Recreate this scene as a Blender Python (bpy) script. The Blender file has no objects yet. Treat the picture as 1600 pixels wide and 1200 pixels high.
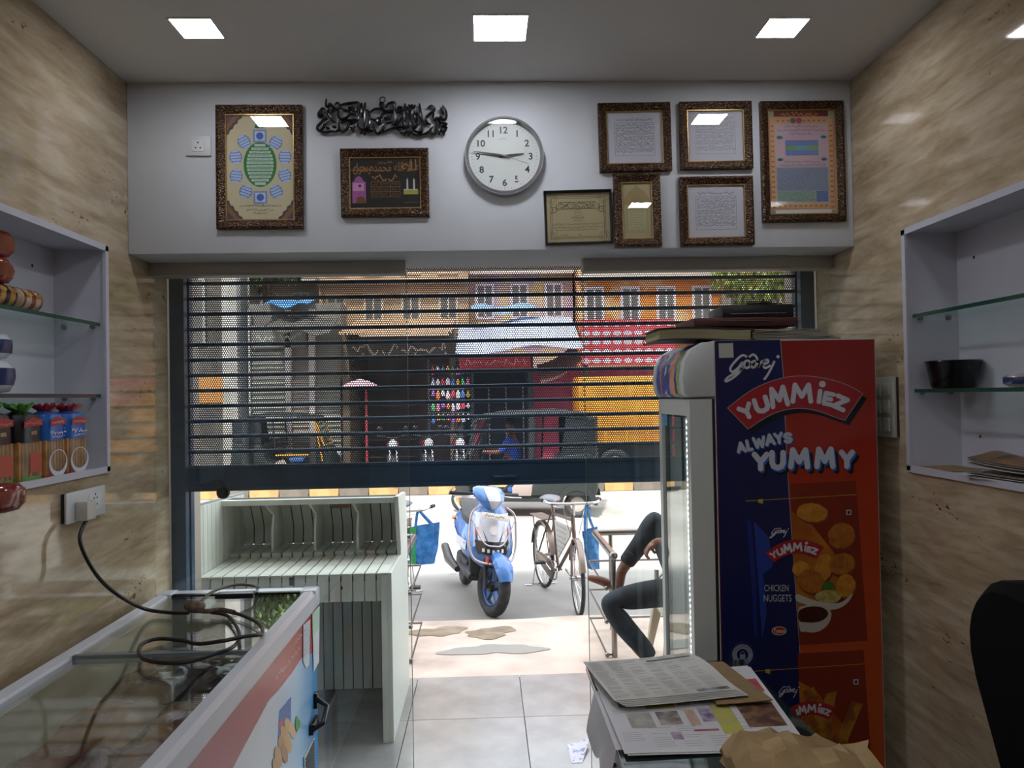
import bpy, bmesh, math, random
from math import sin, cos, pi, radians
from mathutils import Vector as V, Matrix as Mx

random.seed(7)
SC = bpy.context.scene
COL = SC.collection

# ------------------------------------------------------------------ camera
CZ = 1.66                       # eye height above the shop floor
FPX = 1200.0                    # focal length in pixels of the 1600 px wide frame
YAW, PITCH, ROLL = radians(1.981), radians(.913), radians(-1.006)
_f = V((sin(YAW)*cos(PITCH), cos(YAW)*cos(PITCH), sin(PITCH)))
_r = V((cos(YAW), -sin(YAW), 0)); _u = _r.cross(_f)
RI = _r*cos(ROLL)+_u*sin(ROLL); UP = _u*cos(ROLL)-_r*sin(ROLL)
cam = bpy.data.cameras.new('camera'); camo = bpy.data.objects.new('camera', cam); COL.objects.link(camo)
cam.sensor_width = 36; cam.lens = 36*FPX/1600; cam.clip_start = .02; cam.clip_end = 300
camo.matrix_world = Mx(((RI.x, UP.x, -_f.x, 0), (RI.y, UP.y, -_f.y, 0), (RI.z, UP.z, -_f.z, CZ), (0, 0, 0, 1)))
SC.camera = camo

# ------------------------------------------------------------------ sky, sun, exposure
SUN_E, SKY_E, LAMP_E = 10.0, 3.8, 46.0
W = bpy.data.worlds.new('sky'); SC.world = W; W.use_nodes = True
bg = W.node_tree.nodes['Background']; bg.inputs[0].default_value = (.86, .93, 1, 1); bg.inputs[1].default_value = SKY_E
sl = bpy.data.lights.new('sun_offscreen', 'SUN'); sl.energy = SUN_E; sl.angle = radians(3); sl.color = (1, .95, .88)
so = bpy.data.objects.new('sun_offscreen', sl); COL.objects.link(so)
so.rotation_euler = V((.16, .53, -.83)).to_track_quat('-Z', 'Y').to_euler()
vs = SC.view_settings
vs.view_transform = 'Standard'; vs.look = 'None'; vs.gamma = 1; vs.use_curve_mapping = False; vs.exposure = 0

# ------------------------------------------------------------------ helpers
def P(px, py, x=None, y=None, z=None):
    """where the sight line through a photo pixel meets a plane of the place"""
    d = RI*((px-800)/FPX)-UP*((py-600)/FPX)+_f
    t = x/d.x if x is not None else y/d.y if y is not None else (z-CZ)/d.z
    return V((0, 0, CZ))+d*t

def lin(h):
    c = [int(h[i:i+2], 16)/255 for i in (0, 2, 4)]
    return tuple((k/12.92 if k <= .04045 else ((k+.055)/1.055)**2.4) for k in c)+(1,)

MATS = {}
def mat(name, col='808080', rough=.5, metal=0, spec=.5, col2=None, nscale=6, nstretch=(1, 1, 1), nlo=.4, nhi=.6, bump=0, bscale=60,
        bkind='noise', emis=None, estr=0, alpha=1, trans=0, coat=0, rot=(0, 0, 0)):
    if name in MATS: return MATS[name]
    m = bpy.data.materials.new(name); m.use_nodes = True; MATS[name] = m
    nt = m.node_tree; b = nt.nodes['Principled BSDF']
    c = lin(col) if isinstance(col, str) else col
    b.inputs['Base Color'].default_value = c; b.inputs['Roughness'].default_value = rough; b.inputs['Metallic'].default_value = metal
    b.inputs['Specular IOR Level'].default_value = spec; b.inputs['Alpha'].default_value = alpha
    b.inputs['Transmission Weight'].default_value = trans; b.inputs['Coat Weight'].default_value = coat
    b.inputs['Coat Roughness'].default_value = .04
    if emis: b.inputs['Emission Color'].default_value = lin(emis); b.inputs['Emission Strength'].default_value = estr
    if col2 or bump:
        tc = nt.nodes.new('ShaderNodeTexCoord'); mp = nt.nodes.new('ShaderNodeMapping')
        mp.inputs['Scale'].default_value = nstretch; mp.inputs['Rotation'].default_value = rot
        nt.links.new(tc.outputs['Object'], mp.inputs[0])
    if col2:
        n = nt.nodes.new('ShaderNodeTexNoise'); n.inputs['Scale'].default_value = nscale; n.inputs['Detail'].default_value = 6
        nt.links.new(mp.outputs[0], n.inputs[0])
        r = nt.nodes.new('ShaderNodeValToRGB'); r.color_ramp.elements[0].position = nlo; r.color_ramp.elements[1].position = nhi
        r.color_ramp.elements[0].color = c; r.color_ramp.elements[1].color = lin(col2)
        nt.links.new(n.outputs[0], r.inputs[0]); nt.links.new(r.outputs[0], b.inputs['Base Color'])
    if bump:
        if bkind == 'voronoi':
            t = nt.nodes.new('ShaderNodeTexVoronoi'); t.feature = 'SMOOTH_F1'
        else:
            t = nt.nodes.new('ShaderNodeTexNoise'); t.inputs['Detail'].default_value = 4
        t.inputs['Scale'].default_value = bscale; nt.links.new(tc.outputs['Object'], t.inputs[0])
        bp = nt.nodes.new('ShaderNodeBump'); bp.inputs['Strength'].default_value = bump; bp.inputs['Distance'].default_value = .004
        nt.links.new(t.outputs[0], bp.inputs['Height']); nt.links.new(bp.outputs[0], b.inputs['Normal'])
    return m

def glassmat(name, tint=(1, 1, 1, 1), refl=1.0, ior=1.5, rough=0.0):
    """thin architectural pane: clear transmission with fresnel reflection"""
    if name in MATS: return MATS[name]
    m = bpy.data.materials.new(name); m.use_nodes = True; MATS[name] = m
    nt = m.node_tree; nt.nodes.remove(nt.nodes['Principled BSDF']); out = nt.nodes['Material Output']
    t = nt.nodes.new('ShaderNodeBsdfTransparent'); t.inputs[0].default_value = tint
    g = nt.nodes.new('ShaderNodeBsdfGlossy'); g.inputs['Roughness'].default_value = rough; g.inputs[0].default_value = (refl, refl, refl, 1)
    fr = nt.nodes.new('ShaderNodeFresnel')          # both faces of the pane reflect alike
    ge = nt.nodes.new('ShaderNodeNewGeometry'); ma = nt.nodes.new('ShaderNodeMath'); ma.operation = 'MULTIPLY_ADD'
    ma.inputs[1].default_value = 1/ior-ior; ma.inputs[2].default_value = ior
    nt.links.new(ge.outputs['Backfacing'], ma.inputs[0]); nt.links.new(ma.outputs[0], fr.inputs[0])
    mx = nt.nodes.new('ShaderNodeMixShader')
    nt.links.new(fr.outputs[0], mx.inputs[0]); nt.links.new(t.outputs[0], mx.inputs[1]); nt.links.new(g.outputs[0], mx.inputs[2])
    nt.links.new(mx.outputs[0], out.inputs[0])
    return m

BASE = {}
def tag(o, label=None, cat=None, group=None, kind=None):
    for k, v in (('label', label), ('category', cat), ('group', group), ('kind', kind)):
        if v: o[k] = v
    return o

def thing(name, label, cat, loc=(0, 0, 0), rotz=0, group=None, world=False, kind=None, rot=None):
    """an Empty at the base of a thing; with world=True its parts are given in world coordinates"""
    o = bpy.data.objects.new(name, None); COL.objects.link(o); o.empty_display_size = .1
    o.location = loc; o.rotation_euler = rot if rot else (0, 0, rotz)
    if kind != 'structure': tag(o, label, cat, group, kind)
    else: tag(o, kind=kind)
    if world: BASE[o.name] = V(loc)
    return o

class MB:
    def __init__(s): s.v = []; s.f = []; s.mi = []; s.M = None; s.cur = 0
    def add(s, vs, fs):
        n = len(s.v)
        s.v += [tuple(s.M @ V(p)) for p in vs] if s.M else [tuple(p) for p in vs]
        s.f += [tuple(i+n for i in f) for f in fs]; s.mi += [s.cur]*len(fs); return s
    def box(s, x0, x1, y0, y1, z0, z1):
        return s.add([(x0, y0, z0), (x1, y0, z0), (x1, y1, z0), (x0, y1, z0), (x0, y0, z1), (x1, y0, z1), (x1, y1, z1), (x0, y1, z1)],
                     [(0, 3, 2, 1), (4, 5, 6, 7), (0, 1, 5, 4), (1, 2, 6, 5), (2, 3, 7, 6), (3, 0, 4, 7)])
    def bar(s, a, b, w, h, up=(0, 0, 1)):
        """rectangular bar from a to b"""
        a, b = V(a), V(b); d = (b-a).normalized(); u = V(up); x = d.cross(u)
        if x.length < 1e-5: x = d.cross(V((1, 0, 0)))
        x.normalize(); u = x.cross(d)
        q = [p+x*(i*w/2)+u*(j*h/2) for p in (a, b) for i, j in ((-1, -1), (1, -1), (1, 1), (-1, 1))]
        return s.add(q, [(0, 1, 2, 3), (7, 6, 5, 4), (0, 4, 5, 1), (1, 5, 6, 2), (2, 6, 7, 3), (3, 7, 4, 0)])
    def tube(s, pts, r, seg=8, closed=False, caps=True, flat=1.0, nrm=None):
        pts = [V(p) for p in pts]; n = len(pts); rr = r if isinstance(r, (list, tuple)) else [r]*n
        vs = []; prev = None
        for i, p in enumerate(pts):
            a = pts[(i-1) % n] if (closed or i) else p; b = pts[(i+1) % n] if (closed or i < n-1) else p
            d = (b-a).normalized()
            if nrm is not None: u = V(nrm)
            elif prev is None: u = V((0, 0, 1)) if abs(d.z) < .9 else V((1, 0, 0))
            else: u = prev
            x = d.cross(u)
            if x.length < 1e-6: x = d.cross(V((.3, .5, .8)))
            x.normalize(); u = x.cross(d); prev = u
            for k in range(seg):
                t = 2*pi*k/seg; vs.append(p+x*(cos(t)*rr[i])+u*(sin(t)*rr[i]*flat))
        fs = []
        for i in range(n if closed else n-1):
            for k in range(seg):
                j = (i+1) % n; fs.append((i*seg+k, i*seg+(k+1) % seg, j*seg+(k+1) % seg, j*seg+k))
        if caps and not closed: fs += [tuple(range(seg))[::-1], tuple((n-1)*seg+k for k in range(seg))]
        return s.add(vs, fs)
    def lathe(s, prof, seg=24, M=None, cap=True):
        vs = [];
        for r, z in prof:
            for k in range(seg): t = 2*pi*k/seg; p = V((r*cos(t), r*sin(t), z)); vs.append(M @ p if M else p)
        fs = [(i*seg+k, i*seg+(k+1) % seg, (i+1)*seg+(k+1) % seg, (i+1)*seg+k) for i in range(len(prof)-1) for k in range(seg)]
        if cap: fs += [tuple(range(seg))[::-1], tuple((len(prof)-1)*seg+k for k in range(seg))]
        return s.add(vs, fs)
    def torus(s, R, r, M=None, seg=32, sub=8, flat=1.0):
        vs = []
        for i in range(seg):
            t = 2*pi*i/seg
            for k in range(sub):
                q = 2*pi*k/sub; p = V(((R+r*cos(q))*cos(t), (R+r*cos(q))*sin(t), r*sin(q)*flat)); vs.append(M @ p if M else p)
        fs = [(i*sub+k, ((i+1) % seg)*sub+k, ((i+1) % seg)*sub+(k+1) % sub, i*sub+(k+1) % sub) for i in range(seg) for k in range(sub)]
        return s.add(vs, fs)
    def ell(s, c, r, seg=14, ring=9, M=None):
        c = V(c); r = V(r) if not isinstance(r, (int, float)) else V((r, r, r)); vs = []
        for i in range(1, ring):
            a = pi*i/ring
            for k in range(seg): t = 2*pi*k/seg; p = V((r.x*sin(a)*cos(t), r.y*sin(a)*sin(t), r.z*cos(a))); vs.append(c+(M @ p if M else p))
        n = len(vs); z = V((0, 0, r.z)); vs += [c+(M @ z if M else z), c-(M @ z if M else z)]
        fs = [(i*seg+k, (i+1)*seg+k, (i+1)*seg+(k+1) % seg, i*seg+(k+1) % seg) for i in range(ring-2) for k in range(seg)]
        fs += [(n, k, (k+1) % seg) for k in range(seg)]+[(n+1, (ring-2)*seg+(k+1) % seg, (ring-2)*seg+k) for k in range(seg)]
        return s.add(vs, fs)
    def loft(s, secs, closed=True, caps=True):
        n = len(secs[0]); vs = [p for q in secs for p in q]; m = n if closed else n-1
        fs = [(i*n+k, i*n+(k+1) % n, (i+1)*n+(k+1) % n, (i+1)*n+k) for i in range(len(secs)-1) for k in range(m)]
        if caps and closed: fs += [tuple(range(n))[::-1], tuple((len(secs)-1)*n+k for k in range(n))]
        return s.add(vs, fs)
    def prism(s, poly, fn, w0, w1):
        """2D polygon extruded; fn(u,v,w) gives the point"""
        n = len(poly); vs = [fn(u, v, w0) for u, v in poly]+[fn(u, v, w1) for u, v in poly]
        fs = [tuple(range(n))[::-1], tuple(range(n, 2*n))]+[(k, (k+1) % n, n+(k+1) % n, n+k) for k in range(n)]
        return s.add(vs, fs)
    def poly(s, pts): return s.add(pts, [tuple(range(len(pts)))])
    def sheet(s, fn, nu, nv, th=0.0, nrm=(0, 0, 1)):
        """fn(u,v) surface on a grid, with thickness th along nrm"""
        n = V(nrm)*th; top = [V(fn(i/nu, j/nv)) for j in range(nv+1) for i in range(nu+1)]; q = nu+1
        fs = [(j*q+i, j*q+i+1, (j+1)*q+i+1, (j+1)*q+i) for j in range(nv) for i in range(nu)]
        if not th: return s.add(top, fs)
        N = len(top); vs = [p+n for p in top]+top; fs = fs+[tuple(N+i for i in f)[::-1] for f in fs]
        rim = [i for i in range(nu)]+[j*q+nu for j in range(nv)]+[nv*q+i for i in range(nu, 0, -1)]+[j*q for j in range(nv, 0, -1)]
        for a, b in zip(rim, rim[1:]+rim[:1]): fs.append((b, a, a+N, b+N))
        return s.add(vs, fs)
    def text(s, txt, fn, size=1, align='c', squash=1.0, bold=0.0):
        """lettering: fn(u,v) places glyph points (u from the chosen origin)"""
        vs, fs = glyphs(txt, bold)
        if not vs: return s
        x0 = min(p[0] for p in vs); x1 = max(p[0] for p in vs); ox = (x0+x1)/2 if align == 'c' else (x0 if align == 'l' else x1)
        return s.add([fn((p[0]-ox)*size*squash, p[1]*size) for p in vs], fs)
    def build(s, name, m, parent=None, smooth=False, bevel=0, seg=2, fix=True, ang=40, kind=None, label=None):
        me = bpy.data.meshes.new(name); off = BASE.get(parent.name) if parent else None
        me.from_pydata([tuple(V(p)-off) for p in s.v] if off else s.v, [], s.f)
        ms = m if isinstance(m, (list, tuple)) else [m]
        for k in ms: me.materials.append(k)
        if len(ms) > 1: me.polygons.foreach_set('material_index', s.mi)
        if fix or bevel:
            bm = bmesh.new(); bm.from_mesh(me)
            if fix: bmesh.ops.recalc_face_normals(bm, faces=bm.faces)
            if bevel:
                ed = [e for e in bm.edges if len(e.link_faces) == 2 and e.calc_face_angle(0) > .6]
                bmesh.ops.bevel(bm, geom=ed, offset=bevel, segments=seg, affect='EDGES', profile=.5, clamp_overlap=True)
            bm.to_mesh(me); bm.free()
        if smooth or bevel:
            me.polygons.foreach_set('use_smooth', [True]*len(me.polygons)); me.set_sharp_from_angle(angle=radians(ang))
        me.update()
        o = bpy.data.objects.new(name, me); COL.objects.link(o)
        if parent: o.parent = parent
        if off: BASE[o.name] = off
        if kind: o['kind'] = kind
        if label: o['label'] = label
        return o

_G = {}
def glyphs(txt, bold=0.0):
    if (txt, bold) in _G: return _G[(txt, bold)]
    c = bpy.data.curves.new('glyph', 'FONT'); c.body = txt; c.size = 1; c.resolution_u = 3; c.offset = bold
    o = bpy.data.objects.new('glyph', c); me = o.to_mesh()
    r = ([tuple(v.co) for v in me.vertices], [tuple(p.vertices) for p in me.polygons])
    o.to_mesh_clear(); bpy.data.objects.remove(o); bpy.data.curves.remove(c); _G[(txt, bold)] = r
    return r

def single(mb, name, m, label, cat, group=None, **k):
    o = mb.build(name, m, **k); return tag(o, label, cat, group)

def struct(mb, name, m, parent=None, **k):
    o = mb.build(name, m, parent, **k)
    if parent is None: o['kind'] = 'structure'
    return o

def dup(root, loc, rotz=0, label=None, group=None, scale=None):
    r = root.copy(); COL.objects.link(r); r.location = loc; r.rotation_euler = (0, 0, rotz)
    if scale: r.scale = (scale,)*3
    if label: r['label'] = label
    if group: r['group'] = group
    for ch in list(root.children):
        c = ch.copy(); COL.objects.link(c); c.parent = r
        for g in ch.children:
            d = g.copy(); COL.objects.link(d); d.parent = c
    return r

def share(o, parent=None, loc=None, rot=None):
    """another piece with the same mesh"""
    c = o.copy(); COL.objects.link(c)
    if parent is not None: c.parent = parent
    if loc is not None: c.location = loc
    if rot is not None: c.rotation_euler = rot
    return c

def spline(pts, n=6, closed=False):
    """Catmull-Rom through the points"""
    pts = [V(p) for p in pts]; N = len(pts); out = []
    g = (lambda i: pts[i % N]) if closed else (lambda i: pts[max(0, min(N-1, i))])
    for i in range(N if closed else N-1):
        a, b, c, d = g(i-1), g(i), g(i+1), g(i+2)
        for k in range(n):
            t = k/n; out.append(.5*((2*b)+(c-a)*t+(2*a-5*b+4*c-d)*t*t+(3*b-a-3*c+d)*t*t*t))
    if not closed: out.append(pts[-1])
    return out

def ribbon(mb, pts, w, fn):
    """flat printed stroke: 2D polyline of width w (or widths) mapped by fn(u,v)"""
    n = len(pts); vs = []
    for i, p in enumerate(pts):
        a = V(pts[max(0, i-1)]).to_2d(); b = V(pts[min(n-1, i+1)]).to_2d(); d = (b-a)
        d = d.normalized() if d.length else V((1, 0)); nn = V((-d.y, d.x)); h = (w[i] if isinstance(w, (list, tuple)) else w)/2
        q = V(p).to_2d(); vs += [fn(*(q+nn*h)), fn(*(q-nn*h))]
    mb.add(vs, [(2*i, 2*i+1, 2*i+3, 2*i+2) for i in range(n-1)])

def scribble(mb, u0, u1, v, h, fn, rnd, arabic=True):
    """an unreadable line of small writing"""
    u = u0
    while u < u1-h*.6:
        L = min(u1-u, h*rnd.uniform(1.2, 3.4)); k = max(3, int(L/(h*.28)))
        pts = [(u+L*i/k, v+(rnd.uniform(-.28, .28)*h if rnd.random() > .3 else rnd.choice((-.5, .55))*h)) for i in range(k+1)]
        ribbon(mb, pts, h*.22, fn)
        if rnd.random() > .4:
            a = u+L*rnd.random(); w = v+h*rnd.choice((-.6, .7)); mb.poly([fn(a, w), fn(a+h*.2, w), fn(a+h*.2, w+h*.2), fn(a, w+h*.2)])
        u += L+h*.35

def ellpts(cu, cv, ru, rv, n=28, rot=0): return [(cu+ru*cos(t)*cos(rot)-rv*sin(t)*sin(rot), cv+ru*cos(t)*sin(rot)+rv*sin(t)*cos(rot)) for t in (2*pi*i/n for i in range(n))]
def flat(mb, pts, fn): mb.poly([fn(*p) for p in pts])
def rect(u0, u1, v0, v1): return [(u0, v0), (u1, v0), (u1, v1), (u0, v1)]
def rotm(ax, a): return Mx.Rotation(a, 4, ax)
def frame_M(c, right, up): 
    r = V(right).normalized(); n = r.cross(V(up)).normalized(); u = n.cross(r); c = V(c)
    return Mx(((r.x, u.x, n.x, c.x), (r.y, u.y, n.y, c.y), (r.z, u.z, n.z, c.z), (0, 0, 0, 1)))
# ================================================================== ROOM SHELL
XL, XR, ZC, ZS = -1.368, 1.477, CZ+1.239, CZ+.572
YB, YG, YSH = -2.6, 3.22, 3.43          # back wall, glass line, shutter plane
paint = mat('white_paint', 'cfd2d6', .55, col2='c6c9cd', nscale=2)
ceilm = mat('ceiling_paint', 'dcdad7', .7)

def travertine():
    m = bpy.data.materials.new('travertine'); m.use_nodes = True; nt = m.node_tree; b = nt.nodes['Principled BSDF']; L = nt.links.new
    tc = nt.nodes.new('ShaderNodeTexCoord'); mp = nt.nodes.new('ShaderNodeMapping'); mp.inputs['Rotation'].default_value = (radians(10), 0, 0)
    mp.inputs['Scale'].default_value = (1, .8, 4.6); L(tc.outputs['Object'], mp.inputs[0])
    def noise(sc, det, dist=0, src=mp):
        n = nt.nodes.new('ShaderNodeTexNoise'); n.inputs['Scale'].default_value = sc; n.inputs['Detail'].default_value = det
        n.inputs['Roughness'].default_value = .62; n.inputs['Distortion'].default_value = dist; L(src.outputs[0], n.inputs[0]); return n
    def ramp(n, els):
        r = nt.nodes.new('ShaderNodeValToRGB'); e = r.color_ramp.elements
        e[0].position, e[0].color = els[0][0], els[0][1]; e[1].position, e[1].color = els[-1][0], els[-1][1]
        for p, c in els[1:-1]: k = e.new(p); k.color = c
        L(n.outputs[0], r.inputs[0]); return r
    r1 = ramp(noise(2.1, 9, .7), [(.28, lin('77664e')), (.42, lin('a08d72')), (.52, lin('b5a287')), (.63, lin('c8baa0')), (.78, lin('9d896d'))])
    r2 = ramp(noise(5.5, 9, .5), [(.3, lin('766449')), (.5, lin('b5a283')), (.72, lin('d6ccb8'))])
    mx = nt.nodes.new('ShaderNodeMixRGB'); mx.inputs[0].default_value = .42; L(r1.outputs[0], mx.inputs[1]); L(r2.outputs[0], mx.inputs[2])
    mp2 = nt.nodes.new('ShaderNodeMapping'); mp2.inputs['Rotation'].default_value = (radians(10), 0, 0); mp2.inputs['Scale'].default_value = (1, 1, 2.6)
    L(tc.outputs['Object'], mp2.inputs[0])
    big = noise(1.8, 3, 0, mp2); pits = noise(34, 4, .3, mp2)
    mu = nt.nodes.new('ShaderNodeMath'); mu.operation = 'MULTIPLY'; L(big.outputs[0], mu.inputs[0]); L(pits.outputs[0], mu.inputs[1])
    pr = ramp(mu, [(.385, (0, 0, 0, 1)), (.43, (1, 1, 1, 1))])
    m2 = nt.nodes.new('ShaderNodeMixRGB'); m2.inputs[2].default_value = lin('5d4427'); L(pr.outputs[0], m2.inputs[0]); L(mx.outputs[0], m2.inputs[1])
    L(m2.outputs[0], b.inputs['Base Color']); b.inputs['Roughness'].default_value = .055; b.inputs['Specular IOR Level'].default_value = .5
    return m
stone = travertine()

NL = (1.5, 2.826, 1.415, 2.228)         # niche openings y0,y1,z0,z1
NR = (1.3, 2.640, 1.376, 2.218)
def side_wall(name, x0, x1, n, back):
    m = MB(); y0, y1, z0, z1 = n
    m.box(x0, x1, YB, y0, 0, ZC); m.box(x0, x1, y1, 3.36, 0, ZC); m.box(x0, x1, y0, y1, 0, z0); m.box(x0, x1, y0, y1, z1, ZC)
    m.box(*back, y0, y1, z0, z1); struct(m, name, stone, fix=False)
side_wall('wall_left', XL-.26, XL, NL, (XL-.26, XL-.2))
side_wall('wall_right', XR, XR+.26, NR, (XR+.2, XR+.26))
m = MB(); m.box(XL, XR, 3.0, 3.385, ZS, ZC); struct(m, 'wall_front', paint, bevel=.004)
m = MB(); m.box(XL-.26, XR+.26, YB-.2, 3.385, ZC, ZC+.15); struct(m, 'ceiling', ceilm)
m = MB(); m.box(XL-.26, XR+.26, YB-.2, YB, 0, ZC); struct(m, 'wall_back', mat('cream_paint', 'b9b2a6', .6))

# floor: polished stone tiles on a bed, running out to the front edge of the platform
granite = mat('granite', '9a9693', .16, col2='858180', nscale=5, nlo=.35, nhi=.65, spec=.6)
m = MB(); m.box(XL-.26, XR+.26, YB-.2, 4.6, -.4, -.012); m.box(-8, XL-.26, 3.5, 4.6, -.4, -.012); m.box(XR+.26, 8, 3.5, 4.6, -.4, -.012)
floor = struct(m, 'floor', mat('grout', '55514e', .9))
t0 = None
yy = 4.6
for j in range(12):
    xx = XL-.26
    for i in range(6):
        w = min(.6, XR+.26-xx)
        if w < .02: break
        if w > .59 and t0: share(t0, floor, (xx+.3, yy-.3, 0))
        else:
            q = MB(); q.box(-w/2+.0015, w/2-.0015, -.2985, .2985, -.012, 0)
            o = q.build('tile', granite, floor, bevel=.001, seg=1); o.location = (xx+w/2, yy-.3, 0)
            if w > .59: t0 = o
        xx += .6
    yy -= .6

# ceiling lights, three rows of three
lampm = mat('lamp_panel', 'ffffff', .4, emis='f4f6ff', estr=LAMP_E)
rim = mat('lamp_rim', 'e8e8e8', .4)
names = {-.935: 'left stone wall', .07: 'middle of the ceiling', 1.03: 'right stone wall'}
for yl, row in ((2.56, 'row beside the wall clock'), (1.0, 'second row back from the clock wall'), (-.56, 'third row back from the clock wall')):
    for xl, where in names.items():
        h = (.088 if abs(xl) < .5 else .066)
        end = '' if yl > 2 else f"_{'second' if yl > 0 else 'third'}_row_{'left' if xl < -.5 else 'right' if xl > .5 else 'middle'}_offscreen"   # rows behind the camera, seen mirrored in the picture glass
        t = thing('ceiling_light'+end, f'square white recessed ceiling light, {row}, towards {where}' if abs(xl) > .5 else f'square white recessed ceiling light, {row}, in the middle',
                  'ceiling light', (xl, yl, ZC), world=True, group='square ceiling lights')
        q = MB()
        for a, b, c, d in ((-h-.006, h+.006, -h-.006, -h), (-h-.006, h+.006, h, h+.006), (-h-.006, -h, -h, h), (h, h+.006, -h, h)):
            q.box(xl+a, xl+b, yl+c, yl+d, ZC-.004, ZC+.001)
        q.build('rim', rim, t)
        q = MB(); q.box(xl-h, xl+h, yl-h, yl+h, ZC-.003, ZC+.001); q.build('diffuser'+end, lampm, t)

# glass front with header tracks
pane = glassmat('shop_glass', (.965, .985, .975, 1))
edge = mat('glass_edge', '5f7d74', .15)
track = mat('track_metal', 'b5b0a8', .4, metal=.2)
gx = [(XL, P(639, 700, y=YG).x), (P(915, 700, y=YG).x, XR)]
for k, (a, b) in enumerate(gx):
    q = MB(); q.box(a, b, YG-.005, YG+.005, 0.001, ZS-.03); w = struct(q, f'window_{k+1}', pane)
    q = MB(); q.box(a, b, YG-.03, YG+.03, ZS-.05, ZS+.002); q.box(a, b, YG-.036, YG+.036, ZS-.056, ZS-.047); q.build('header_track', track, w, bevel=.003)
    e = b if k == 0 else a; s_ = -1 if k == 0 else 1
    q = MB(); q.box(e-.0012, e+.0012, YG-.005, YG+.005, .001, ZS-.05); q.build('polished_edge', edge, w)

# ------------------------------------------------------------------ rolling shutter
navy = mat('shutter_paint', '2e4a63', .42, col2='274056', nscale=4, metal=.1)
zb0 = P(300, 768, y=YSH).z; zb1 = P(300, 728, y=YSH).z; per = (P(300, 441, y=YSH).z-zb1)/12
sh = thing('roller_shutter', 'half-raised dark blue perforated roller shutter across the shop front', 'roller shutter', (0, YSH, zb0), world=True)
for a, b in ((XL, XL+.062), (XR-.062, XR)):
    q = MB(); q.box(a, b, YSH-.05, YSH-.012, 0, ZS+.1); q.box(a, b, YSH+.012, YSH+.05, 0, ZS+.1)
    c0, c1 = (a, a+.02) if a < 0 else (b-.02, b)
    q.box(c0, c1, YSH-.012, YSH+.012, 0, ZS+.1); q.build('guide_rail', navy, sh)
q = MB(); xa, xb = XL+.022, XR-.022; cw = .0098; n = int((xb-xa)/cw); cw = (xb-xa)/n; jh = .015; nr = 6; ch = (per-jh)/nr
R8 = [(cos(pi*k/4), sin(pi*k/4)) for k in range(8)]; sq = [(1, 0), (1, 1), (0, 1), (-1, 1), (-1, 0), (-1, -1), (0, -1), (1, -1)]
for r in range(nr):
    for i in range(n-(r % 2)):
        cx = xa+(i+.5+.5*(r % 2))*cw; cz = (r+.5)*ch
        vs_ = [(cx+.0034*a, 0, cz+.0034*b) for a, b in R8]+[(cx+a*cw/2, 0, cz+b*ch/2) for a, b in sq]
        q.add(vs_, [(k, (k+1) % 8, 8+(k+1) % 8, 8+k) for k in range(8)])
    if r % 2:
        for a, b in ((xa, xa+cw/2), (xb-cw/2, xb)): q.poly([(a, 0, r*ch), (b, 0, r*ch), (b, 0, (r+1)*ch), (a, 0, (r+1)*ch)])
q.loft([[(x, .009*cos(t), per-jh/2+.0085*sin(t)) for t in (2*pi*k/8 for k in range(8))] for x in (xa, xb)])
s0 = q.build('slat', navy, None, fix=False); s0.parent = sh
for k in range(14): (s0 if k == 0 else share(s0, sh)).location = (0, 0, zb1-zb0+k*per)
q = MB(); q.box(xa, xb, YSH-.012, YSH+.012, zb0, zb1); q.box(xa, xb, YSH-.02, YSH-.012, zb0+.004, zb0+.02); q.box(xa, xb, YSH-.018, YSH-.012, zb1-.014, zb1)
bb = q.build('bottom_bar', navy, sh, bevel=.002, seg=1)
hc = P(788, 743, y=YSH); q = MB()
q.tube([(hc.x-.055, YSH-.012, hc.z), (hc.x-.05, YSH-.035, hc.z), (hc.x+.05, YSH-.035, hc.z), (hc.x+.055, YSH-.012, hc.z)], .006, 8); q.build('pull_handle', navy, bb, smooth=True)
lc = P(348, 776, y=YSH-.02); q = MB(); q.lathe([(.0, -.012), (.026, -.012), (.028, 0), (.026, .012), (0, .012)], 20, Mx.Translation((lc.x, YSH-.012, zb0-.006)) @ rotm('X', pi/2), cap=False)
q.build('lock_knob', mat('black_rubber', '101214', .5), bb, smooth=True)

# ------------------------------------------------------------------ outside of the building and the street ground
fac = mat('facade_render', 'b5a898', .85, col2='a3968a', nscale=1.5)
m = MB(); m.box(-9, XL, 3.5, 3.72, -.4, 7.6); m.box(XR, 9, 3.5, 3.72, -.4, 7.6); m.box(XL, XR, 3.5, 3.72, ZS+.04, 7.6); m.box(-9, 9, YB-.3, 3.5, ZC+.9, 7.6)
struct(m, 'wall_facade', fac)
cem = mat('pink_cement', 'cdb6a8', .75, col2='a8968a', nscale=2.6, nlo=.4, nhi=.72, bump=.25, bscale=14)
m = MB(); ys = [4.6, 5.2, 5.8, 6.3, 6.46]; zz = [-.05, -.09, -.14, -.19, -.2]
def apron(u, v):
    k = v*(len(ys)-1); i = min(int(k), len(ys)-2); f = k-i
    return (-9+18*u, ys[i]*(1-f)+ys[i+1]*f+.025*sin(u*60)*(v > .99)+.012*sin(u*131)*(v > .99), zz[i]*(1-f)+zz[i+1]*f)
m.sheet(apron, 160, 16, .2, (0, 0, -1)); struct(m, 'pavement_apron', cem, smooth=True)
ROAD = -.32
asph = mat('asphalt', '9a9691', .9, col2='85817d', nscale=1.1, nlo=.35, nhi=.65, bump=.3, bscale=90)
m = MB(); m.box(-30, 30, 3.7, 15.7, -.6, ROAD); struct(m, 'road', asph)
m = MB(); m.box(-30, 30, 15.95, 40, -.6, ROAD+.17); struct(m, 'far_pavement', mat('paving', 'a79f98', .9, col2='8f8780', nscale=1.5))
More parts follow.
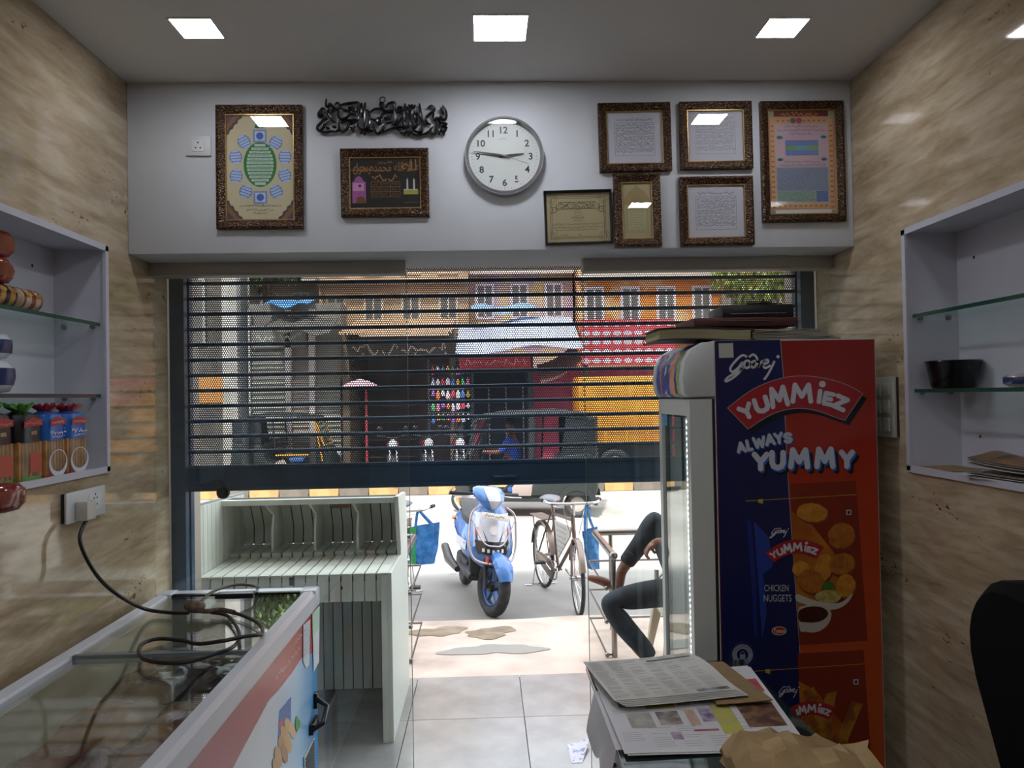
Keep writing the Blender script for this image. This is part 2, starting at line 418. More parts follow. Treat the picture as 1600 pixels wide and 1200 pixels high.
m = MB(); m.box(-30, 30, 15.7, 15.95, -.6, ROAD-.0); kb = struct(m, 'far_kerb', fac)
ky, kk = mat('kerb_yellow', 'b08a5a', .8, col2='9a7a50', nscale=5), mat('kerb_black', '6a6058', .85, col2='5d554e', nscale=5)
q = MB(); q.box(-.295, .295, 15.68, 15.95, ROAD, ROAD+.19); a0 = q.build('kerb_stone', ky, kb, bevel=.012, seg=1)
q = MB(); q.box(-.295, .295, 15.68, 15.95, ROAD, ROAD+.19); a1 = q.build('kerb_stone', kk, kb, bevel=.012, seg=1)
for k in range(40):
    o = (a0, a1)[k] if k < 2 else share((a0, a1)[k % 2], kb)
    o.location = (-11.7+.6*k, 0, 0)
# shallow puddles on the cement apron
pud = mat('wet_cement', '86745e', .35, col2='9a8a76', nscale=9, spec=.3)
for (px, py, rx, ry, sd, lb) in ((683, 985, .2, .09, 1, 'brown puddle on pink cement nearest the white display cabinet'), (766, 987, .19, .09, 2, 'brown puddle on pink cement in front of the blue scooter'),
                             (772, 1016, .3, .075, 3, 'thin grey wet patch on pink cement by the shop platform')):
    c = P(px, py, z=-.12); rn = random.Random(sd)
    def hz(y):
        for i in range(4):
            if ys[i] <= y <= ys[i+1]: return zz[i]+(zz[i+1]-zz[i])*(y-ys[i])/(ys[i+1]-ys[i])
        return zz[-1]
    c = P(px, py, z=hz(c.y)); ph = [rn.uniform(0, 6) for _ in range(4)]
    q = MB(); ring = []
    for k in range(40):
        t = 2*pi*k/40; r = 1+.22*sin(2*t+ph[0])+.16*sin(3*t+ph[1])+.09*sin(7*t+ph[2])
        x, y = c.x+rx*r*cos(t), min(6.4, c.y+ry*2.1*r*sin(t)); ring.append(V((x, y, hz(y)+.0035)))
    cc = V((c.x, c.y, hz(c.y)+.005)); mid = [cc+(p-cc)*.55 for p in ring]
    for p in mid: p.z = hz(p.y)+.005
    n = len(ring); q.add(ring+mid+[cc], [(k, (k+1) % n, n+(k+1) % n, n+k) for k in range(n)]+[(n+k, n+(k+1) % n, 2*n) for k in range(n)])
    single(q, 'puddle', pud if sd < 3 else mat('wet_grey', '96918a', .4, spec=.3), lb, 'puddle', smooth=True)
# ================================================================== THINGS ON THE FRONT WALL
def bronze():
    m = bpy.data.materials.new('hammered_bronze'); m.use_nodes = True; nt = m.node_tree; b = nt.nodes['Principled BSDF']; L = nt.links.new
    tc = nt.nodes.new('ShaderNodeTexCoord'); v = nt.nodes.new('ShaderNodeTexVoronoi'); v.inputs['Scale'].default_value = 150; v.feature = 'F1'
    mp = nt.nodes.new('ShaderNodeMapping'); mp.inputs['Scale'].default_value = (.75, 1, 1.1); L(tc.outputs['Object'], mp.inputs[0]); L(mp.outputs[0], v.inputs[0])
    r = nt.nodes.new('ShaderNodeValToRGB'); e = r.color_ramp.elements; e[0].position = .1; e[0].color = lin('957440'); e[1].position = .62; e[1].color = lin('2b1a0f')
    k = e.new(.35); k.color = lin('4c3420'); L(v.outputs[0], r.inputs[0]); L(r.outputs[0], b.inputs['Base Color'])
    bp = nt.nodes.new('ShaderNodeBump'); bp.inputs['Strength'].default_value = .9; bp.inputs['Distance'].default_value = .003; bp.invert = True
    L(v.outputs[0], bp.inputs['Height']); L(bp.outputs[0], b.inputs['Normal']); b.inputs['Metallic'].default_value = .55; b.inputs['Roughness'].default_value = .34
    return m
bronze = bronze(); goldlip = mat('gilt_lip', 'a98d5c', .3, metal=.8); blackwood = mat('black_wood', '141211', .4)
picglass = glassmat('picture_glass', (.97, .97, .97, 1))
YW = 3.0
CM = {}
def pm(h, rough=.7):
    k = 'print_'+h
    return mat(k, h, rough)

def picture(name, corners, fw, label, art, fm=None, lip=True, cat='picture', d=.02, group='framed pictures on the front wall'):
    c = [P(x, y, y=YW-d) for x, y in corners]        # tl tr br bl
    ctr = sum(c, V())/4; w = ((c[1]-c[0]).length+(c[2]-c[3]).length)/2; h = ((c[3]-c[0]).length+(c[2]-c[1]).length)/2
    a = math.atan2((c[1].z-c[0].z)+(c[2].z-c[3].z), (c[1].x-c[0].x)+(c[2].x-c[3].x))
    t = thing(name, label, cat, (ctr.x, YW, ctr.z), rot=(0, -a, 0), group=group)
    hw, hh = w/2, h/2; iw, ih = hw-fw, hh-fw; q = MB()
    # mitred moulding with a raised outer edge
    prof = [(0, 0), (0, d), (fw*.25, d*1.1), (fw*.8, d*.75), (fw, d*.6), (fw, 0)]
    q.loft([[(sx*(hw-o), -dd, sz*(hh-o)) for o, dd in prof] for sx, sz in ((-1, -1), (1, -1), (1, 1), (-1, 1), (-1, -1))], closed=False)
    q.build('frame', fm or bronze, t, fix=False)
    if lip:
        q = MB(); g = .003
        q.loft([[(sx*(iw+.002-o), -dd, sz*(ih+.002-o)) for o, dd in ((0, d*.55), (0, d*.66), (g, d*.66), (g+.002, d*.45))] for sx, sz in ((-1, -1), (1, -1), (1, 1), (-1, 1), (-1, -1))], closed=False)
        q.build('gilt_lip', goldlip, t, fix=False)
    art(t, iw, ih, d*.3)
    q = MB(); q.box(-iw, iw, -d*.5-.0015, -d*.5, -ih, ih); q.build('glass_pane', picglass, t)
    return t

SEP = ('corner_ornament', 'blue_oval', 'blue_square', 'blue_disc', 'minaret', 'oval', 'green_corner')
class Art:
    """layered flat print: every colour one sheet a hair above the last"""
    def __init__(s, t, iw, ih, d, base): 
        s.t, s.d, s.k = t, d, 0; q = MB(); q.box(-iw, iw, -d, -.002, -ih, ih); s.sheet = q.build('print', pm(base), t)
    def layer(s, col, name, draw, rough=.7):
        s.k += 1; y = -s.d-.00015*s.k; q = MB(); draw(q, lambda u, v: (u, y, v))
        if name in SEP:
            for f in q.f:
                p = MB(); p.poly([q.v[i] for i in f]); p.build(name, pm(col, rough), s.sheet, fix=False)
        else: q.build(name, pm(col, rough), s.sheet, fix=False, kind='stuff' if len(q.f) > 1 else None)

def art_dua(t, W, H, d):
    A = Art(t, W, H, d, 'd2c8a4'); rn = random.Random(3)
    def corner(r):
        def f(q, fn):
            for sx in (-1, 1):
                for sz in (-1, 1):
                    pts = [(sx*W, sz*H)]+[(sx*(W-r*(1-i/8)*(1+.12*(i % 2))), sz*(H-r*1.25*(i/8)*(1+.12*(i % 2)))) for i in range(9)]
                    flat(q, pts, fn)
        return f
    A.layer('5b3b52', 'corner_ornament', corner(.062)); A.layer('8a6a3a', 'corner_ornament', corner(.05)); A.layer('6a4a6a', 'corner_ornament', corner(.03))
    cz = .012
    A.layer('1f7a35', 'green_oval', lambda q, fn: flat(q, ellpts(0, cz, W*.49, H*.43, 40), fn))
    def rows(q, fn):
        for i in range(12):
            v = cz+H*.40-(i+.5)*H*.8/12; x = W*.49*math.sqrt(max(0, 1-((v-cz)/(H*.43))**2))-.012
            if x > .01: flat(q, rect(-x, x, v-H*.024, v+H*.024), fn)
    A.layer('c4dccb', 'text_band', rows)
    ov = [(-.47, .49, .5), (.47, .47, -.5), (-.72, .2, .1), (.74, .2, -.05), (-.71, -.16, -.1), (.73, -.15, .25), (-.43, -.46, -.35), (.47, -.46, .4)]
    A.layer('5a7cc4', 'blue_oval', lambda q, fn: [flat(q, ellpts(u*W, v*H, W*.19, H*.135, 24, r), fn) for u, v, r in ov])
    def orows(q, fn):
        for u, v, r in ov:
            for k in range(5):
                w = -.11+.055*k; L = .16*math.sqrt(max(0.05, 1-(w/.14)**2))
                c_, s_ = cos(r), sin(r); pts = []
                for a, b in rect(-L*W, L*W, (w-.02)*H, (w+.02)*H): pts.append((u*W+a*c_-b*s_, v*H+a*s_+b*c_))
                flat(q, pts, fn)
    A.layer('b9cdec', 'text_band', orows)
    A.layer('7f9bd0', 'blue_square', lambda q, fn: [flat(q, rect(-W*.2, W*.2, v*H-W*.19, v*H+W*.19), fn) for v in (.6, -.57)])
    A.layer('c7d4ea', 'blue_square', lambda q, fn: [flat(q, rect(-W*.15, W*.15, v*H-W*.14, v*H+W*.14), fn) for v in (.6, -.57)])
    A.layer('3f66bd', 'blue_disc', lambda q, fn: [flat(q, ellpts(0, v*H, W*.11, W*.11, 20), fn) for v in (.6, -.57)])
    A.layer('2f7a3f', 'green_dome', lambda q, fn: (flat(q, [(W*.15*math.cos(t), H*.75+W*.2*sin(t)) for t in (pi*i/14 for i in range(15))], fn), flat(q, [(-.002, H*.87), (.002, H*.87), (0, H*.95)], fn)))
    def txt(q, fn):
        for v, x in ((-.73, .62), (-.81, .4), (-.875, .22)): scribble(q, -x*W, x*W, v*H, .008, fn, rn)
        for i in range(12):
            v = cz+H*.40-(i+.5)*H*.8/12; x = W*.49*math.sqrt(max(0, 1-((v-cz)/(H*.43))**2))-.02
            if x > .02: scribble(q, -x, x, v, .006, fn, rn)
    A.layer('3a5a48', 'writing', txt)

LAH = '\ufefb'; ALH = '\ufeea\ufedf\ufe8d'; ILA = '\ufefb\ufe8d'; ALLAH = '\ufeea\ufee0\ufedf\ufe8d'; MUH = '\ufeaa\ufee4\ufea4\ufee3'; RAS = '\ufedd\ufeee\ufeb3\ufead'
def art_black(t, W, H, d):
    A = Art(t, W, H, d, '0b0a0a'); rn = random.Random(5)
    A.layer('b07a38', 'gold_writing', lambda q, fn: (
        q.text(MUH, lambda u, v: fn(u-W*.72, v+H*.5), .05), q.text(' '.join((ALLAH, RAS, MUH, ALLAH, ILA, ALH, LAH)), lambda u, v: fn(u, v+H*.47), .05, squash=.62),
        q.text(ALLAH, lambda u, v: fn(u+W*.74, v+H*.5), .06), scribble(q, -W*.38, W*.4, H*.22, .022, fn, rn), scribble(q, -W*.2, W*.2, H*.82, .01, fn, rn)))
    def grid(q, fn):
        for i in range(4):
            v = H*(.06-.2*i); flat(q, rect(-W*.4, W*.42, v-.001, v+.001), fn)
            u = W*(-.4+.273*i); flat(q, rect(u-.001, u+.001, -H*.54, H*.06), fn)
        for i in range(3):
            for j in range(3): scribble(q, W*(-.36+.273*i), W*(-.17+.273*i), H*(-.04-.2*j), .009, fn, rn)
    A.layer('8a6430', 'gold_grid', grid)
    A.layer('a65a9e', 'pink_shrine', lambda q, fn: flat(q, [(-.94*W, -.78*H), (-.55*W, -.78*H), (-.55*W, .05*H), (-.62*W, .1*H), (-.66*W, .22*H), (-.75*W, .3*H), (-.84*W, .22*H), (-.87*W, .1*H), (-.94*W, .05*H)], fn))
    A.layer('d49ac8', 'pink_shrine_light', lambda q, fn: flat(q, [(-.92*W, -.3*H), (-.6*W, -.3*H), (-.6*W, .02*H), (-.92*W, .02*H)], fn))
    A.layer('6d1c3a', 'shrine_disc', lambda q, fn: flat(q, ellpts(-.72*W, -.1*H, .006, .006, 16), fn))
    A.layer('7b4a24', 'shrine_base', lambda q, fn: flat(q, [(-.85*W, -.78*H), (-.55*W, -.78*H), (-.58*W, -.6*H), (-.66*W, -.5*H), (-.8*W, -.55*H)], fn))
    A.layer('a8a84a', 'courtyard', lambda q, fn: flat(q, rect(.52*W, .94*W, -.45*H, -.27*H), fn))
    A.layer('c9d0c4', 'minaret', lambda q, fn: [flat(q, [(u*W-.004, -.3*H), (u*W+.004, -.3*H), (u*W+.003, .1*H), (u*W, .2*H), (u*W-.003, .1*H)], fn) for u in (.63, .82)]+[flat(q, rect(.53*W, .92*W, -.28*H, -.24*H), fn)])
    A.layer('1a1a18', 'black_shrine', lambda q, fn: flat(q, rect(.6*W, .86*W, -.72*H, -.47*H), fn))
    A.layer('4a4a44', 'pavement', lambda q, fn: flat(q, rect(.52*W, .94*W, -.8*H, -.74*H), fn))

def art_sheet(seed, ink='8f8c9c'):
    def f(t, W, H, d):
        A = Art(t, W, H, d, 'c9c9d2'); rn = random.Random(seed)
        def w(q, fn):
            x, y = W*.72, H*.7
            for u0, u1, v0, v1 in ((-x, x, -y, -y+.0012), (-x, x, y*.82, y*.82+.0012), (-x, -x+.0012, -y, y*.82), (x-.0012, x, -y, y*.82)): flat(q, rect(u0, u1, v0, v1), fn)
            scribble(q, -x*.9, x*.9, y, .011, fn, rn)
            for i in range(10):
                v = y*.7-i*y*1.62/10; scribble(q, -x*.94, x*.94, v, .009, fn, rn)
            for i in range(5): v = y*.6-i*y*.32; flat(q, rect(-x, x, v-.0004, v+.0004), fn)
        A.layer(ink, 'writing', w)
    return f

def art_tall(t, W, H, d):
    A = Art(t, W, H, d, 'c3a586'); rn = random.Random(9)
    A.layer('8fa27c', 'green_corner', lambda q, fn: [flat(q, rect(sx*W*.98-(.02 if sx > 0 else 0), sx*W*.98+(.02 if sx < 0 else 0), a*H, b*H), fn) for sx in (-1, 1) for a, b in ((.88, 1), (-1, -.93))])
    A.layer('5e1512', 'red_header', lambda q, fn: flat(q, rect(-W*.82, W*.82, H*.88, H), fn))
    A.layer('c48a3a', 'gold_title', lambda q, fn: scribble(q, -W*.62, W*.6, H*.935, .017, fn, rn))
    A.layer('c07a7e', 'pink_border', lambda q, fn: flat(q, rect(-W*.97, W*.97, -H*.9, H*.86), fn))
    A.layer('c9a06e', 'border_band', lambda q, fn: flat(q, rect(-W*.94, W*.94, -H*.89, H*.85), fn))
    A.layer('a8643c', 'border_bead', lambda q, fn: [flat(q, rect(u*W-.006, u*W+.006, H*(.7-.098*i)-.003, H*(.7-.098*i)+.003), fn) for u in (-.88, .88) for i in range(17)]
            + [flat(q, rect(W*(-.7+.155*i)-.005, W*(-.7+.155*i)+.005, v*H-.003, v*H+.003), fn) for v in (.8, -.845) for i in range(10)])
    A.layer('c4aab2', 'field', lambda q, fn: flat(q, rect(-W*.8, W*.8, -H*.8, H*.74), fn))
    A.layer('8fa0b8', 'blue_field', lambda q, fn: flat(q, rect(-W*.78, W*.78, -H*.56, -H*.1), fn))
    A.layer('8fb59c', 'green_field', lambda q, fn: flat(q, rect(-W*.78, W*.35, -H*.77, -H*.56), fn))
    A.layer('5a83b8', 'blue_corner', lambda q, fn: flat(q, rect(W*.4, W*.76, -H*.77, -H*.56), fn))
    A.layer('6f86c8', 'panel', lambda q, fn: flat(q, rect(-W*.5, W*.5, H*.13, H*.42), fn))
    A.layer('6ea06a', 'panel', lambda q, fn: flat(q, rect(-W*.5, W*.5, H*.23, H*.32), fn))
    A.layer('5fa3ae', 'oval', lambda q, fn: [flat(q, ellpts(0, H*.275, W*.17, H*.045), fn)]+[flat(q, ellpts(sx*W*.66, v*H, W*.1, H*.035), fn) for sx in (-1, 1) for v in (.48, .05)])
    A.layer('41546a', 'oval', lambda q, fn: [flat(q, ellpts(sx*W*.66, v*H, W*.07, H*.024), fn) for sx in (-1, 1) for v in (.48, .05)])
    A.layer('b0385a', 'emblem', lambda q, fn: flat(q, ellpts(-W*.07, H*.8, .012, .012), fn)); A.layer('5c5a62', 'emblem', lambda q, fn: flat(q, ellpts(-W*.25, H*.8, .011, .011), fn))
    def wr(q, fn):
        for v, x in ((.69, .5), (.61, .72), (.54, .3)): scribble(q, -x*W, x*W, v*H, .008, fn, rn)
        for v, x in ((-.0, .55), (-.06, .68)): scribble(q, -x*W, x*W, v*H, .008, fn, rn)
        for i in range(14): scribble(q, -.75*W, .75*W, H*(-.13-.031*i), .006, fn, rn)
        for i in range(6): scribble(q, -.75*W, .7*W, H*(-.585-.033*i), .006, fn, rn)
        for v in (.4, .34, .2, .15): scribble(q, -.46*W, .46*W, v*H, .007, fn, rn)
    A.layer('6b6480', 'writing', wr)
    A.layer('d3d6cf', 'white_strip', lambda q, fn: flat(q, rect(-W*.84, W*.84, -H*.985, -H*.92), fn))

def art_cert(t, W, H, d):
    A = Art(t, W, H, d, 'b3a67f'); rn = random.Random(11)
    def ln(q, fn):
        x, y = W*.88, H*.86; w = .0018
        for a in (0, .006):
            for u0, u1, v0, v1 in ((-x+a, x-a, -y+a, -y+a+w), (-x+a, x-a, y-a-w, y-a), (-x+a, -x+a+w, -y+a, y-a), (x-a-w, x-a, -y+a, y-a)): flat(q, rect(u0, u1, v0, v1), fn)
        for sx in (-1, 1):
            for sz in (-1, 1):
                for r in (.012, .02): ribbon(q, [(sx*(x-.008)+r*cos(k), sz*(y-.008)+r*sin(k)) for k in (2*pi*i/14 for i in range(15))], .0012, fn)
        ribbon(q, ellpts(0, H*.2, .013, .013, 20)+[(.013, H*.2)], .0012, fn)
        for v, u0, u1, h in ((.2, -.04, .04, .01), (0, -.22, .22, .009), (-.12, -.15, .18, .006), (-.27, -.8, .8, .007), (-.4, -.8, .8, .007), (-.5, -.75, .6, .006), (-.7, -.55, -.35, .006), (-.7, -.02, .08, .006)):
            scribble(q, u0*W, u1*W, v*H, h, fn, rn)
        b = [(-.6, .62), (.58, .62), (.58, .36), (-.6, .36), (-.6, .62)]
        ribbon(q, [(u*W, v*H) for u, v in b], .003, fn)
        for s in (-1, 1): ribbon(q, [(s*u*W, v*H) for u, v in ((.6, .5), (.68, .56), (.68, .26), (.6, .3), (.68, .42), (.86, .45), (.78, .34), (.86, .2), (.68, .24))], .003, fn)
    A.layer('3a301c', 'line_work', ln)
    A.layer('1c160c', 'ribbon_writing', lambda q, fn: [scribble(q, -.55*W, .53*W, v*H, .0135, fn, rn) for v in (.55, .43)])

def art_arch(t, W, H, d):
    A = Art(t, W, H, d, 'b5aa80'); rn = random.Random(13)
    A.layer('a59363', 'arch', lambda q, fn: flat(q, [(-.9*W, .2*H), (.9*W, .2*H), (.82*W, .45*H), (.55*W, .68*H), (.2*W, .8*H), (0, .92*H), (-.2*W, .8*H), (-.55*W, .68*H), (-.82*W, .45*H)], fn))
    A.layer('a8a078', 'field', lambda q, fn: flat(q, rect(-.75*W, .75*W, -.8*H, .05*H), fn)); A.layer('b9b28c', 'field', lambda q, fn: flat(q, rect(-.6*W, .6*W, -.72*H, 0), fn))
    A.layer('80764e', 'writing', lambda q, fn: [scribble(q, -.5*W, .5*W, (-.06-.09*i)*H, .006, fn, rn) for i in range(8)])
    A.layer('8e8050', 'writing', lambda q, fn: [scribble(q, -.4*W, .4*W, (.3+.1*i)*H, .008, fn, rn) for i in range(3)])

picture('picture_frame', [(334, 164), (470, 163), (475, 357), (340, 357)], .036, 'bronze-framed cream print with green oval and ring of blue ovals', art_dua)
picture('picture_frame', [(531, 232), (669, 231), (671, 337), (533, 339)], .034, 'bronze-framed black and gold print with pink shrine, below metal calligraphy', art_black)
picture('picture_frame', [(935, 161), (1048, 159), (1050, 266), (937, 268)], .033, 'square bronze frame with white handwritten sheet, above the narrow beige arch frame', art_sheet(21, '6a6775'))
picture('picture_frame', [(1062, 159), (1175, 157), (1177, 263), (1064, 264)], .033, 'square bronze frame with white sheet, upper of the pair beside the tall picture', art_sheet(22, '8a8896'))
picture('picture_frame', [(1062, 276), (1177, 274), (1179, 382), (1064, 384)], .033, 'square bronze frame with white sheet, lower of the pair beside the tall picture', art_sheet(23, '6e6b79'))
picture('picture_frame', [(1190, 158), (1320, 157), (1321, 345), (1191, 347)], .033, 'tall bronze-framed print with dark red header and orange beaded border', art_tall)
picture('picture_frame', [(850, 298), (956, 295), (958, 379), (852, 382)], .009, 'black-framed beige certificate with a ribbon heading', art_cert, fm=blackwood, lip=False, cat='certificate')
picture('picture_frame', [(959, 271), (1031, 270), (1035, 384), (961, 386)], .034, 'narrow bronze frame with beige arched print beside the certificate', art_arch)

# ------------------------------------------------------------------ wall clock
cc = P(788, 244, y=YW-.02); t = thing('wall_clock', 'round white wall clock with silver rim and black numerals', 'clock', (cc.x, YW, cc.z))
RX = rotm('X', pi/2); q = MB()
q.lathe([(.146, 0), (.153, .006), (.1535, .03), (.150, .038), (.143, .04), (.139, .036), (.1385, .02)], 64, RX, cap=False); q.build('rim', mat('clock_chrome', 'c9cbd0', .22, metal=.85), t, smooth=True)
q = MB(); q.lathe([(.0, 0), (.147, 0), (.147, .018), (0, .018)], 64, RX, cap=False); face = q.build('dial', mat('clock_dial', 'd8ddd8', .5), t)
ck = mat('clock_black', '15161a', .4)
q = MB()
for n_ in range(1, 13):
    if n_ == 5: continue
    a = pi/2-n_*pi/6; u0, v0 = .103*cos(a), .103*sin(a)
    q = MB(); q.text(str(n_), lambda u, v, u0=u0, v0=v0: (u0+u, -.0186, v0+v-.013), .037, bold=.022); q.build('numeral', ck, face, fix=False)
q = MB(); q.text('5', lambda u, v: (.103*cos(pi/2-5*pi/6)-.004+u, -.0186, .103*sin(pi/2-5*pi/6)+v-.013), .037, bold=.022)
q.build('numeral', ck, face, fix=False)
q = MB()
for k in range(60):
    a = 2*pi*k/60; w = .0012 if k % 5 else .002; d_ = V((cos(a), sin(a))); n_ = V((-sin(a), cos(a)))
    q.poly([(p.x, -.0185, p.y) for p in (d_*.122+n_*w/2, d_*.122-n_*w/2, d_*.131-n_*w/2, d_*.131+n_*w/2)])
scribble(q, -.017, .017, .068, .008, lambda u, v: (u, -.0186, v), random.Random(2))
q.build('minute_marks', mat('clock_grey', '8d918f', .5), face, fix=False, kind='stuff')
def hand(name, a, r0, r1, w0, w1, y, m_):
    q = MB(); d_ = V((cos(a), sin(a))); n_ = V((-sin(a), cos(a))); pts = [d_*-r0+n_*w0, d_*-r0-n_*w0, d_*r1*.35-n_*w0, d_*r1-n_*w1, d_*r1+n_*w1, d_*r1*.35+n_*w0]
    q.prism([tuple(p) for p in pts], lambda u, v, w: (u, y-w, v), 0, .001); q.build(name, m_, t)
hand('hour_hand', radians(7), .02, .077, .0042, .0018, -.022, ck); hand('minute_hand', radians(171.5), .022, .122, .0042, .0011, -.0245, ck); hand('second_hand', radians(-19), .02, .1, .0012, .0006, -.027, mat('clock_grey', '8d918f', .5))
q = MB(); q.lathe([(0, .018), (.004, .018), (.004, .03), (0, .03)], 12, RX, cap=False); q.build('centre_pin', goldlip, t)
q = MB(); q.box(.05, .085, -.0195, -.019, -.097, -.072); q.build('sticker', pm('d9dad8'), face)
q = MB(); q.lathe([(0, .034), (.14, .034), (.14, .0355), (0, .0355)], 48, RX, cap=False); q.build('glass', picglass, t)

# ------------------------------------------------------------------ wrought calligraphy ornament
A_ = lambda x, y: (490+x/14.545, 145+y/14.545)
B_ = lambda x, y: (590+x/13.913, 145+y/13.913)
ST = [(A_, s) for s in (
    [(275, 440), (255, 380), (205, 370), (160, 440), (180, 510), (235, 520), (270, 460)], [(150, 400), (120, 480), (130, 560), (200, 560)],
    [(330, 600), (250, 600), (180, 680), (100, 770), (100, 850), (200, 900), (300, 915), (420, 880), (520, 890)], [(340, 620), (270, 690), (230, 790), (160, 860)],
    [(290, 140), (285, 300), (340, 320), (380, 270), (470, 350), (560, 380)], [(340, 380), (340, 480), (370, 560)],
    [(490, 270), (540, 230), (595, 290), (570, 370), (450, 410), (390, 500), (390, 590), (440, 655), (500, 670)],
    [(550, 420), (560, 520), (590, 590), (650, 615), (760, 570), (840, 500), (960, 500)], [(610, 340), (700, 410), (780, 420), (850, 490)],
    [(620, 280), (800, 255), (1020, 215)], [(1030, 220), (1020, 400), (1010, 620), (900, 670), (810, 730), (760, 840), (660, 900), (600, 850), (580, 740), (590, 640)],
    [(1175, 230), (1160, 450), (1150, 790)], [(1000, 700), (1020, 790), (1120, 850), (1230, 800), (1280, 650), (1250, 440), (1200, 400)],
    [(800, 330), (830, 395), (880, 340), (930, 425), (985, 330)], [(840, 790), (890, 830), (945, 770)], [(890, 830), (912, 900)],
    [(1060, 925), (1160, 890), (1300, 870), (1420, 850)], [(1160, 890), (1165, 960)], [(620, 690), (760, 640), (1000, 615)], [(300, 810), (350, 820)], [(440, 780), (510, 790)], [(520, 890), (600, 860)], [(1085, 240), (1085, 560)])]
ST += [(B_, s) for s in (
    [(170, 330), (240, 240), (370, 220), (360, 330), (380, 450), (390, 580), (370, 680), (330, 705)],
    [(-167, 430), (-60, 360), (60, 365), (180, 410), (320, 400), (460, 400), (545, 350), (470, 310), (425, 360)],
    [(-170, 560), (-60, 600), (60, 570), (110, 480), (200, 435), (350, 420)], [(90, 640), (50, 690), (-5, 650), (5, 580), (60, 570), (95, 640)],
    [(150, 540), (180, 590), (220, 540), (260, 585), (300, 500)], [(-90, 680), (-80, 800), (0, 900), (80, 860), (150, 750), (200, 680), (330, 640)],
    [(70, 885), (200, 830), (330, 790), (450, 750), (560, 755)], [(600, 240), (580, 400), (580, 560), (600, 640)], [(510, 480), (520, 620), (570, 730), (640, 760), (690, 680), (712, 400)],
    [(712, 380), (712, 560), (740, 700), (800, 770), (870, 700), (880, 560), (850, 430)], [(910, 240), (930, 400), (960, 560), (992, 660)], [(370, 720), (430, 680), (460, 600), (510, 500), (560, 460)],
    [(680, 260), (710, 325), (750, 285), (780, 335), (815, 270)], [(1090, 335), (1160, 290), (1220, 330), (1230, 390), (1100, 500), (1050, 580), (1090, 660), (1160, 700)],
    [(1410, 280), (1480, 380), (1500, 500), (1470, 590), (1400, 580), (1370, 540), (1330, 590), (1290, 550), (1240, 600), (1210, 540), (1220, 430)],
    [(1380, 330), (1440, 480)], [(1150, 780), (1160, 880), (1220, 920), (1270, 860), (1280, 630)], [(1345, 610), (1360, 780), (1340, 920)],
    [(700, 860), (850, 930), (1000, 920), (1130, 840), (1200, 740)], [(1140, 690), (1040, 690), (980, 740), (960, 850), (900, 870), (790, 830), (760, 760)],
    [(430, 800), (510, 840), (510, 900)], [(580, 770), (570, 930)], [(560, 860), (670, 870), (740, 850)], [(670, 870), (670, 930)], [(1360, 830), (1440, 860), (1500, 780)], [(1440, 860), (1440, 920)],
    [(1350, 660), (1500, 690), (1400, 740), (1520, 760)], [(350, 380), (500, 440)], [(640, 300), (680, 520)], [(800, 400), (830, 640)], [(60, 210), (70, 330), (150, 370)])]
q = MB(); gm = mat('gunmetal', '4a4a4d', .24, metal=1.0)
ctr = P(598, 184, y=YW-.015)
for f_, s_ in ST:
    pts = spline([P(*f_(*p), y=YW-.012) for p in s_], 4); n_ = len(pts)
    pts = [V((p.x-ctr.x, p.y-YW-.004*sin(pi*i/max(1, n_-1)), p.z-ctr.z)) for i, p in enumerate(pts)]
    q.tube(pts, [.0034+.0026*math.sin(pi*min(1, max(0, i/(n_-1)))) for i in range(n_)], 8, nrm=(0, -1, 0), flat=1.4)
q.M = None
rg = [P(*B_(110+58*cos(k), 150+58*sin(k)), y=YW-.008) for k in (2*pi*i/16 for i in range(16))]
cal = thing('calligraphy_ornament', 'black metal Arabic calligraphy ornament hanging above the black framed print', 'wall ornament', (ctr.x, YW, ctr.z))
q.build('lettering', gm, cal, smooth=True, fix=False)
q = MB(); q.tube([V((p.x-ctr.x, p.y-YW, p.z-ctr.z)) for p in rg], .0022, 6, closed=True); q.build('hanging_ring', gm, cal, smooth=True)
dc = P(*B_(90, 262), y=YW-.008); q = MB(); q.ell((dc.x-ctr.x, -.008, dc.z-ctr.z), (.011, .006, .011)); q.build('boss', gm, cal, smooth=True)

# ------------------------------------------------------------------ small socket on the front wall
whitep = mat('white_plastic', 'cfd0d0', .35); darkhole = mat('socket_hole', '1b1b1b', .7)
sc_ = P(311, 229, y=YW); t = thing('wall_socket', 'white socket plate on the front wall beside the cream framed print', 'socket', (sc_.x, YW, sc_.z))
q = MB(); q.box(-.047, .047, -.009, 0, -.038, .038); q.build('plate', whitep, t, bevel=.002)
q = MB(); q.box(-.024, .024, -.0115, -.008, -.022, .024); f_ = q.build('socket_face', mat('socket_face', 'd8d8d8', .4), t, bevel=.001)
q = MB()
for u, v in ((0, .012), (-.009, -.008), (.009, -.008)): q.lathe([(0, .0118), (.0032, .0118)], 10, Mx.Translation((u, 0, v)) @ RX, cap=False)
q.build('pin_holes', darkhole, f_, fix=False, kind='stuff')
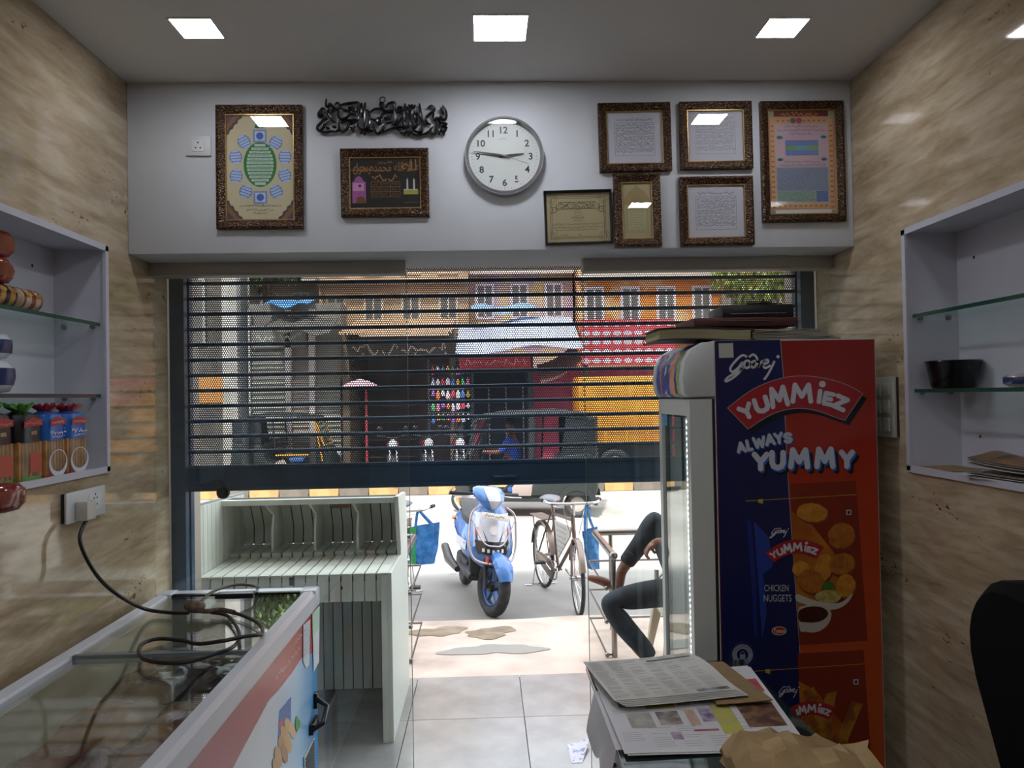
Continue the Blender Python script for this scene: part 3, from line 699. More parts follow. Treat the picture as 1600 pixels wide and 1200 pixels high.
# ================================================================== WALL NICHES AND WHAT STANDS IN THEM
lam = mat('niche_laminate', 'c9c8d2', .4, col2='c4c3ce', nscale=3)
lipm = mat('niche_lip', 'c2c2cc', .35)
shelfg = glassmat('shelf_glass', (.86, .95, .91, 1)); shelfe = mat('shelf_edge', '17463a', .12)
SHZ = {}
def niche(side, n, label, shelves, holes):
    y0, y1, z0, z1 = n; s = side; xw = XL if s < 0 else XR; dep = .19; xi = xw+s*dep; th = .012
    t = thing('wall_niche', label, 'shelf', (xw, (y0+y1)/2, z0), world=True)
    def b(name, xa, xb, *r, m_=lam):
        q = MB(); q.box(min(xa, xb), max(xa, xb), *r); return q.build(name, m_, t)
    b('back_panel', xi, xi-s*.01, y0, y1, z0, z1)
    b('top_panel', xw, xi, y0, y1, z1-th, z1); b('bottom_panel', xw, xi, y0, y1, z0, z0+th)
    b('end_panel', xw, xi, y0, y0+th, z0, z1); b('end_panel', xw, xi, y1-th, y1, z0, z1)
    q = MB(); e = .018; xo = xw-s*.008
    for a in ((y0-.004, y1+.004, z1-e, z1+.004), (y0-.004, y1+.004, z0-.004, z0+e), (y0-.004, y0+e, z0, z1), (y1-e, y1+.004, z0, z1)):
        q.box(min(xo, xw+s*.004), max(xo, xw+s*.004), *a)
    q.build('lip', lipm, t)
    for k, z in enumerate(shelves):
        xa, xb = sorted((xw+s*.012, xi-s*.012))
        q = MB(); q.box(xa, xb, y0+th, y1-th-.012, z-.011, z); g = q.build('glass_shelf', shelfg, t)
        q = MB(); xe = xw+s*.012; q.box(min(xe, xe-s*.0015), max(xe, xe-s*.0015), y0+th, y1-th-.012, z-.012, z+.0006); q.build('shelf_edge', shelfe, g)
        for xp in (xw+s*.04, xw+s*.14):
            q = MB(); q.lathe([(0, 0), (.006, 0), (.007, .016), (0, .016)], 10, Mx.Translation((xp, y1-th, z-.014)) @ rotm('X', pi/2), cap=False); q.build('shelf_pin', mat('steel', '8d8f92', .3, metal=1), g, smooth=True)
    for (yy, zz_) in holes:
        q = MB(); q.lathe([(0, .0006), (.006, .0006)], 12, Mx.Translation((xi-s*.0102, yy, zz_)) @ rotm('Y', -s*pi/2), cap=False); q.build('screw_cap', darkhole, t, fix=False)
    return t
zl = (P(152, 503, x=XL).z, P(152, 616, x=XL).z); zr = (P(1430, 490, x=XR).z, P(1434, 608, x=XR).z)
niche(-1, NL, 'white recessed niche with glass shelves holding bread packets', zl, ((P(50, 415, x=XL-.18).y, P(50, 415, x=XL-.18).z),))
niche(1, NR, 'white recessed niche with glass shelves holding a black bowl', zr, ((P(1522, 402, x=XR+.18).y, P(1522, 402, x=XR+.18).z), (P(1532, 682, x=XR+.18).y, P(1532, 682, x=XR+.18).z)))

film = mat('clear_film', 'c8b8a0', .12, alpha=.28, spec=.8)
toast = mat('toast', '9a6a34', .8, col2='c08a4a', nscale=22)
def pouch(sec, n=16, p=3.0):
    """superellipse sections (cx,cy,z,hx,hy)"""
    out = []
    for cx, cy, z, hx, hy in sec:
        r = []
        for k in range(n):
            a = 2*pi*k/n; c_, s_ = cos(a), sin(a); r.append((cx+hx*math.copysign(abs(c_)**(2/p), c_), cy+hy*math.copysign(abs(s_)**(2/p), s_), z))
        out.append(r)
    return out
def bread(kind, pxa, pxb, ybot, label):
    zf = NL[2]+.012; xc = XL-.045; hx = .042; ya = P(pxa, 700, x=xc+hx).y; yb = P(pxb, 700, x=xc+hx).y; yc = (ya+yb)/2; hy = (yb-ya)/2*.98
    H = P((pxa+pxb)/2, 634, x=xc+hx).z-zf
    t = thing('bread_packet', label, 'bread packet', (xc, yc, zf), group='bread packets on the niche floor'); zs = H*.52
    blk = kind == 'black'; top = mat('black_wrapper', '17161a', .25) if blk else mat('blue_wrapper', '1f5fb0', .22)
    rnd = random.Random(int(pxa))
    q = MB()
    for k in range(7): y = -hy*.82+k*hy*1.64/6; q.box(-hx*.8, hx*.8, y-hy*.1, y+hy*.1, .006, zs*1.02)
    q.build('toast_slices', toast, t, bevel=.004, kind='stuff')
    q = MB(); q.loft(pouch([(0, 0, 0, hx*.9, hy*.94), (0, 0, .006, hx, hy), (0, 0, zs*.5, hx*1.02, hy*1.02), (0, 0, zs+.002, hx, hy)]), caps=False); q.build('clear_film', film, t, smooth=True)
    q = MB(); q.loft(pouch([(0, 0, zs, hx*1.01, hy*1.01), (0, 0, H*.8, hx*1.0, hy*1.0), (0, 0, H*.88, hx*.86, hy*.93), (0, 0, H*.93, hx*.3, hy*.4)])); w = q.build('wrapper', top, t, smooth=True)
    q = MB(); q.loft(pouch([(0, 0, 0, hx*.92, hy*.95), (0, 0, .004, hx*1.015, hy*1.015), (0, 0, .016 if blk else .012, hx*1.02, hy*1.02)])); q.build('bottom_band', mat('green_print', '4f8a2e', .3) if blk else mat('red_print', 'a31c22', .3), t, smooth=True)
    # gathered top
    q = MB()
    for k in range(9):
        a = 2*pi*k/9; L = rnd.uniform(.8, 1.25); q.tube([(0, 0, H*.9), (hx*.35*cos(a), hy*.4*sin(a), H*.97), (hx*.75*L*cos(a), hy*.85*L*sin(a), H*(1+.04*rnd.random()))], [.006, .009, .005], 5)
    q.build('gathered_top', mat('green_print', '4f8a2e', .3) if blk else mat('red_print', 'a31c22', .3), t, smooth=True)
    fx = hx*1.03; F = lambda u, v: (fx, u*hy, v*H)
    q = MB(); flat(q, [(-.75, .72), (.7, .74), (.7, .82), (.3, .83), (-.1, .85), (-.75, .8)], F); q.build('logo', mat('red_print', 'a31c22', .3), w, fix=False)
    q = MB(); fx += .0004
    if blk: q.text('100%', lambda u, v: (fx, u, v+H*.62), .016, bold=.02)
    else: scribble(q, -.75*hy, .75*hy, H*.63, .014, lambda u, v: (fx, u, v), rnd); scribble(q, -.6*hy, .6*hy, H*.57, .007, lambda u, v: (fx, u, v), rnd)
    scribble(q, -.6*hy, .6*hy, H*.77, .008, lambda u, v: (fx, u, v), rnd)
    q.build('print', pm('c9b78a' if blk else 'd8dde6'), w, fix=False, kind='stuff')
    q = MB(); fx = hx*1.025
    if blk: flat(q, rect(-.3, .62, .12, .38), F); q.build('label', mat('orange_label', 'b2462a', .4), t, fix=False)
    else:
        o = ellpts(0, .2, .88, .19, 24); i_ = ellpts(0, .23, .74, .15, 24)
        q.add([F(*p) for p in o]+[F(*p) for p in i_], [(k, (k+1) % 24, 24+(k+1) % 24, 24+k) for k in range(24)]); q.build('label', mat('white_print', 'c7ccd8', .4), t, fix=False)
    return t
bread('black', -22, 28, 752, 'black-topped toast packet with green tuft, farther from the blue packets')
bread('black', 32, 72, 745, 'black-topped toast packet with green tuft, next to the blue packets')
bread('blue', 74, 107, 738, 'blue bread packet with red gathered top, next to the black packets')
bread('blue', 108, 140, 733, 'blue bread packet with red gathered top, by the niche end wall')

def roll(px0, px1, z, x, r, m_, label, endm):
    y0, y1 = P(px0, 460, x=x).y, P(px1, 460, x=x).y; L = y1-y0
    t = thing('cake_roll_packet', label, 'snack packet', (x, (y0+y1)/2, z), group='snack packets on the upper glass shelf')
    RY = Mx.Translation((0, -L/2, r)) @ rotm('X', -pi/2)
    q = MB(); q.lathe([(0, L*.02), (r*.7, L*.01), (r*.97, L*.08), (r, L*.2), (r, L*.8), (r*.97, L*.92), (r*.7, L*.99), (0, L*.98)], 20, RY, cap=False); q.build('wrapper', m_, t, smooth=True)
    for a, b, mm in ((.12, .2, endm), (.42, .6, endm), (.8, .88, endm)):
        q = MB(); q.lathe([(r*1.01, L*a), (r*1.015, L*b)], 20, RY, cap=False); q.build('printed_band', mm, t, smooth=True)
    q = MB()
    for a in (.3, .7):
        q.add([(r*1.03*cos(k_*.5-.1), -L/2+L*a+.016*sin(j*pi/5), r+r*1.03*sin(k_*.5-.1+.3)) for j in range(10) for k_ in (.4+.5*cos(j*pi/5),)], [tuple(range(10))])
    q.build('cake_picture', toast, t, fix=False, kind='stuff')
roll(16, 54, zl[0], XL-.05, .034, mat('cream_wrapper', 'b9a48c', .25), 'cream cake roll packet lying on the upper glass shelf, at the end', mat('brown_print', '7c3f20', .3))
roll(-26, 14, zl[0], XL-.05, .034, mat('yellow_wrapper', 'b5863a', .25), 'yellow and black cake roll packet lying on the upper glass shelf', mat('black_print', '1a1512', .3))
def lump(name, c, r, m_, m2, label, cat, group=None, sd=1):
    rn = random.Random(sd); t = thing(name, label, cat, c, group=group); q = MB(); S = []
    for k in range(7):
        a = pi*k/6; f = sin(a)**.6; S.append([(r[0]*f*math.cos(b)*(1+.12*rn.uniform(-1, 1)), r[1]*f*sin(b)*(1+.12*rn.uniform(-1, 1)), r[2]*(1-cos(a))) for b in (2*pi*j/14 for j in range(14))])
    q.loft(S); q.build('packet', m_, t, smooth=True, ang=70)
    q = MB(); q.loft([[(p[0]*1.03, p[1]*1.03, p[2]) for p in S[i]] for i in (2, 3, 4)], caps=False); q.build('printed_band', m2, t, smooth=True)
redw = mat('red_wrapper', '8e2f22', .25); cw_ = mat('white_wrapper', 'c3c6cf', .25); bp_ = mat('navy_print', '28325e', .3)
yb_ = P(-3, 420, x=XL-.05).y
lump('bun_packet', (XL-.06, yb_, zl[0]+.066), (.045, .055, .04), redw, mat('brown_print', '7c3f20', .3), 'red bun packet, lower of two piled on the cake rolls', 'snack packet', 'red bun packets', 4)
lump('bun_packet', (XL-.06, yb_+.005, zl[0]+.143), (.043, .052, .042), redw, mat('brown_print', '7c3f20', .3), 'red bun packet, topmost of two piled on the cake rolls', 'snack packet', 'red bun packets', 5)
yb_ = P(-4, 580, x=XL-.05).y
lump('white_packet', (XL-.055, yb_, zl[1]), (.045, .06, .05), cw_, bp_, 'white and blue packet standing on the lower glass shelf', 'snack packet', 'white and blue packets', 6)
lump('white_packet', (XL-.055, yb_-.008, zl[1]+.098), (.042, .056, .04), cw_, bp_, 'white and blue packet stacked on top of another', 'snack packet', 'white and blue packets', 7)
c = P(8, 776, x=XL+.045); lump('red_packet', (XL+.042, c.y, c.z-.045), (.04, .075, .042), mat('red_film', '7d1f18', .12, spec=.8), mat('clear_red', '8c4a40', .1), 'crumpled red plastic packet hanging below the bread niche', 'packet', None, 8)

# right niche
c = P(1490, 600, x=XR+.1); t = thing('bowl', 'glossy black plastic bowl on the lower glass shelf', 'bowl', (c.x, c.y, zr[1]))
q = MB(); q.lathe([(0, 0), (.062, 0), (.068, .006), (.083, .088), (.086, .092), (.081, .093), (.065, .01), (0, .006)], 40, cap=False); q.build('bowl_shell', mat('black_plastic', '0b0b0d', .22), t, smooth=True)
q = MB(); q.torus(.084, .0035, Mx.Translation((0, 0, .091)), 40, 8); q.build('rim', mat('black_plastic', '0b0b0d', .22), t, smooth=True)
c = P(1596, 601, x=XR+.09); lump('snack_packet', (c.x, c.y, zr[1]), (.05, .045, .02), mat('foil_wrapper', 'b9aea4', .2, metal=.3), mat('navy_print', '28325e', .3), 'small crumpled foil packet beside the black bowl', 'snack packet', None, 9)

news = mat('newsprint', 'b4b0a8', .85, col2='a9a59d', nscale=8)
zf = NR[2]+.0125
def card(name, label, cat, c, w, l, rz, h, m_, wav=.004, sd=0, z0=zf):
    q = MB(); rn = random.Random(sd); p1, p2 = rn.uniform(0, 6), rn.uniform(0, 6)
    q.sheet(lambda u, v: ((u-.5)*w, (v-.5)*l, wav*(1+sin(u*5+p1)*cos(v*4+p2))), 10, 10, h)
    o = single(q, name, m_, label, cat, smooth=True); o.location = (c[0], c[1], z0); o.rotation_euler = (0, 0, rz); return o
yc = P(1470, 735, x=XR+.07).y
card('cardboard_sheet', 'brown cardboard sheet lying flat on the right niche floor', 'cardboard', (XR+.085, yc-.02, 0), .15, .22, .1, .003, mat('kraft', '8a6f4f', .85, col2='7f6546', nscale=20), .001)
def folded(name, label, c, w, l, rz, z0, cov, lift):
    t = thing(name, label, 'magazine', (c[0], c[1], z0), rotz=rz); q = MB()
    f = lambda u, v, k: ((u-.5)*w, (v-.5)*l, k*.006+lift*(v**2)*(.5+.5*sin(u*3))+.004*sin(u*6+k))
    for k in range(4):
        q = MB(); q.sheet(lambda u, v: f(u, v, k), 10, 10, .0012); q.build('page', cov if k == 3 else news, t, smooth=True)
    q = MB(); q.sheet(lambda u, v: (f(.1+.8*u, .2+.6*v, 3)[0], f(.1+.8*u, .2+.6*v, 3)[1], f(.1+.8*u, .2+.6*v, 3)[2]+.0016), 8, 8); q.build('cover_print', mat('cover_orange', '8a6234', .4, col2='4a3a34', nscale=14), t, smooth=True)
c = P(1580, 742, x=XR+.06)
folded('magazine', 'curled brown magazine lying on folded papers in the right niche', (XR+.085, c.y, 0), .17, .2, .25, zf+.028, mat('dark_cover', '3c3030', .35, col2='7d6147', nscale=10), .03)
folded('folded_paper', 'folded newspaper under the brown magazine in the right niche', (XR+.072, c.y-.03, 0), .16, .26, .1, zf+.0, mat('green_cover', '7c8070', .6, col2='a19e92', nscale=12), .004)

# ------------------------------------------------------------------ sockets and switches on the side walls
ya, yb = P(95, 790, x=XL).y, P(155, 785, x=XL).y; za, zb = P(125, 808, x=XL).z-.004, P(125, 766, x=XL).z
t = thing('wall_socket', 'white socket plate with a plug in it on the left stone wall', 'socket', (XL, (ya+yb)/2, (za+zb)/2), world=True)
q = MB(); q.box(XL, XL+.012, ya, yb, za, zb); q.build('back_box', mat('dark_gasket', '2a2826', .6), t)
q = MB(); q.box(XL+.012, XL+.02, ya-.003, yb+.003, za-.003, zb+.003); pl = q.build('plate', whitep, t, bevel=.002)
q = MB(); q.box(XL+.02, XL+.0225, yb-.11, yb-.03, (za+zb)/2-.03, (za+zb)/2+.03); f_ = q.build('socket_face', mat('socket_face', 'd8d8d8', .4), t, bevel=.001)
q = MB()
for u, v in ((-.01, .014), (.01, .014), (-.01, -.008), (.01, -.008), (0, .026)): q.lathe([(0, .0228), (.004, .0228)], 8, Mx.Translation((XL, yb-.07+u, (za+zb)/2+v)) @ rotm('Y', pi/2), cap=False)
q.build('pin_holes', darkhole, f_, fix=False, kind='stuff')
PLUG = V((XL+.045, ya+.075, (za+zb)/2-.012))
y0, y1 = P(1372, 640, x=XR).y, P(1405, 640, x=XR).y; y0, y1 = min(y0, y1), max(y0, y1); z1_, z0_ = P(1388, 590, x=XR).z, P(1388, 681, x=XR).z
t = thing('switchboard', 'white switchboard on the right stone wall behind the tall fridge', 'switchboard', (XR, (y0+y1)/2, (z0_+z1_)/2), world=True)
q = MB(); q.box(XR-.01, XR, y0, y1, z0_, z1_); q.build('back_box', mat('dark_gasket', '2a2826', .6), t)
q = MB(); q.box(XR-.02, XR-.01, y0-.003, y1+.003, z0_-.003, z1_+.003); q.build('plate', mat('cream_plastic', 'a8a69a', .4), t, bevel=.002)
for i in range(2):
    for j in range(3):
        yy = y0+(y1-y0)*(.3+.4*i); zz_ = z0_+(z1_-z0_)*(.2+.3*j); q = MB(); q.box(XR-.026, XR-.019, yy-.018, yy+.018, zz_-.024, zz_+.024); q.build('switch', mat('cream_switch', 'b3b1a5', .35), t, bevel=.002)
# ================================================================== CHEST FREEZER
FT = .90; fa, fb = P(264, 917, z=FT), P(498, 917, z=FT)
FX0, FX1, FY0, FY1 = fa.x, fb.x, 1.5, 3.165; RW = .05
fwh = mat('freezer_white', 'd2d5da', .32); fgrey = mat('freezer_rim', 'c6c9d0', .3); blk = mat('black_plastic', '0b0b0d', .22)
fz = thing('chest_freezer', 'white chest freezer with sliding glass lids and red and blue printed side', 'freezer', ((FX0+FX1)/2, (FY0+FY1)/2, 0), world=True)
q = MB(); q.box(FX0+.012, FX1-.012, FY0+.012, FY1-.012, .04, .42)
q.box(FX0+.012, FX0+.05, FY0+.012, FY1-.012, .42, .86); q.box(FX1-.05, FX1-.012, FY0+.012, FY1-.012, .42, .86)
q.box(FX0+.05, FX1-.05, FY0+.012, FY0+.05, .42, .86); q.box(FX0+.05, FX1-.05, FY1-.05, FY1-.012, .42, .86); q.build('body', fwh, fz)
q = MB()
for a, b in ((FX0+.05, FX0+.056), (FX1-.056, FX1-.05)): q.box(a, b, FY0+.05, FY1-.05, .42, .86)
for a, b in ((FY0+.05, FY0+.056), (FY1-.056, FY1-.05)): q.box(FX0+.056, FX1-.056, a, b, .42, .86)
q.box(FX0+.056, FX1-.056, FY0+.056, FY1-.056, .42, .426); q.build('liner', mat('liner_cream', 'b9b6a4', .45), fz)
q = MB()   # rim: four rails with sloped outer shoulder
prof = [(0, .83), (0, .885), (.012, FT), (RW-.004, FT-.004), (RW, FT-.012), (RW, .84)]
q.loft([[((FX0+o) if sx < 0 else (FX1-o), (FY0+o) if sy < 0 else (FY1-o), z) for o, z in prof] for sx, sy in ((-1, -1), (1, -1), (1, 1), (-1, 1), (-1, -1))], closed=False)
q.build('rim', fgrey, fz, fix=False)
for sx in (-1, 1):
    for sy in (-1, 1):
        x, y = (FX0 if sx < 0 else FX1), (FY0 if sy < 0 else FY1); q = MB(); q.box(min(x-sx*.062, x+sx*.002), max(x-sx*.062, x+sx*.002), min(y-sy*.075, y+sy*.002), max(y-sy*.075, y+sy*.002), .835, FT+.0015)
        q.build('corner_cap', mat('corner_grey', '7f858a', .4) if sy < 0 else fgrey, fz, bevel=.006)
fglass = glassmat('freezer_glass', (.93, .96, .95, 1))
ym = P(245, 1023, z=FT-.01).y
for a, b, z, nm in ((ym, FY1-RW-.02, FT-.012, 'upper'), (FY0+RW, ym+.05, FT-.022, 'lower')):
    q = MB(); q.box(FX0+RW-.003, FX1-RW+.003, a, b, z, z+.005); l_ = q.build('glass_lid', fglass, fz)
    q = MB(); e = a if nm == 'upper' else b; q.box(FX0+RW, FX1-RW, e-.008, e+.008, z-.003, z+.008); q.build('lid_edge', mat('lid_edge_grey', '6f757a', .35), l_)
q = MB(); q.box(FX0+RW, FX1-RW, FY1-RW-.022, FY1-RW, FT-.02, FT-.003); q.build('end_seal', blk, fz)
xm = P(373, 923, z=FT).x; q = MB(); q.box(xm-.075, xm+.075, FY1-RW-.05, FY1-RW-.008, FT-.012, FT+.004); q.build('lid_handle', mat('handle_black', '1d1f22', .35), fz, bevel=.004)
for sx, sy in ((0, 0), (1, 0), (0, 1), (1, 1)):
    x = (FX0+.06, FX1-.06)[sx]; y = (FY0+.08, FY1-.08)[sy]; q = MB(); q.lathe([(0, 0), (.025, 0), (.025, .03), (.012, .045), (0, .045)], 14, Mx.Translation((x, y, 0)), cap=False); q.build('castor', blk, fz, smooth=True)

# printed right side
xs = FX1-.011; SP = lambda px, py: (P(px, py, x=xs).y, P(px, py, x=xs).z)
def side_mat():
    m = bpy.data.materials.new('freezer_print'); m.use_nodes = True; nt = m.node_tree; b = nt.nodes['Principled BSDF']
    tc = nt.nodes.new('ShaderNodeTexCoord'); sx = nt.nodes.new('ShaderNodeSeparateXYZ'); nt.links.new(tc.outputs['Generated'], sx.inputs[0])
    r = nt.nodes.new('ShaderNodeValToRGB'); e = r.color_ramp.elements; e[0].position = .55; e[0].color = lin('cfd3d8'); e[1].position = .99; e[1].color = lin('1f86c4'); k = e.new(.8); k.color = lin('a3c6e0')
    nt.links.new(sx.outputs[1], r.inputs[0]); nt.links.new(r.outputs[0], b.inputs['Base Color']); b.inputs['Roughness'].default_value = .22; return m
q = MB(); q.box(xs-.001, xs+.001, FY0+.012, FY1-.012, .06, .845); sp = q.build('printed_side', side_mat(), fz, fix=False)
lay = [0]
def decal(col, name, draw, rough=.25, kind=None, m_=None):
    lay[0] += 1; x = xs+.001+.0002*lay[0]; q = MB(); draw(q, lambda u, v: (x, u, v)); return q.build(name, m_ or pm(col, rough), sp, fix=False, kind=kind)
low = [SP(*p) for p in ((497, 1010), (484, 1022), (471, 1028), (455, 1052), (434, 1079), (419, 1095), (395, 1140), (363, 1200), (330, 1262), (250, 1420))]
low = [(FY1-.012, low[0][1])]+[p for p in low if p[0] < FY1-.012]; low = [p for p in low if p[0] > FY0+.02]; low.append((FY0+.012, low[-1][1]+(low[-1][1]-low[-2][1])*.5))
decal('a3151c', 'red_band', lambda q, fn: [q.add([fn(a[0], a[1]), fn(b[0], b[1]), fn(b[0], .845), fn(a[0], .845)], [(0, 1, 2, 3)]) for a, b in zip(low, low[1:])])
rn = random.Random(4)
decal('d8b8b4', 'small_writing', lambda q, fn: (scribble(q, SP(430, 1060)[0], SP(468, 1015)[0], SP(450, 1052)[1]+.035, .018, fn, rn), scribble(q, SP(458, 1000)[0], SP(472, 990)[0], SP(465, 1000)[1], .014, fn, rn)), kind='stuff')
C7 = lambda x, y: SP(250+x/4.138, 910+y/4.138)
decal('1d5fa8', 'blue_carton', lambda q, fn: flat(q, [C7(*p) for p in ((768, 830), (845, 738), (843, 900), (760, 1005))], fn))
decal('c23a3a', 'carton_emblem', lambda q, fn: flat(q, [C7(780+14*cos(k), 920+30*sin(k)) for k in (2*pi*i/14 for i in range(14))], fn))
for (x, y, rx, ry, cl) in ((826, 925, 22, 50, 'd3a868'), (800, 985, 24, 60, 'c8975a'), (852, 960, 20, 52, 'd8b27c'), (785, 1060, 24, 70, 'b9834a'), (822, 1040, 22, 62, 'cf9f60'), (760, 1130, 24, 70, 'c28c50'), (800, 1110, 20, 60, 'a87440'), (745, 1195, 22, 60, 'b9834a')):
    decal(cl, 'wafer_print', lambda q, fn: flat(q, [C7(x+rx*cos(k)+10*sin(k), y+ry*sin(k)) for k in (2*pi*i/16 for i in range(16))], fn))
decal('4f9a3a', 'leaf_print', lambda q, fn: flat(q, [C7(885+16*cos(k), 915+45*sin(k)*(1+.3*cos(3*k))) for k in (2*pi*i/16 for i in range(16))], fn))
for k_, pts in enumerate((((920, 275), (965, 238), (958, 535), (938, 555), (920, 515)), ((978, 200), (1026, 150), (1022, 515), (987, 582)))):
    decal('c5c9cc', 'paper_sticker', lambda q, fn: flat(q, [C7(*p) for p in pts], fn), .7)
decal('a9c4ae', 'sticker_heading', lambda q, fn: flat(q, [C7(*p) for p in ((978, 203), (1025, 155), (1024, 290), (980, 345))], fn), .7)
decal('7f8894', 'sticker_writing', lambda q, fn: [scribble(q, C7(925, 300+30*i)[0], C7(958, 300+30*i)[0], C7(940, 300+30*i)[1], .008, fn, rn) for i in range(6)], kind='stuff')
va, vb = C7(922, 950), C7(990, 1000); vy0, vy1 = va[0], vb[0]; vz1 = min(va[1], vb[1]); vz0 = vz1-.26
q = MB(); x = xs+.002; q.box(x, x+.004, vy0, vy1, vz0, vz1); vp = q.build('vent_plate', mat('vent_white', 'b7bbbc', .4), fz)
q = MB()
for k in range(22): z = vz0+.012+k*(vz1-vz0-.024)/21; q.bar((x+.006, vy0+.012, z-.004), (x+.006, vy1-.012, z+.004), .004, .004)
q.build('vent_slats', mat('vent_dark', '4b5052', .5), vp, kind='stuff')
hb = V((xs, C7(985, 900)[0]-.01, C7(985, 900)[1])); q = MB(); q.box(xs, xs+.018, hb.y-.05, hb.y+.05, hb.z-.03, hb.z+.012)
q.tube([(xs+.012, hb.y-.045, hb.z-.01), (xs+.05, hb.y-.03, hb.z+.01), (xs+.055, hb.y+.03, hb.z+.05), (xs+.012, hb.y+.045, hb.z+.075)], .011, 8); q.box(xs, xs+.016, hb.y+.03, hb.y+.06, hb.z+.04, hb.z+.1)
q.build('side_handle', blk, fz, bevel=.003)

# frozen packets inside
rn = random.Random(31)
kinds = [('clear plastic bag of pale frozen food inside the freezer', mat('bag_white', '8d8678', .2, spec=.7, col2='5a4c3e', nscale=9, nlo=.35, nhi=.65)), ('brown bag of frozen meat pieces inside the freezer', mat('bag_brown', '3d2c22', .2, col2='6b5340', nscale=12)),
         ('orange-brown carton of frozen snacks inside the freezer', mat('bag_orange', '6b4526', .25, col2='8a6238', nscale=10)), ('dark red packet of frozen meat inside the freezer', mat('bag_red', '4f2620', .25, col2='6e3d30', nscale=16))]
q = MB(); zb_ = .64
for k in range(15): y = FY0+.09+k*.105; q.tube([(FX0+.06, y, zb_), (FX1-.06, y, zb_)], .003, 5)
for k in range(6): x = FX0+.075+k*(FX1-FX0-.15)/5; q.tube([(x, FY0+.06, zb_), (x, FY1-.06, zb_)], .003, 5)
q.build('wire_basket', mat('basket_white', 'a8aaa6', .4), fz, kind='stuff')
rowl = ['row farthest from shutter', 'second farthest row', 'middle row', 'second row from shutter', 'row nearest shutter']
k = 0
for j in range(5):
    for i in range(2):
        x = FX0+.184+i*.257+rn.uniform(-.002, .002); y = FY0+.215+j*.306+rn.uniform(-.004, .004); lb, mm = kinds[(k*3+j+i) % 4]; k += 1
        lb = f"{lb.replace(' inside the freezer', '')}, {('wall side', 'aisle side')[i]}, {rowl[j]}"
        hx, hy, hz_ = .116, .142, .06; q = MB(); ph = rn.uniform(0, 6)
        def pil(u, v, s):
            a, b = 2*u-1, 2*v-1; e = max(0, (1-a**4))*max(0, (1-b**4)); return (hx*a, hy*b, s*hz_*(e**.6)*(.8+.14*sin(7*a+ph)*cos(6*b+ph)+.06*sin(17*a-11*b))+hz_)
        N = 16; top_ = [pil(i_/N, j_/N, 1) for j_ in range(N+1) for i_ in range(N+1)]; bot = [pil(i_/N, j_/N, -1) for j_ in range(N+1) for i_ in range(N+1)]; Q = N+1
        q.add(top_, [(j_*Q+i_, j_*Q+i_+1, (j_+1)*Q+i_+1, (j_+1)*Q+i_) for j_ in range(N) for i_ in range(N)]); q.add(bot, [(j_*Q+i_, (j_+1)*Q+i_, (j_+1)*Q+i_+1, j_*Q+i_+1) for j_ in range(N) for i_ in range(N)])
        o = single(q, 'frozen_packet', mm, lb, 'frozen packet', 'frozen packets in the chest freezer', smooth=True, fix=False); o.location = (x, y, zb_+.004); o.rotation_euler = (0, 0, rn.uniform(-.03, .03))

# ------------------------------------------------------------------ power cable on the lid
zt = FT+.004; cb = mat('cable_black', '141312', .45); tape = mat('brown_tape', '4a3a2c', .6, col2='6a5643', nscale=60)
t = thing('power_cable', 'black power cable with taped joint coiled on the freezer lid', 'cable', (fa.x+.3, 2.6, FT), world=True)
q = MB(); q.box(PLUG.x-.024, PLUG.x+.016, PLUG.y-.03, PLUG.y+.03, PLUG.z-.035, PLUG.z+.03); q.build('plug', mat('plug_white', 'c9c6bd', .35), t, bevel=.006)
path = [(PLUG.x, PLUG.y, PLUG.z-.03), P(125, 845, x=XL+.055), P(150, 897, x=XL+.085), P(185, 930, x=XL+.14), P(225, 951, z=zt+.02), P(262, 957, z=zt+.004), P(295, 958, z=zt+.006)]
q = MB(); q.tube(spline(path, 8), .0065, 8); q.build('cable', cb, t, smooth=True, fix=False)
lp = [(330, 957), (355, 962), (370, 980), (374, 998), (362, 1012), (335, 1022), (300, 1033), (262, 1036), (228, 1031), (217, 1019), (224, 1005), (250, 998), (285, 1001), (310, 1006), (350, 1001), (385, 994), (409, 990), (405, 975), (385, 964), (365, 957)]
pp = [P(*p, z=zt+.0035+(.012 if i in (14, 15) else 0)) for i, p in enumerate(lp)]; q = MB(); q.tube(spline(pp, 7), .0062, 8); q.build('cable', cb, t, smooth=True, fix=False)
q = MB(); q.tube(spline([P(*p, z=zt+h) for p, h in (((366, 957), .006), ((345, 953), .01), ((322, 955), .012), ((300, 953), .014))], 5), [.009]*15+[.012], 8); q.build('taped_joint', tape, t, smooth=True, fix=False)
c = P(306, 948, z=zt+.022); q = MB(); q.ell(c, (.034, .03, .022), 14, 8); q.ell(c+V((-.02, .0, .006)), (.022, .02, .02), 10, 7); q.build('taped_plug', tape, t, smooth=True)
q = MB(); q.tube(spline([P(314, 940, z=zt+.035), P(330, 926, z=zt+.05), P(352, 917, z=zt+.05), P(375, 913, z=zt+.045), P(396, 915, z=zt+.03), V((P(405, 917, z=FT).x, FY1-.012, FT+.0075)), V((P(406, 917, z=FT).x, FY1+.009, FT-.012)), V((P(407, 917, z=FT).x, FY1+.0085, FT-.09))], 6), .006, 8)
q.build('brown_cable', mat('cable_brown', '5b4c3e', .5), t, smooth=True, fix=False)
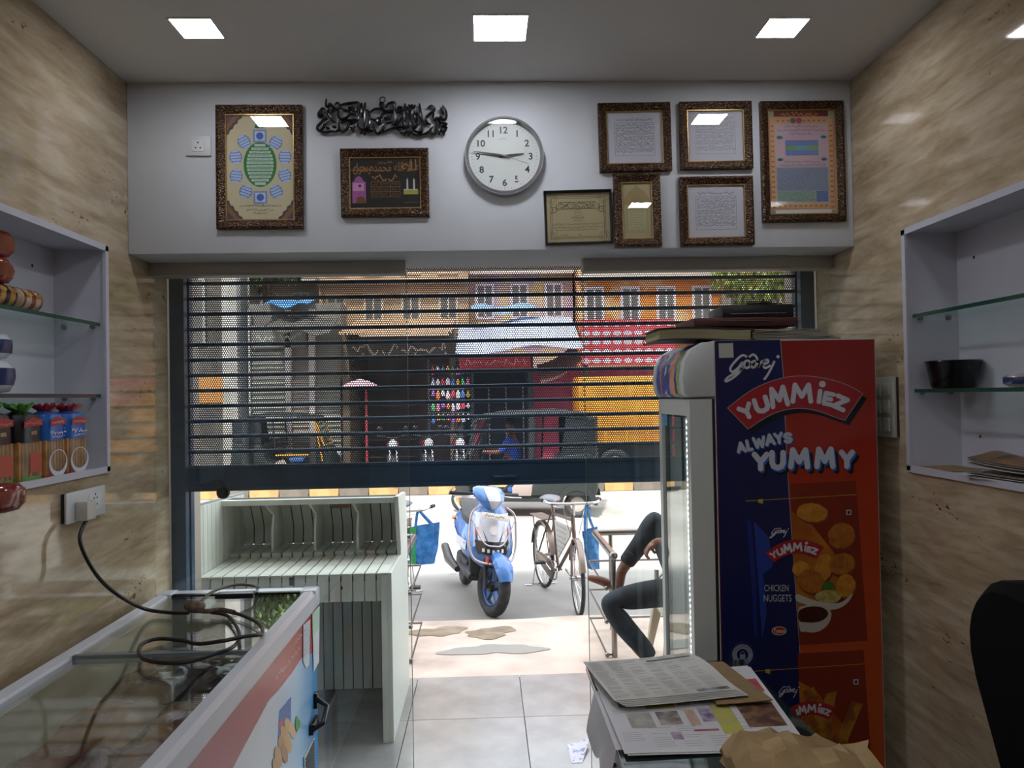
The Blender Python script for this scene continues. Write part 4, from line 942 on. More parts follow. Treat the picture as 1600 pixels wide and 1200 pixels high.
# ================================================================== UPRIGHT GLASS-DOOR FRIDGE
GY0, GY1 = 2.70, 3.185; GX0, GX1 = P(1119, 700, y=GY0).x, P(1371, 700, y=GY0).x; GZ = 1.845; DX0, DX1 = .722, GX0-.012
fgw = mat('fridge_white', 'ccd0cf', .3); fgk = mat('fridge_dark', '17191a', .4)
fr = thing('display_fridge', 'tall glass-door display fridge with navy and red printed side', 'fridge', ((GX0+GX1)/2, (GY0+GY1)/2, 0), world=True)
q = MB(); w_ = .04
q.box(GX0, GX1, GY0, GY0+w_, .06, GZ); q.box(GX0, GX1, GY1-w_, GY1, .06, GZ); q.box(GX1-w_, GX1, GY0+w_, GY1-w_, .06, GZ); q.box(GX0, GX1-w_, GY0+w_, GY1-w_, .06, .2); q.box(GX0, GX1-w_, GY0+w_, GY1-w_, 1.6, GZ)
q.build('cabinet', fgw, fr)
for x in (GX0+.05, GX1-.05):
    for y in (GY0+.05, GY1-.05):
        q = MB(); q.lathe([(0, 0), (.022, 0), (.022, .02), (.012, .03), (.012, .06), (0, .06)], 12, Mx.Translation((x, y, 0)), cap=False); q.build('foot', fgk, fr, smooth=True)
for k in range(5):
    z = .42+k*.24; q = MB(); q.box(GX0+.03, GX1-w_-.01, GY0+w_+.004, GY1-w_-.004, z, z+.004)
    q.box(GX0+.025, GX0+.03, GY0+w_+.004, GY1-w_-.004, z-.006, z+.022); q.build('wire_shelf', mat('shelf_white', 'c9cdce', .35), fr)
# led strip on the far inner front corner
lx = P(1077, 800, y=GY1-w_).x; q = MB(); q.box(lx-.012, lx+.012, GY1-w_-.008, GY1-w_, .22, 1.56); ls = q.build('led_strip', mat('led_base', 'd6d9da', .3), fr)
q = MB()
for k in range(56): z = .24+k*.0236; q.box(lx-.006, lx+.006, GY1-w_-.011, GY1-w_-.008, z, z+.009)
q.build('led', mat('led_glow', 'ffffff', .3, emis='eef6ff', estr=20), ls, kind='stuff')
# door
dz0, dz1 = .13, P(1083, 624, y=GY0).z; st = .045
q = MB(); q.box(DX0, DX1, GY0, GY0+st, dz0, dz1); q.box(DX0, DX1, GY1-st, GY1, dz0, dz1); q.box(DX0, DX1, GY0+st, GY1-st, dz1-.06, dz1); q.box(DX0, DX1, GY0+st, GY1-st, dz0, dz0+.06)
dr = q.build('door', mat('door_frame', 'c4c7c2', .35), fr)
q = MB(); q.box(DX0+.008, DX0+.014, GY0+st, GY1-st, dz0+.06, dz1-.06); q.build('glass_pane', glassmat('door_glass', (.93, .97, .95, 1)), dr)
q = MB()
for a in ((GY0+st, GY0+st+.008), (GY1-st-.008, GY1-st)): q.box(DX0+.014, DX0+.03, *a, dz0+.06, dz1-.06)
for a in ((dz1-.068, dz1-.06), (dz0+.06, dz0+.068)): q.box(DX0+.014, DX0+.03, GY0+st+.008, GY1-st-.008, *a)
q.build('inner_gasket', fgk, dr)
q = MB()
for a in ((GY0+.006, GY0+w_-.004, dz0, dz1), (GY1-w_+.004, GY1-.006, dz0, dz1), (GY0+w_-.004, GY1-w_+.004, dz1-.05, dz1), (GY0+w_-.004, GY1-w_+.004, dz0, dz0+.05)): q.box(DX1, GX0, *a)
q.build('gasket', fgk, fr)
c = P(1044, 655, x=DX0+.018); q = MB(); q.box(DX0+.0055, DX0+.0075, c.y-.03, c.y+.03, c.z-.025, c.z+.025); q.build('blue_tag', pm('3f8fc0', .4), dr)
q = MB(); q.box(DX0-.001, GX0, GY0+.01, GY1-.01, .02, dz0-.008); q.build('kick_grille', fgk, fr)
# header canopy: curved front between two white cheeks
hp = [(GX0, GZ-.004), (.77, GZ-.006), (.728, GZ-.03), (.704, GZ-.075), (.697, GZ-.13), (.703, GZ-.185), (.72, dz1+.008), (GX0, dz1+.008)]
for a, b in ((GY0, GY0+.05), (GY1-.05, GY1)):
    q = MB(); q.prism(hp, lambda u, v, w: (u, w, v), a, b); q.build('header_cheek', mat('cheek_white', 'c4c7c5', .35), fr, bevel=.004)
q = MB(); hp2 = [((u+.006 if u < .76 else u), v) for u, v in hp]; q.prism(hp2, lambda u, v, w: (u, w, v), GY0+.05, GY1-.05); hd = q.build('header_box', mat('header_navy', '2438a0', .3, col2='8ea2e0', nscale=18, nlo=.5, nhi=.6), fr)
def hband(name, c0, c1, mm):
    q = MB(); y0, y1 = GY0+.05+c0*(GY1-GY0-.1), GY0+.05+c1*(GY1-GY0-.1)
    q.loft([[(u-.0008, y, v) for u, v in hp2[2:7]] for y in (y0, y1)], closed=False); q.build(name, mm, hd, fix=False)
hband('header_green_print', 0, .16, mat('header_green', '7ab83a', .35, col2='c8cf9a', nscale=30)); hband('header_orange_print', .24, .42, mat('header_orange', 'f0802a', .35, col2='f0b080', nscale=22)); hband('header_white_print', .55, .75, mat('header_white', 'e0e4f4', .35, col2='3a4aa0', nscale=26, nlo=.45, nhi=.52))
hband('header_red_print', .78, .84, mat('header_red', 'd8583c', .35, col2='c98a70', nscale=26))

# printed near side -------------------------------------------------
S_ = lambda px, py: (P(px, py, y=GY0).x, P(px, py, y=GY0).z)
Z4 = lambda x, y: S_(1110+x/5, 525+y/5); Z5 = lambda x, y: S_(1120+x/4.444, 740+y/4.444); Z7 = lambda x, y: S_(1000+x/3, 800+y/3)
EX = GX0+.004
def red_mat():
    m = bpy.data.materials.new('fridge_orange_print'); m.use_nodes = True; nt = m.node_tree; b = nt.nodes['Principled BSDF']
    tc = nt.nodes.new('ShaderNodeTexCoord'); sx = nt.nodes.new('ShaderNodeSeparateXYZ'); nt.links.new(tc.outputs['Generated'], sx.inputs[0])
    r = nt.nodes.new('ShaderNodeValToRGB'); e = r.color_ramp.elements; e[0].position = .3; e[0].color = lin('b0481a'); e[1].position = .97; e[1].color = lin('8e1a12'); k = e.new(.72); k.color = lin('a52c16')
    nt.links.new(sx.outputs[2], r.inputs[0]); nt.links.new(r.outputs[0], b.inputs['Base Color']); b.inputs['Roughness'].default_value = .2; return m
q = MB(); q.box(GX0+.002, GX1-.002, GY0-.001, GY0, .08, GZ-.004); side = q.build('printed_side', red_mat(), fr, fix=False)
fl = [0]
def fdec(col, name, draw, kind=None, m_=None, rough=.22):
    fl[0] += 1; y = GY0-.001-.0002*fl[0]; q = MB(); draw(q, lambda u, v: (u, y, v)); return q.build(name, m_ or pm(col, rough), side, fix=False, kind=kind)
split = [S_(*p) for p in ((1219, 531), (1224, 590), (1228, 690), (1232, 765), (1249, 1010), (1256, 1150), (1262, 1290))]; zlo = .08
L_ = split+[(split[-1][0], zlo)]
fdec('131a4a', 'navy_print', lambda q, fn: [q.add([fn(EX, a[1]), fn(a[0], a[1]), fn(b[0], b[1]), fn(EX, b[1])], [(0, 1, 2, 3)]) for a, b in zip(L_, L_[1:])])
fdec('9a9aa4', 'dividing_line', lambda q, fn: ribbon(q, L_, .0022, fn))
def smooth2(pts): return [(p.x, p.y) for p in spline([V((a, b, 0)) for a, b in pts], 5, True)]
def pouch_print(f, dz):
    """one product pouch printed on the side; f maps pixels of the close-up"""
    g = lambda pts, fn: [fn(*f(*p)) for p in pts]
    fdec('7a2410', 'pouch_field', lambda q, fn: q.poly(g([(508, 70), (965, 50), (1045, 1160), (572, 1190)], fn)))
    fdec('a8611c', 'pouch_glow_print', lambda q, fn: q.poly(g([(515, 260), (640, 330), (820, 560), (900, 800), (760, 1000), (565, 1050)], fn)), m_=mat('pouch_glow_print', '8c3c12', .25, col2='b8741c', nscale=7, nlo=.3, nhi=.75))  # warm glow drawn into the printed pouch picture as orange colour
    fdec('182a72', 'pouch_foil', lambda q, fn: q.poly(g([(205, 320), (235, 310), (270, 700), (280, 1130), (262, 1130), (235, 700)], fn)))
    fdec('223a8c', 'pouch_foil', lambda q, fn: q.poly(g([(255, 330), (360, 440), (390, 640), (320, 700), (345, 960), (315, 1150), (290, 800)], fn)))
    fdec('b08a2c', 'pouch_zip', lambda q, fn: ribbon(q, [f(200, 190), f(970, 145)], .0022, fn))
    fdec('b09a3c', 'zip_slider', lambda q, fn: q.poly(g([(285, 178), (318, 175), (318, 210), (285, 200)], fn)))
for nm, f, dz in (('a', Z5, 0), ('b', lambda x, y: (lambda p: (p[0]+.012, p[1]-.6))(Z5(x, y)), 1)):
    fl[0] = 2; pouch_print(f, dz)
    if dz == 0:
        nug = mat('nugget_print', 'a8641c', .4, col2='c98a2a', nscale=55, nlo=.3, nhi=.7); nug2 = mat('nugget_dark', '8c4714', .4, col2='b06a1e', nscale=55, nlo=.3, nhi=.7)
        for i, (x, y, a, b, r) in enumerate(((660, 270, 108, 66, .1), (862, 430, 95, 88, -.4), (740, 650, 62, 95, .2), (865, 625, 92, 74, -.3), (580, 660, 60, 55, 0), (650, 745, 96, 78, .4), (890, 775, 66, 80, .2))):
            fdec('', 'nugget_shadow_print', lambda q, fn: q.poly([fn(*f(x+u+8, y+v+16)) for u, v in ellpts(0, 0, a, b, 22, r)]), m_=pm('6a2c0e', .3))  # printed shading under each nugget, a dark offset copy in the artwork
            fdec('', 'nugget_print', lambda q, fn: q.poly([fn(*f(x+u, y+v)) for u, v in [(p[0]*(1+.03*sin(5*k)), p[1]*(1+.03*cos(4*k))) for k, p in enumerate(ellpts(0, 0, a, b, 30, r))]]), m_=(nug, nug2)[i % 2])
        fdec('b9b3a6', 'plate_print', lambda q, fn: q.poly([fn(*f(*p)) for p in smooth2([(552, 835), (650, 870), (760, 895), (860, 890), (935, 830), (915, 880), (860, 925), (790, 942), (690, 925), (556, 885)])]))
        fdec('2f6a24', 'herb_print', lambda q, fn: q.poly([fn(*f(770+44*cos(k)*(1+.25*sin(3*k)), 775+28*sin(k))) for k in (2*pi*i/18 for i in range(18))]))
        fdec('b9a860', 'cut_nugget_print', lambda q, fn: q.poly([fn(*f(768+90*cos(k), 850+46*sin(k))) for k in (2*pi*i/20 for i in range(20))]), m_=mat('cut_nugget', 'b8a868', .4, col2='9a8438', nscale=60))
        fdec('b3ab9c', 'sauce_bowl_print', lambda q, fn: q.poly([fn(*f(*p)) for p in smooth2([(562, 940), (600, 915), (670, 905), (740, 918), (788, 960), (780, 1020), (740, 1070), (680, 1098), (610, 1095), (572, 1080)])]))
        fdec('3a100a', 'sauce_print', lambda q, fn: q.poly([fn(*f(*p)) for p in smooth2([(564, 955), (605, 928), (670, 918), (735, 930), (768, 965), (745, 1005), (690, 1028), (620, 1030), (568, 1018)])]))
    else:
        ff = mat('fries_print', 'a8701c', .4, col2='7a3a10', nscale=30)
        for i, pts in enumerate(([(540, 330), (620, 300), (800, 700), (740, 760)], [(700, 350), (780, 330), (690, 800), (620, 790)], [(880, 400), (960, 420), (800, 800), (740, 760)], [(560, 560), (620, 520), (900, 760), (860, 830)])):
            fdec('', 'snack_strip_print', lambda q, fn: q.poly([fn(*f(*p)) for p in pts]), m_=ff)
    fdec('b9b9bd', 'diet_mark', lambda q, fn: q.poly([fn(*f(*p)) for p in rect(893, 928, 250, 286)])); fdec('2a120c', 'diet_dot', lambda q, fn: q.poly([fn(*f(*p)) for p in rect(901, 920, 258, 278)]))

STK = {'Y': [[(0, 1), (.5, .48), (1, 1)], [(.5, .48), (.5, 0)]], 'U': [[(0, 1), (0, .36), (.14, .1), (.5, 0), (.86, .1), (1, .36), (1, 1)]], 'M': [[(0, 0), (.12, 1), (.5, .3), (.88, 1), (1, 0)]], 'E': [[(1, 1), (0, 1), (0, 0), (1, 0)], [(0, .5), (.8, .5)]],
       'Z': [[(0, 1), (1, 1), (0, 0), (1, 0)]], 'I': [[(.5, 0), (.5, 1)]], 'A': [[(0, 0), (.5, 1), (1, 0)], [(.22, .32), (.78, .32)]], 'L': [[(0, 1), (0, 0), (1, 0)]], 'W': [[(0, 1), (.25, 0), (.5, .8), (.75, 0), (1, 1)]],
       'S': [[(1, .84), (.75, 1), (.25, 1), (0, .76), (.25, .55), (.75, .45), (1, .24), (.75, 0), (.25, 0), (0, .16)]]}
def fat(q, fn, f, ch, x, y, w, h, rot, sw):
    """one rounded fat letter, centred on a close-up pixel"""
    a = radians(rot); T = lambda u, v: (x+(u-.5)*w*cos(a)-(v-.5)*h*sin(a), y-((u-.5)*w*sin(a)+(v-.5)*h*cos(a)))
    for st in STK[ch]:
        p = [V(T(*k)) for k in st]
        for b, c in zip(p, p[1:]):
            d = (c-b).normalized(); n = V((-d.y, d.x))*sw/2; up_ = .000008*len(q.f); q.poly([V(fn(*f(*k)))-V((0, up_, 0)) for k in (b+n, c+n, c-n, b-n)])
        for b in p: up_ = .000008*len(q.f); q.poly([V(fn(*f(b.x+sw/2*cos(t), b.y+sw/2*sin(t))))-V((0, up_, 0)) for t in (2*pi*j/14 for j in range(14))])
out_ = [(132, 562), (300, 435), (440, 365), (590, 322), (740, 312), (900, 332), (1060, 380), (1190, 450)]; inn_ = [(293, 728), (400, 655), (520, 595), (640, 568), (740, 568), (850, 590), (960, 630), (1048, 660)]
def banner(f, k, big=True, lv=2):
    fl[0] = lv
    b3 = lambda p: V((p[0], p[1], 0)); o = [tuple(v)[:2] for v in spline([b3(p) for p in out_], 4)]; i = [tuple(v)[:2] for v in spline([b3(p) for p in inn_], 4)]; n = min(len(o), len(i))
    strip = lambda q, fn, dx, dy: q.add([fn(*f(x+dx, y+dy)) for x, y in o[:n]]+[fn(*f(x+dx, y+dy)) for x, y in i[:n]], [(j, j+1, n+j+1, n+j) for j in range(n-1)])
    if big: fdec('0c0a10', 'banner_shadow_print', lambda q, fn: strip(q, fn, 32, 36))  # drop shadow of the banner, printed in black as part of the design
    fdec('a02228', 'red_banner', lambda q, fn: strip(q, fn, 0, 0))
    if big: fdec('b8a0a4', 'banner_outline', lambda q, fn: ribbon(q, [f(*p) for p in o[:n]]+[f(*p) for p in i[:n]][::-1]+[f(*o[0])], .002*k, fn))
    for ch, x, y, w, h, r, sw in (('Y', 280, 590, 88, 92, 27, 36), ('U', 398, 538, 90, 100, 18, 38), ('M', 532, 474, 118, 138, 10, 38), ('M', 712, 446, 140, 128, 0, 38), ('I', 850, 472, 40, 84, -7, 36), ('E', 922, 492, 62, 82, -12, 34), ('Z', 1014, 522, 84, 86, -24, 36)):
        fl[0] = lv+4+(fl[0] % 2); fdec('c6c6cc', 'banner_letter', lambda q, fn: fat(q, fn, f, ch, x, y, w, h, r, sw), kind='stuff')
    fdec('c6c6cc', 'letter_dot', lambda q, fn: q.poly([fn(*f(872+26*cos(t), 376+26*sin(t))) for t in (2*pi*j/16 for j in range(16))]))
def script(f, w):
    st_ = ([(285, 165), (250, 150), (200, 190), (155, 250), (170, 280), (215, 250), (250, 205), (235, 270), (190, 315), (135, 350), (115, 350), (140, 320), (200, 285), (262, 240)],
           [(262, 240), (270, 200), (300, 195), (310, 230), (285, 250), (262, 240)], [(300, 165), (335, 145), (365, 180), (350, 235), (325, 245), (315, 215), (345, 195), (380, 205)],
           [(380, 195), (372, 245), (392, 205), (425, 190)], [(402, 228), (450, 205), (440, 185), (408, 215), (425, 250), (470, 230)], [(500, 195), (470, 260), (435, 320), (415, 340)])
    def d(q, fn):
        for s in st_: ribbon(q, [f(p.x, p.y) for p in spline([V((x, y, 0)) for x, y in s], 4)], w, fn)
        q.poly([fn(*f(527+13*cos(t), 162+13*sin(t))) for t in (2*pi*j/12 for j in range(12))])
    fdec('c6c6cc', 'script_lettering', d, kind='stuff')
fl[0] = 2; script(Z4, .0082); banner(Z4, 1)
def word(txt, f, x, y, h, rot, sq, col, name, dx=0, dy=0, bold=.035):
    a = radians(rot)
    fdec(col, name, lambda q, fn: q.text(txt, lambda u, v: fn(*f(x+dx+u*cos(a)-v*sin(a), y+dy-(u*sin(a)+v*cos(a)))), h*1.4, squash=sq, bold=bold), kind='stuff')
AL = (('A', 238, 868, 52, 66), ('L', 302, 852, 30, 70), ('W', 378, 830, 80, 72), ('A', 462, 808, 58, 72), ('Y', 530, 798, 52, 70), ('S', 602, 796, 48, 62)); YU = (('Y', 388, 980, 96, 110), ('U', 520, 970, 86, 118), ('M', 688, 955, 130, 130), ('M', 888, 950, 124, 132), ('Y', 1060, 962, 84, 108))
fl[0] = 2
for dx, dy, cl, nm in ((9, 10, '2b55a8', 'slogan_edge'), (0, 0, 'b4bccb', 'slogan')):
    for ch, x, y, w, h in AL: fdec(cl, nm, lambda q, fn: fat(q, fn, Z4, ch, x+dx, y+dy, w, h, 9, 26), kind='stuff')
fl[0] = 10
for dx, dy, cl, nm in ((34, 36, '0b0a12', 'slogan_shadow_print'), (13, 16, '2b5fb8', 'slogan_edge'), (0, 0, 'bcc2ce', 'slogan')):  # the black pass is the printed drop shadow behind the slogan letters
    for ch, x, y, w, h in YU: fdec(cl, nm, lambda q, fn: fat(q, fn, Z4, ch, x+dx, y+dy, w, h, 0, 44), kind='stuff')
sm = lambda x, y: Z5(330+(x-132)*.387, 455+(y-312)*.38); sm2 = lambda x, y: Z7(660+(x-132)*.245, 885+(y-312)*.245)
banner(sm, .5, False, 30); script(lambda x, y: Z5(362+(x-115)*.31, 375+(y-145)*.33), .0028)
fl[0] = 15; script(lambda x, y: Z7(640+(x-115)*.25, 815+(y-145)*.27), .0028); banner(sm2, .5, False, 16)
fl[0] = 10
word('CHICKEN', Z5, 412, 815, 46, 0, .62, 'b0b4c0', 'product_name', bold=.0); word('NUGGETS', Z5, 420, 887, 50, 0, .62, 'b0b4c0', 'product_name', bold=.0)
fdec('c0b8b4', 'maker_oval', lambda q, fn: q.poly([fn(*Z5(430+52*cos(t), 1090+31*sin(t))) for t in (2*pi*j/24 for j in range(24))])); fdec('a82a20', 'maker_oval', lambda q, fn: q.poly([fn(*Z5(430+46*cos(t), 1090+26*sin(t))) for t in (2*pi*j/24 for j in range(24))]))
word('Tyson', Z5, 430, 1103, 28, 0, .85, 'd0c8c4', 'maker_name', bold=.02)
def ringd(r0, r1, n=36):
    return lambda q, fn: q.add([fn(*Z7(480+r*cos(2*pi*j/n), 668+r*sin(2*pi*j/n))) for r in (r0, r1) for j in range(n)], [(j, (j+1) % n, n+(j+1) % n, n+j) for j in range(n)])
fl[0] = 2
fdec('8d94a4', 'seal_ring', ringd(27, 49)); fdec('2a3466', 'seal_ring', ringd(56, 60))
def seal(q, fn):
    for txt, a0, s in (('FRESHNESS', 90, 1), ('LOCKED', 270, -1)):
        for k, ch in enumerate(txt):
            a = radians(a0-s*(k-(len(txt)-1)/2)*17); cx, cy = 480+35*cos(a), 668-35*sin(a); 
            if s < 0: cx, cy = 480+42*cos(a), 668-42*sin(a)
            ra = a-pi/2 if s > 0 else a+pi/2
            q.text(ch, lambda u, v: fn(*Z7(cx+u*cos(ra)-v*sin(ra), cy-(u*sin(ra)+v*cos(ra)))), 11, bold=.02)
fdec('1a2048', 'seal_writing', seal, kind='stuff')
fdec('8d94a4', 'padlock', lambda q, fn: (q.poly([fn(*Z7(*p)) for p in rect(467, 493, 666, 690)]), ribbon(q, [Z7(480+9*cos(t), 666-14*sin(t)) for t in (pi*j/10 for j in range(11))], .0016, fn)), kind='stuff')
fdec('b3b3a8', 'paper_sticker', lambda q, fn: q.poly([fn(*Z4(*p)) for p in ((62, 58), (175, 55), (180, 168), (66, 172))]), rough=.6)

# ------------------------------------------------------------------ things piled on the fridge
z = GZ; rn = random.Random(8)
xa, xb = P(1030, 520, y=2.74).x, P(1172, 515, y=2.74).x
t = thing('ledger_book', 'thick open-edged ledger book with cream pages lying on the fridge', 'book', ((xa+xb)/2, 2.86, z), world=True)
F_ = lambda u, v, h: (xa+(xb-xa)*u, 2.735+.24*v, z+.0045+h+.004*sin(u*5)+.012*(1-u)*0)
q = MB(); q.sheet(lambda u, v: F_(u, v, .004), 12, 4, .036); q.build('pages', mat('cream_pages', 'a8a17c', .8, col2='968f6c', nscale=3, nstretch=(1, 1, 60)), t, smooth=True)
for h, nm in ((0, 'back_cover'), (.041, 'front_cover')):
    q = MB(); q.sheet(lambda u, v: (F_(u, v, h)[0]+(u-.5)*.02, F_(u, v, h)[1]+(v-.5)*.015, F_(u, v, h)[2]), 12, 4, .004); q.build(nm, mat('dark_board', '2b1c1a', .45), t, smooth=True)
def slab(name, label, cat, cx, cy, w, l, h, rz, ry, z0, m_, parts=None):
    t = thing(name, label, cat, (cx, cy, z0), rot=(0, ry, rz)); q = MB(); q.box(-w/2, w/2, -l/2, l/2, .001, h); q.build('body', m_, t, bevel=min(.006, h*.3))
    return t
x1, x2 = P(1078, 505, y=2.82).x, P(1238, 505, y=2.82).x
t = slab('folder', 'dark red folder on top of the ledger book', 'folder', (x1+x2)/2-.01, 2.87, x2-x1, .24, .034, .03, 0, z+.0525, mat('dark_red_card', '4a211c', .5)); q = MB(); q.tube([(-.1, -.122, .02), (.1, -.122, .02)], .002, 5); q.build('elastic_band', mat('black_rubber', '101214', .5), t)
x1, x2 = P(1132, 495, y=2.82).x, P(1228, 495, y=2.82).x
t = slab('black_portfolio', 'black zipped portfolio on top of the dark red folder', 'bag', (x1+x2)/2, 2.88, x2-x1+.03, .22, .05, -.06, 0, z+.0855, mat('black_leather', '0d0c0d', .38))
q = MB(); q.tube([(-.1, -.112, .016), (.1, -.112, .016)], .0022, 6); q.build('zip', mat('zip_grey', '55565a', .4, metal=.6), t)
c = P(1185, 480, y=2.86); t = thing('black_pouch', 'small black crumpled pouch with loose strap on the portfolio', 'pouch', (c.x, 2.86, z+.1335))
q = MB(); S = []
for k in range(6):
    a = pi*k/5; S.append([(.05*sin(a)**.7*cos(b)*(1+.2*rn.uniform(-1, 1)), .04*sin(a)**.7*sin(b), .012*(1-cos(a))) for b in (2*pi*j/10 for j in range(10))])
q.loft(S); q.build('pouch', mat('black_leather', '0d0c0d', .38), t, smooth=True, ang=70); q = MB(); q.tube(spline([(.04, 0, .008), (.07, -.02, .014), (.085, -.03, .002), (.06, -.05, .0)], 5), .003, 5); q.build('strap', mat('black_leather', '0d0c0d', .38), t, smooth=True)
x1, x2 = P(1178, 520, y=2.75).x, P(1312, 520, y=2.75).x
for k in range(4):
    t = thing('newspaper', f'folded old newspaper in the pile on the fridge, {("lowest", "second", "third", "topmost")[k]} of the pile', 'newspaper', ((x1+x2)/2-.012*k, 2.86, z+.001+k*.0105), rotz=rn.uniform(-.06, .06), group='old newspapers on the fridge')
    for j in range(2):
        q = MB(); p1 = rn.uniform(0, 6); w_n = (x2-x1)*(1-.07*k); q.sheet(lambda u, v: ((u-.5)*w_n, (v-.5)*.23, j*.0046+.0012*sin(u*9+p1)), 14, 6, .0038); q.build('fold', mat('old_newsprint', '8f887a', .85, col2='7c7669', nscale=9), t, smooth=True)
# ================================================================== COUNTER TABLE WITH NEWSPAPERS
TZ = .75; TX0, TX1, TY0, TY1 = .322, .86, .95, 2.6
tb = thing('counter_table', 'dark counter table covered with newspapers in front of the fridge', 'table', ((TX0+TX1)/2, (TY0+TY1)/2, 0), world=True)
q = MB(); q.box(TX0, TX1, TY0, TY1, TZ-.022, TZ-.006); q.build('table_top', mat('dark_top', '14161a', .3), tb, bevel=.003)
q = MB(); q.box(TX0, TX1, TY0, TY1, TZ-.006, TZ); q.build('glass_top', mat('glass_top', '1d2a27', .06, spec=.7), tb, bevel=.001)
q = MB(); q.box(TX0+.05, TX1-.02, TY0+.04, TY1-.04, .08, TZ-.022); q.build('base_cabinet', mat('counter_body', '3a3d3a', .4), tb)
q = MB(); q.box(TX0+.07, TX1-.04, TY0+.06, TY1-.06, 0, .08); q.build('plinth', mat('black_wood', '141211', .4), tb)
for k in range(3):
    a = TY0+.08+k*.52; q = MB(); q.box(TX0+.042, TX0+.05, a, a+.48, .12, TZ-.06); d_ = q.build('cabinet_door', mat('counter_panel', '474b47', .35), tb, bevel=.003)
    q = MB(); q.box(TX0+.03, TX0+.042, a+.2, a+.28, .56, .575); q.build('handle', mat('steel', '8d8f92', .3, metal=1), d_)
T_ = lambda px, py, z=TZ: P(px, py, z=z)
def quad_sheet(c4, z, wav, sd, lift=None):
    c4 = [V((p.x, p.y, 0)) for p in c4]; rn = random.Random(sd); a, b = rn.uniform(0, 6), rn.uniform(0, 6)
    def f(u, v):
        p = (c4[0]*(1-u)+c4[1]*u)*(1-v)+(c4[3]*(1-u)+c4[2]*u)*v
        return V((p.x, p.y, z+wav*(1.02+.6*sin(u*4+a)+.4*sin(v*5+b+u*2))+(lift(u, v) if lift else 0)))
    return f
def newspaper(label, c4, z, wav, sd, blocks, mcol, pages=1, lift=None, group=None):
    ctr = sum(c4, V())/4; t = thing('newspaper', label, 'newspaper', (ctr.x, ctr.y, z), world=True, group=group); f = quad_sheet(c4, z, wav, sd, lift); rn = random.Random(sd+50)
    pg = None
    for k in range(pages):
        q = MB(); dx = .006*(pages-1-k); q.sheet(lambda u, v: f(u, v)+V((dx*1.2, -dx, .0022*k)), 18, 14, .0007); pg = q.build('page', mcol, t, smooth=True, fix=False)
    top = .0022*(pages-1)+.0012
    for i, (u0, u1, v0, v1, col) in enumerate(blocks):
        q = MB(); q.sheet(lambda u, v: f(u0+(u1-u0)*u, v0+(v1-v0)*v)+V((0, 0, top+.0002*(i % 3))), 5, 4); q.build('printed_block', mat('news_'+col[0]+(col[1] or ''), col[0], .7, col2=col[1], nscale=24, nlo=.4, nhi=.6), pg, smooth=True, fix=False)
    q = MB(); y = .04
    while y < .95:
        for c_ in range(6):
            u0 = .03+c_*.16
            if rn.random() > .25 and not any(b[0]-.02 < u0+.07 < b[1]+.02 and b[2]-.01 < y < b[3]+.01 for b in blocks):
                a = f(u0, y)+V((0, 0, top)); b = f(u0+.13*rn.uniform(.7, 1), y)+V((0, 0, top)); d_ = V((0, .0013, .00003)); q.add([a-d_, b-d_, b+d_, a+d_], [(0, 1, 2, 3)])
        y += .022
    q.build('text_lines', pm('a19f9c'), pg, fix=False, kind='stuff')
    return t
npm = mat('newsprint_fresh', 'd2d0d2', .8, col2='c6c4c6', nscale=3)
big = [T_(925, 1060), T_(1168, 1042), T_(1262, 1172), T_(976, 1184)]
Bk = [(.08, .22, .28, .48, ('6b5540', '8d7a66')), (.23, .40, .26, .52, ('b5ad4a', '9a9468')), (.42, .50, .28, .5, ('b39a80', 'c0b6aa')), (.5, .58, .2, .46, ('8a7f86', 'b8b0b4')), (.1, .24, .56, .74, ('9d988e', 'b0aca4')), (.27, .40, .56, .72, ('6a5f5a', 'a49a90')), (.44, .5, .55, .74, ('b08f7c', 'b8a89c')), (.52, .6, .54, .7, ('5e4a70', 'a89aac')),
      (.6, .72, .52, .84, ('b2ac48', 'a8a25a')), (.76, .98, .52, .78, ('4a2a22', '7a5a3a')), (.9, .99, .2, .38, ('a83a4a', 'b0505a')), (.05, .45, .18, .24, ('6e6088', 'a59cb0')), (.3, .36, .8, .88, ('8a6a8a', 'b0a0b0')), (.62, .7, .86, .9, ('96508a', 'b090ac')), (.44, .58, .78, .8, ('963a4a', 'a85a64')), (.8, .9, .1, .18, ('4a4a5c', 'a0a0a8'))]
newspaper('open newspaper with small coloured advertisements spread on the counter table', big, TZ+.001, .003, 3, Bk, npm, 2)
c4 = [T_(1090, 1044), T_(1130, 1043), T_(1208, 1104), T_(1120, 1111)]; q = MB(); f = quad_sheet(c4, TZ+.0165, .001, 5); q.sheet(f, 6, 6, .002)
single(q, 'cardboard_sheet', mat('kraft_board', '8d7350', .8, col2='846b4a', nscale=30), 'brown cardboard sheet between the two newspapers on the counter', 'cardboard', smooth=True, fix=False)
c4 = [T_(911, 1036, TZ+.03), T_(1076, 1023, TZ+.03), T_(1150, 1080, TZ+.03), T_(960, 1097, TZ+.03)]
newspaper('folded grey newspaper lying on top of the open newspaper', c4, TZ+.021, .002, 9, [(.55, .96, .1, .14, ('3a3a40', '5a5a60')), (.7, .97, .9, .97, ('4a4a56', '9a9aa4'))], mat('newsprint_grey', 'cfcdc5', .85, col2='c2c0b8', nscale=4), 5, lambda u, v: .016*max(0, u-.6)*(1-v)+.004*sin(v*7)*u)
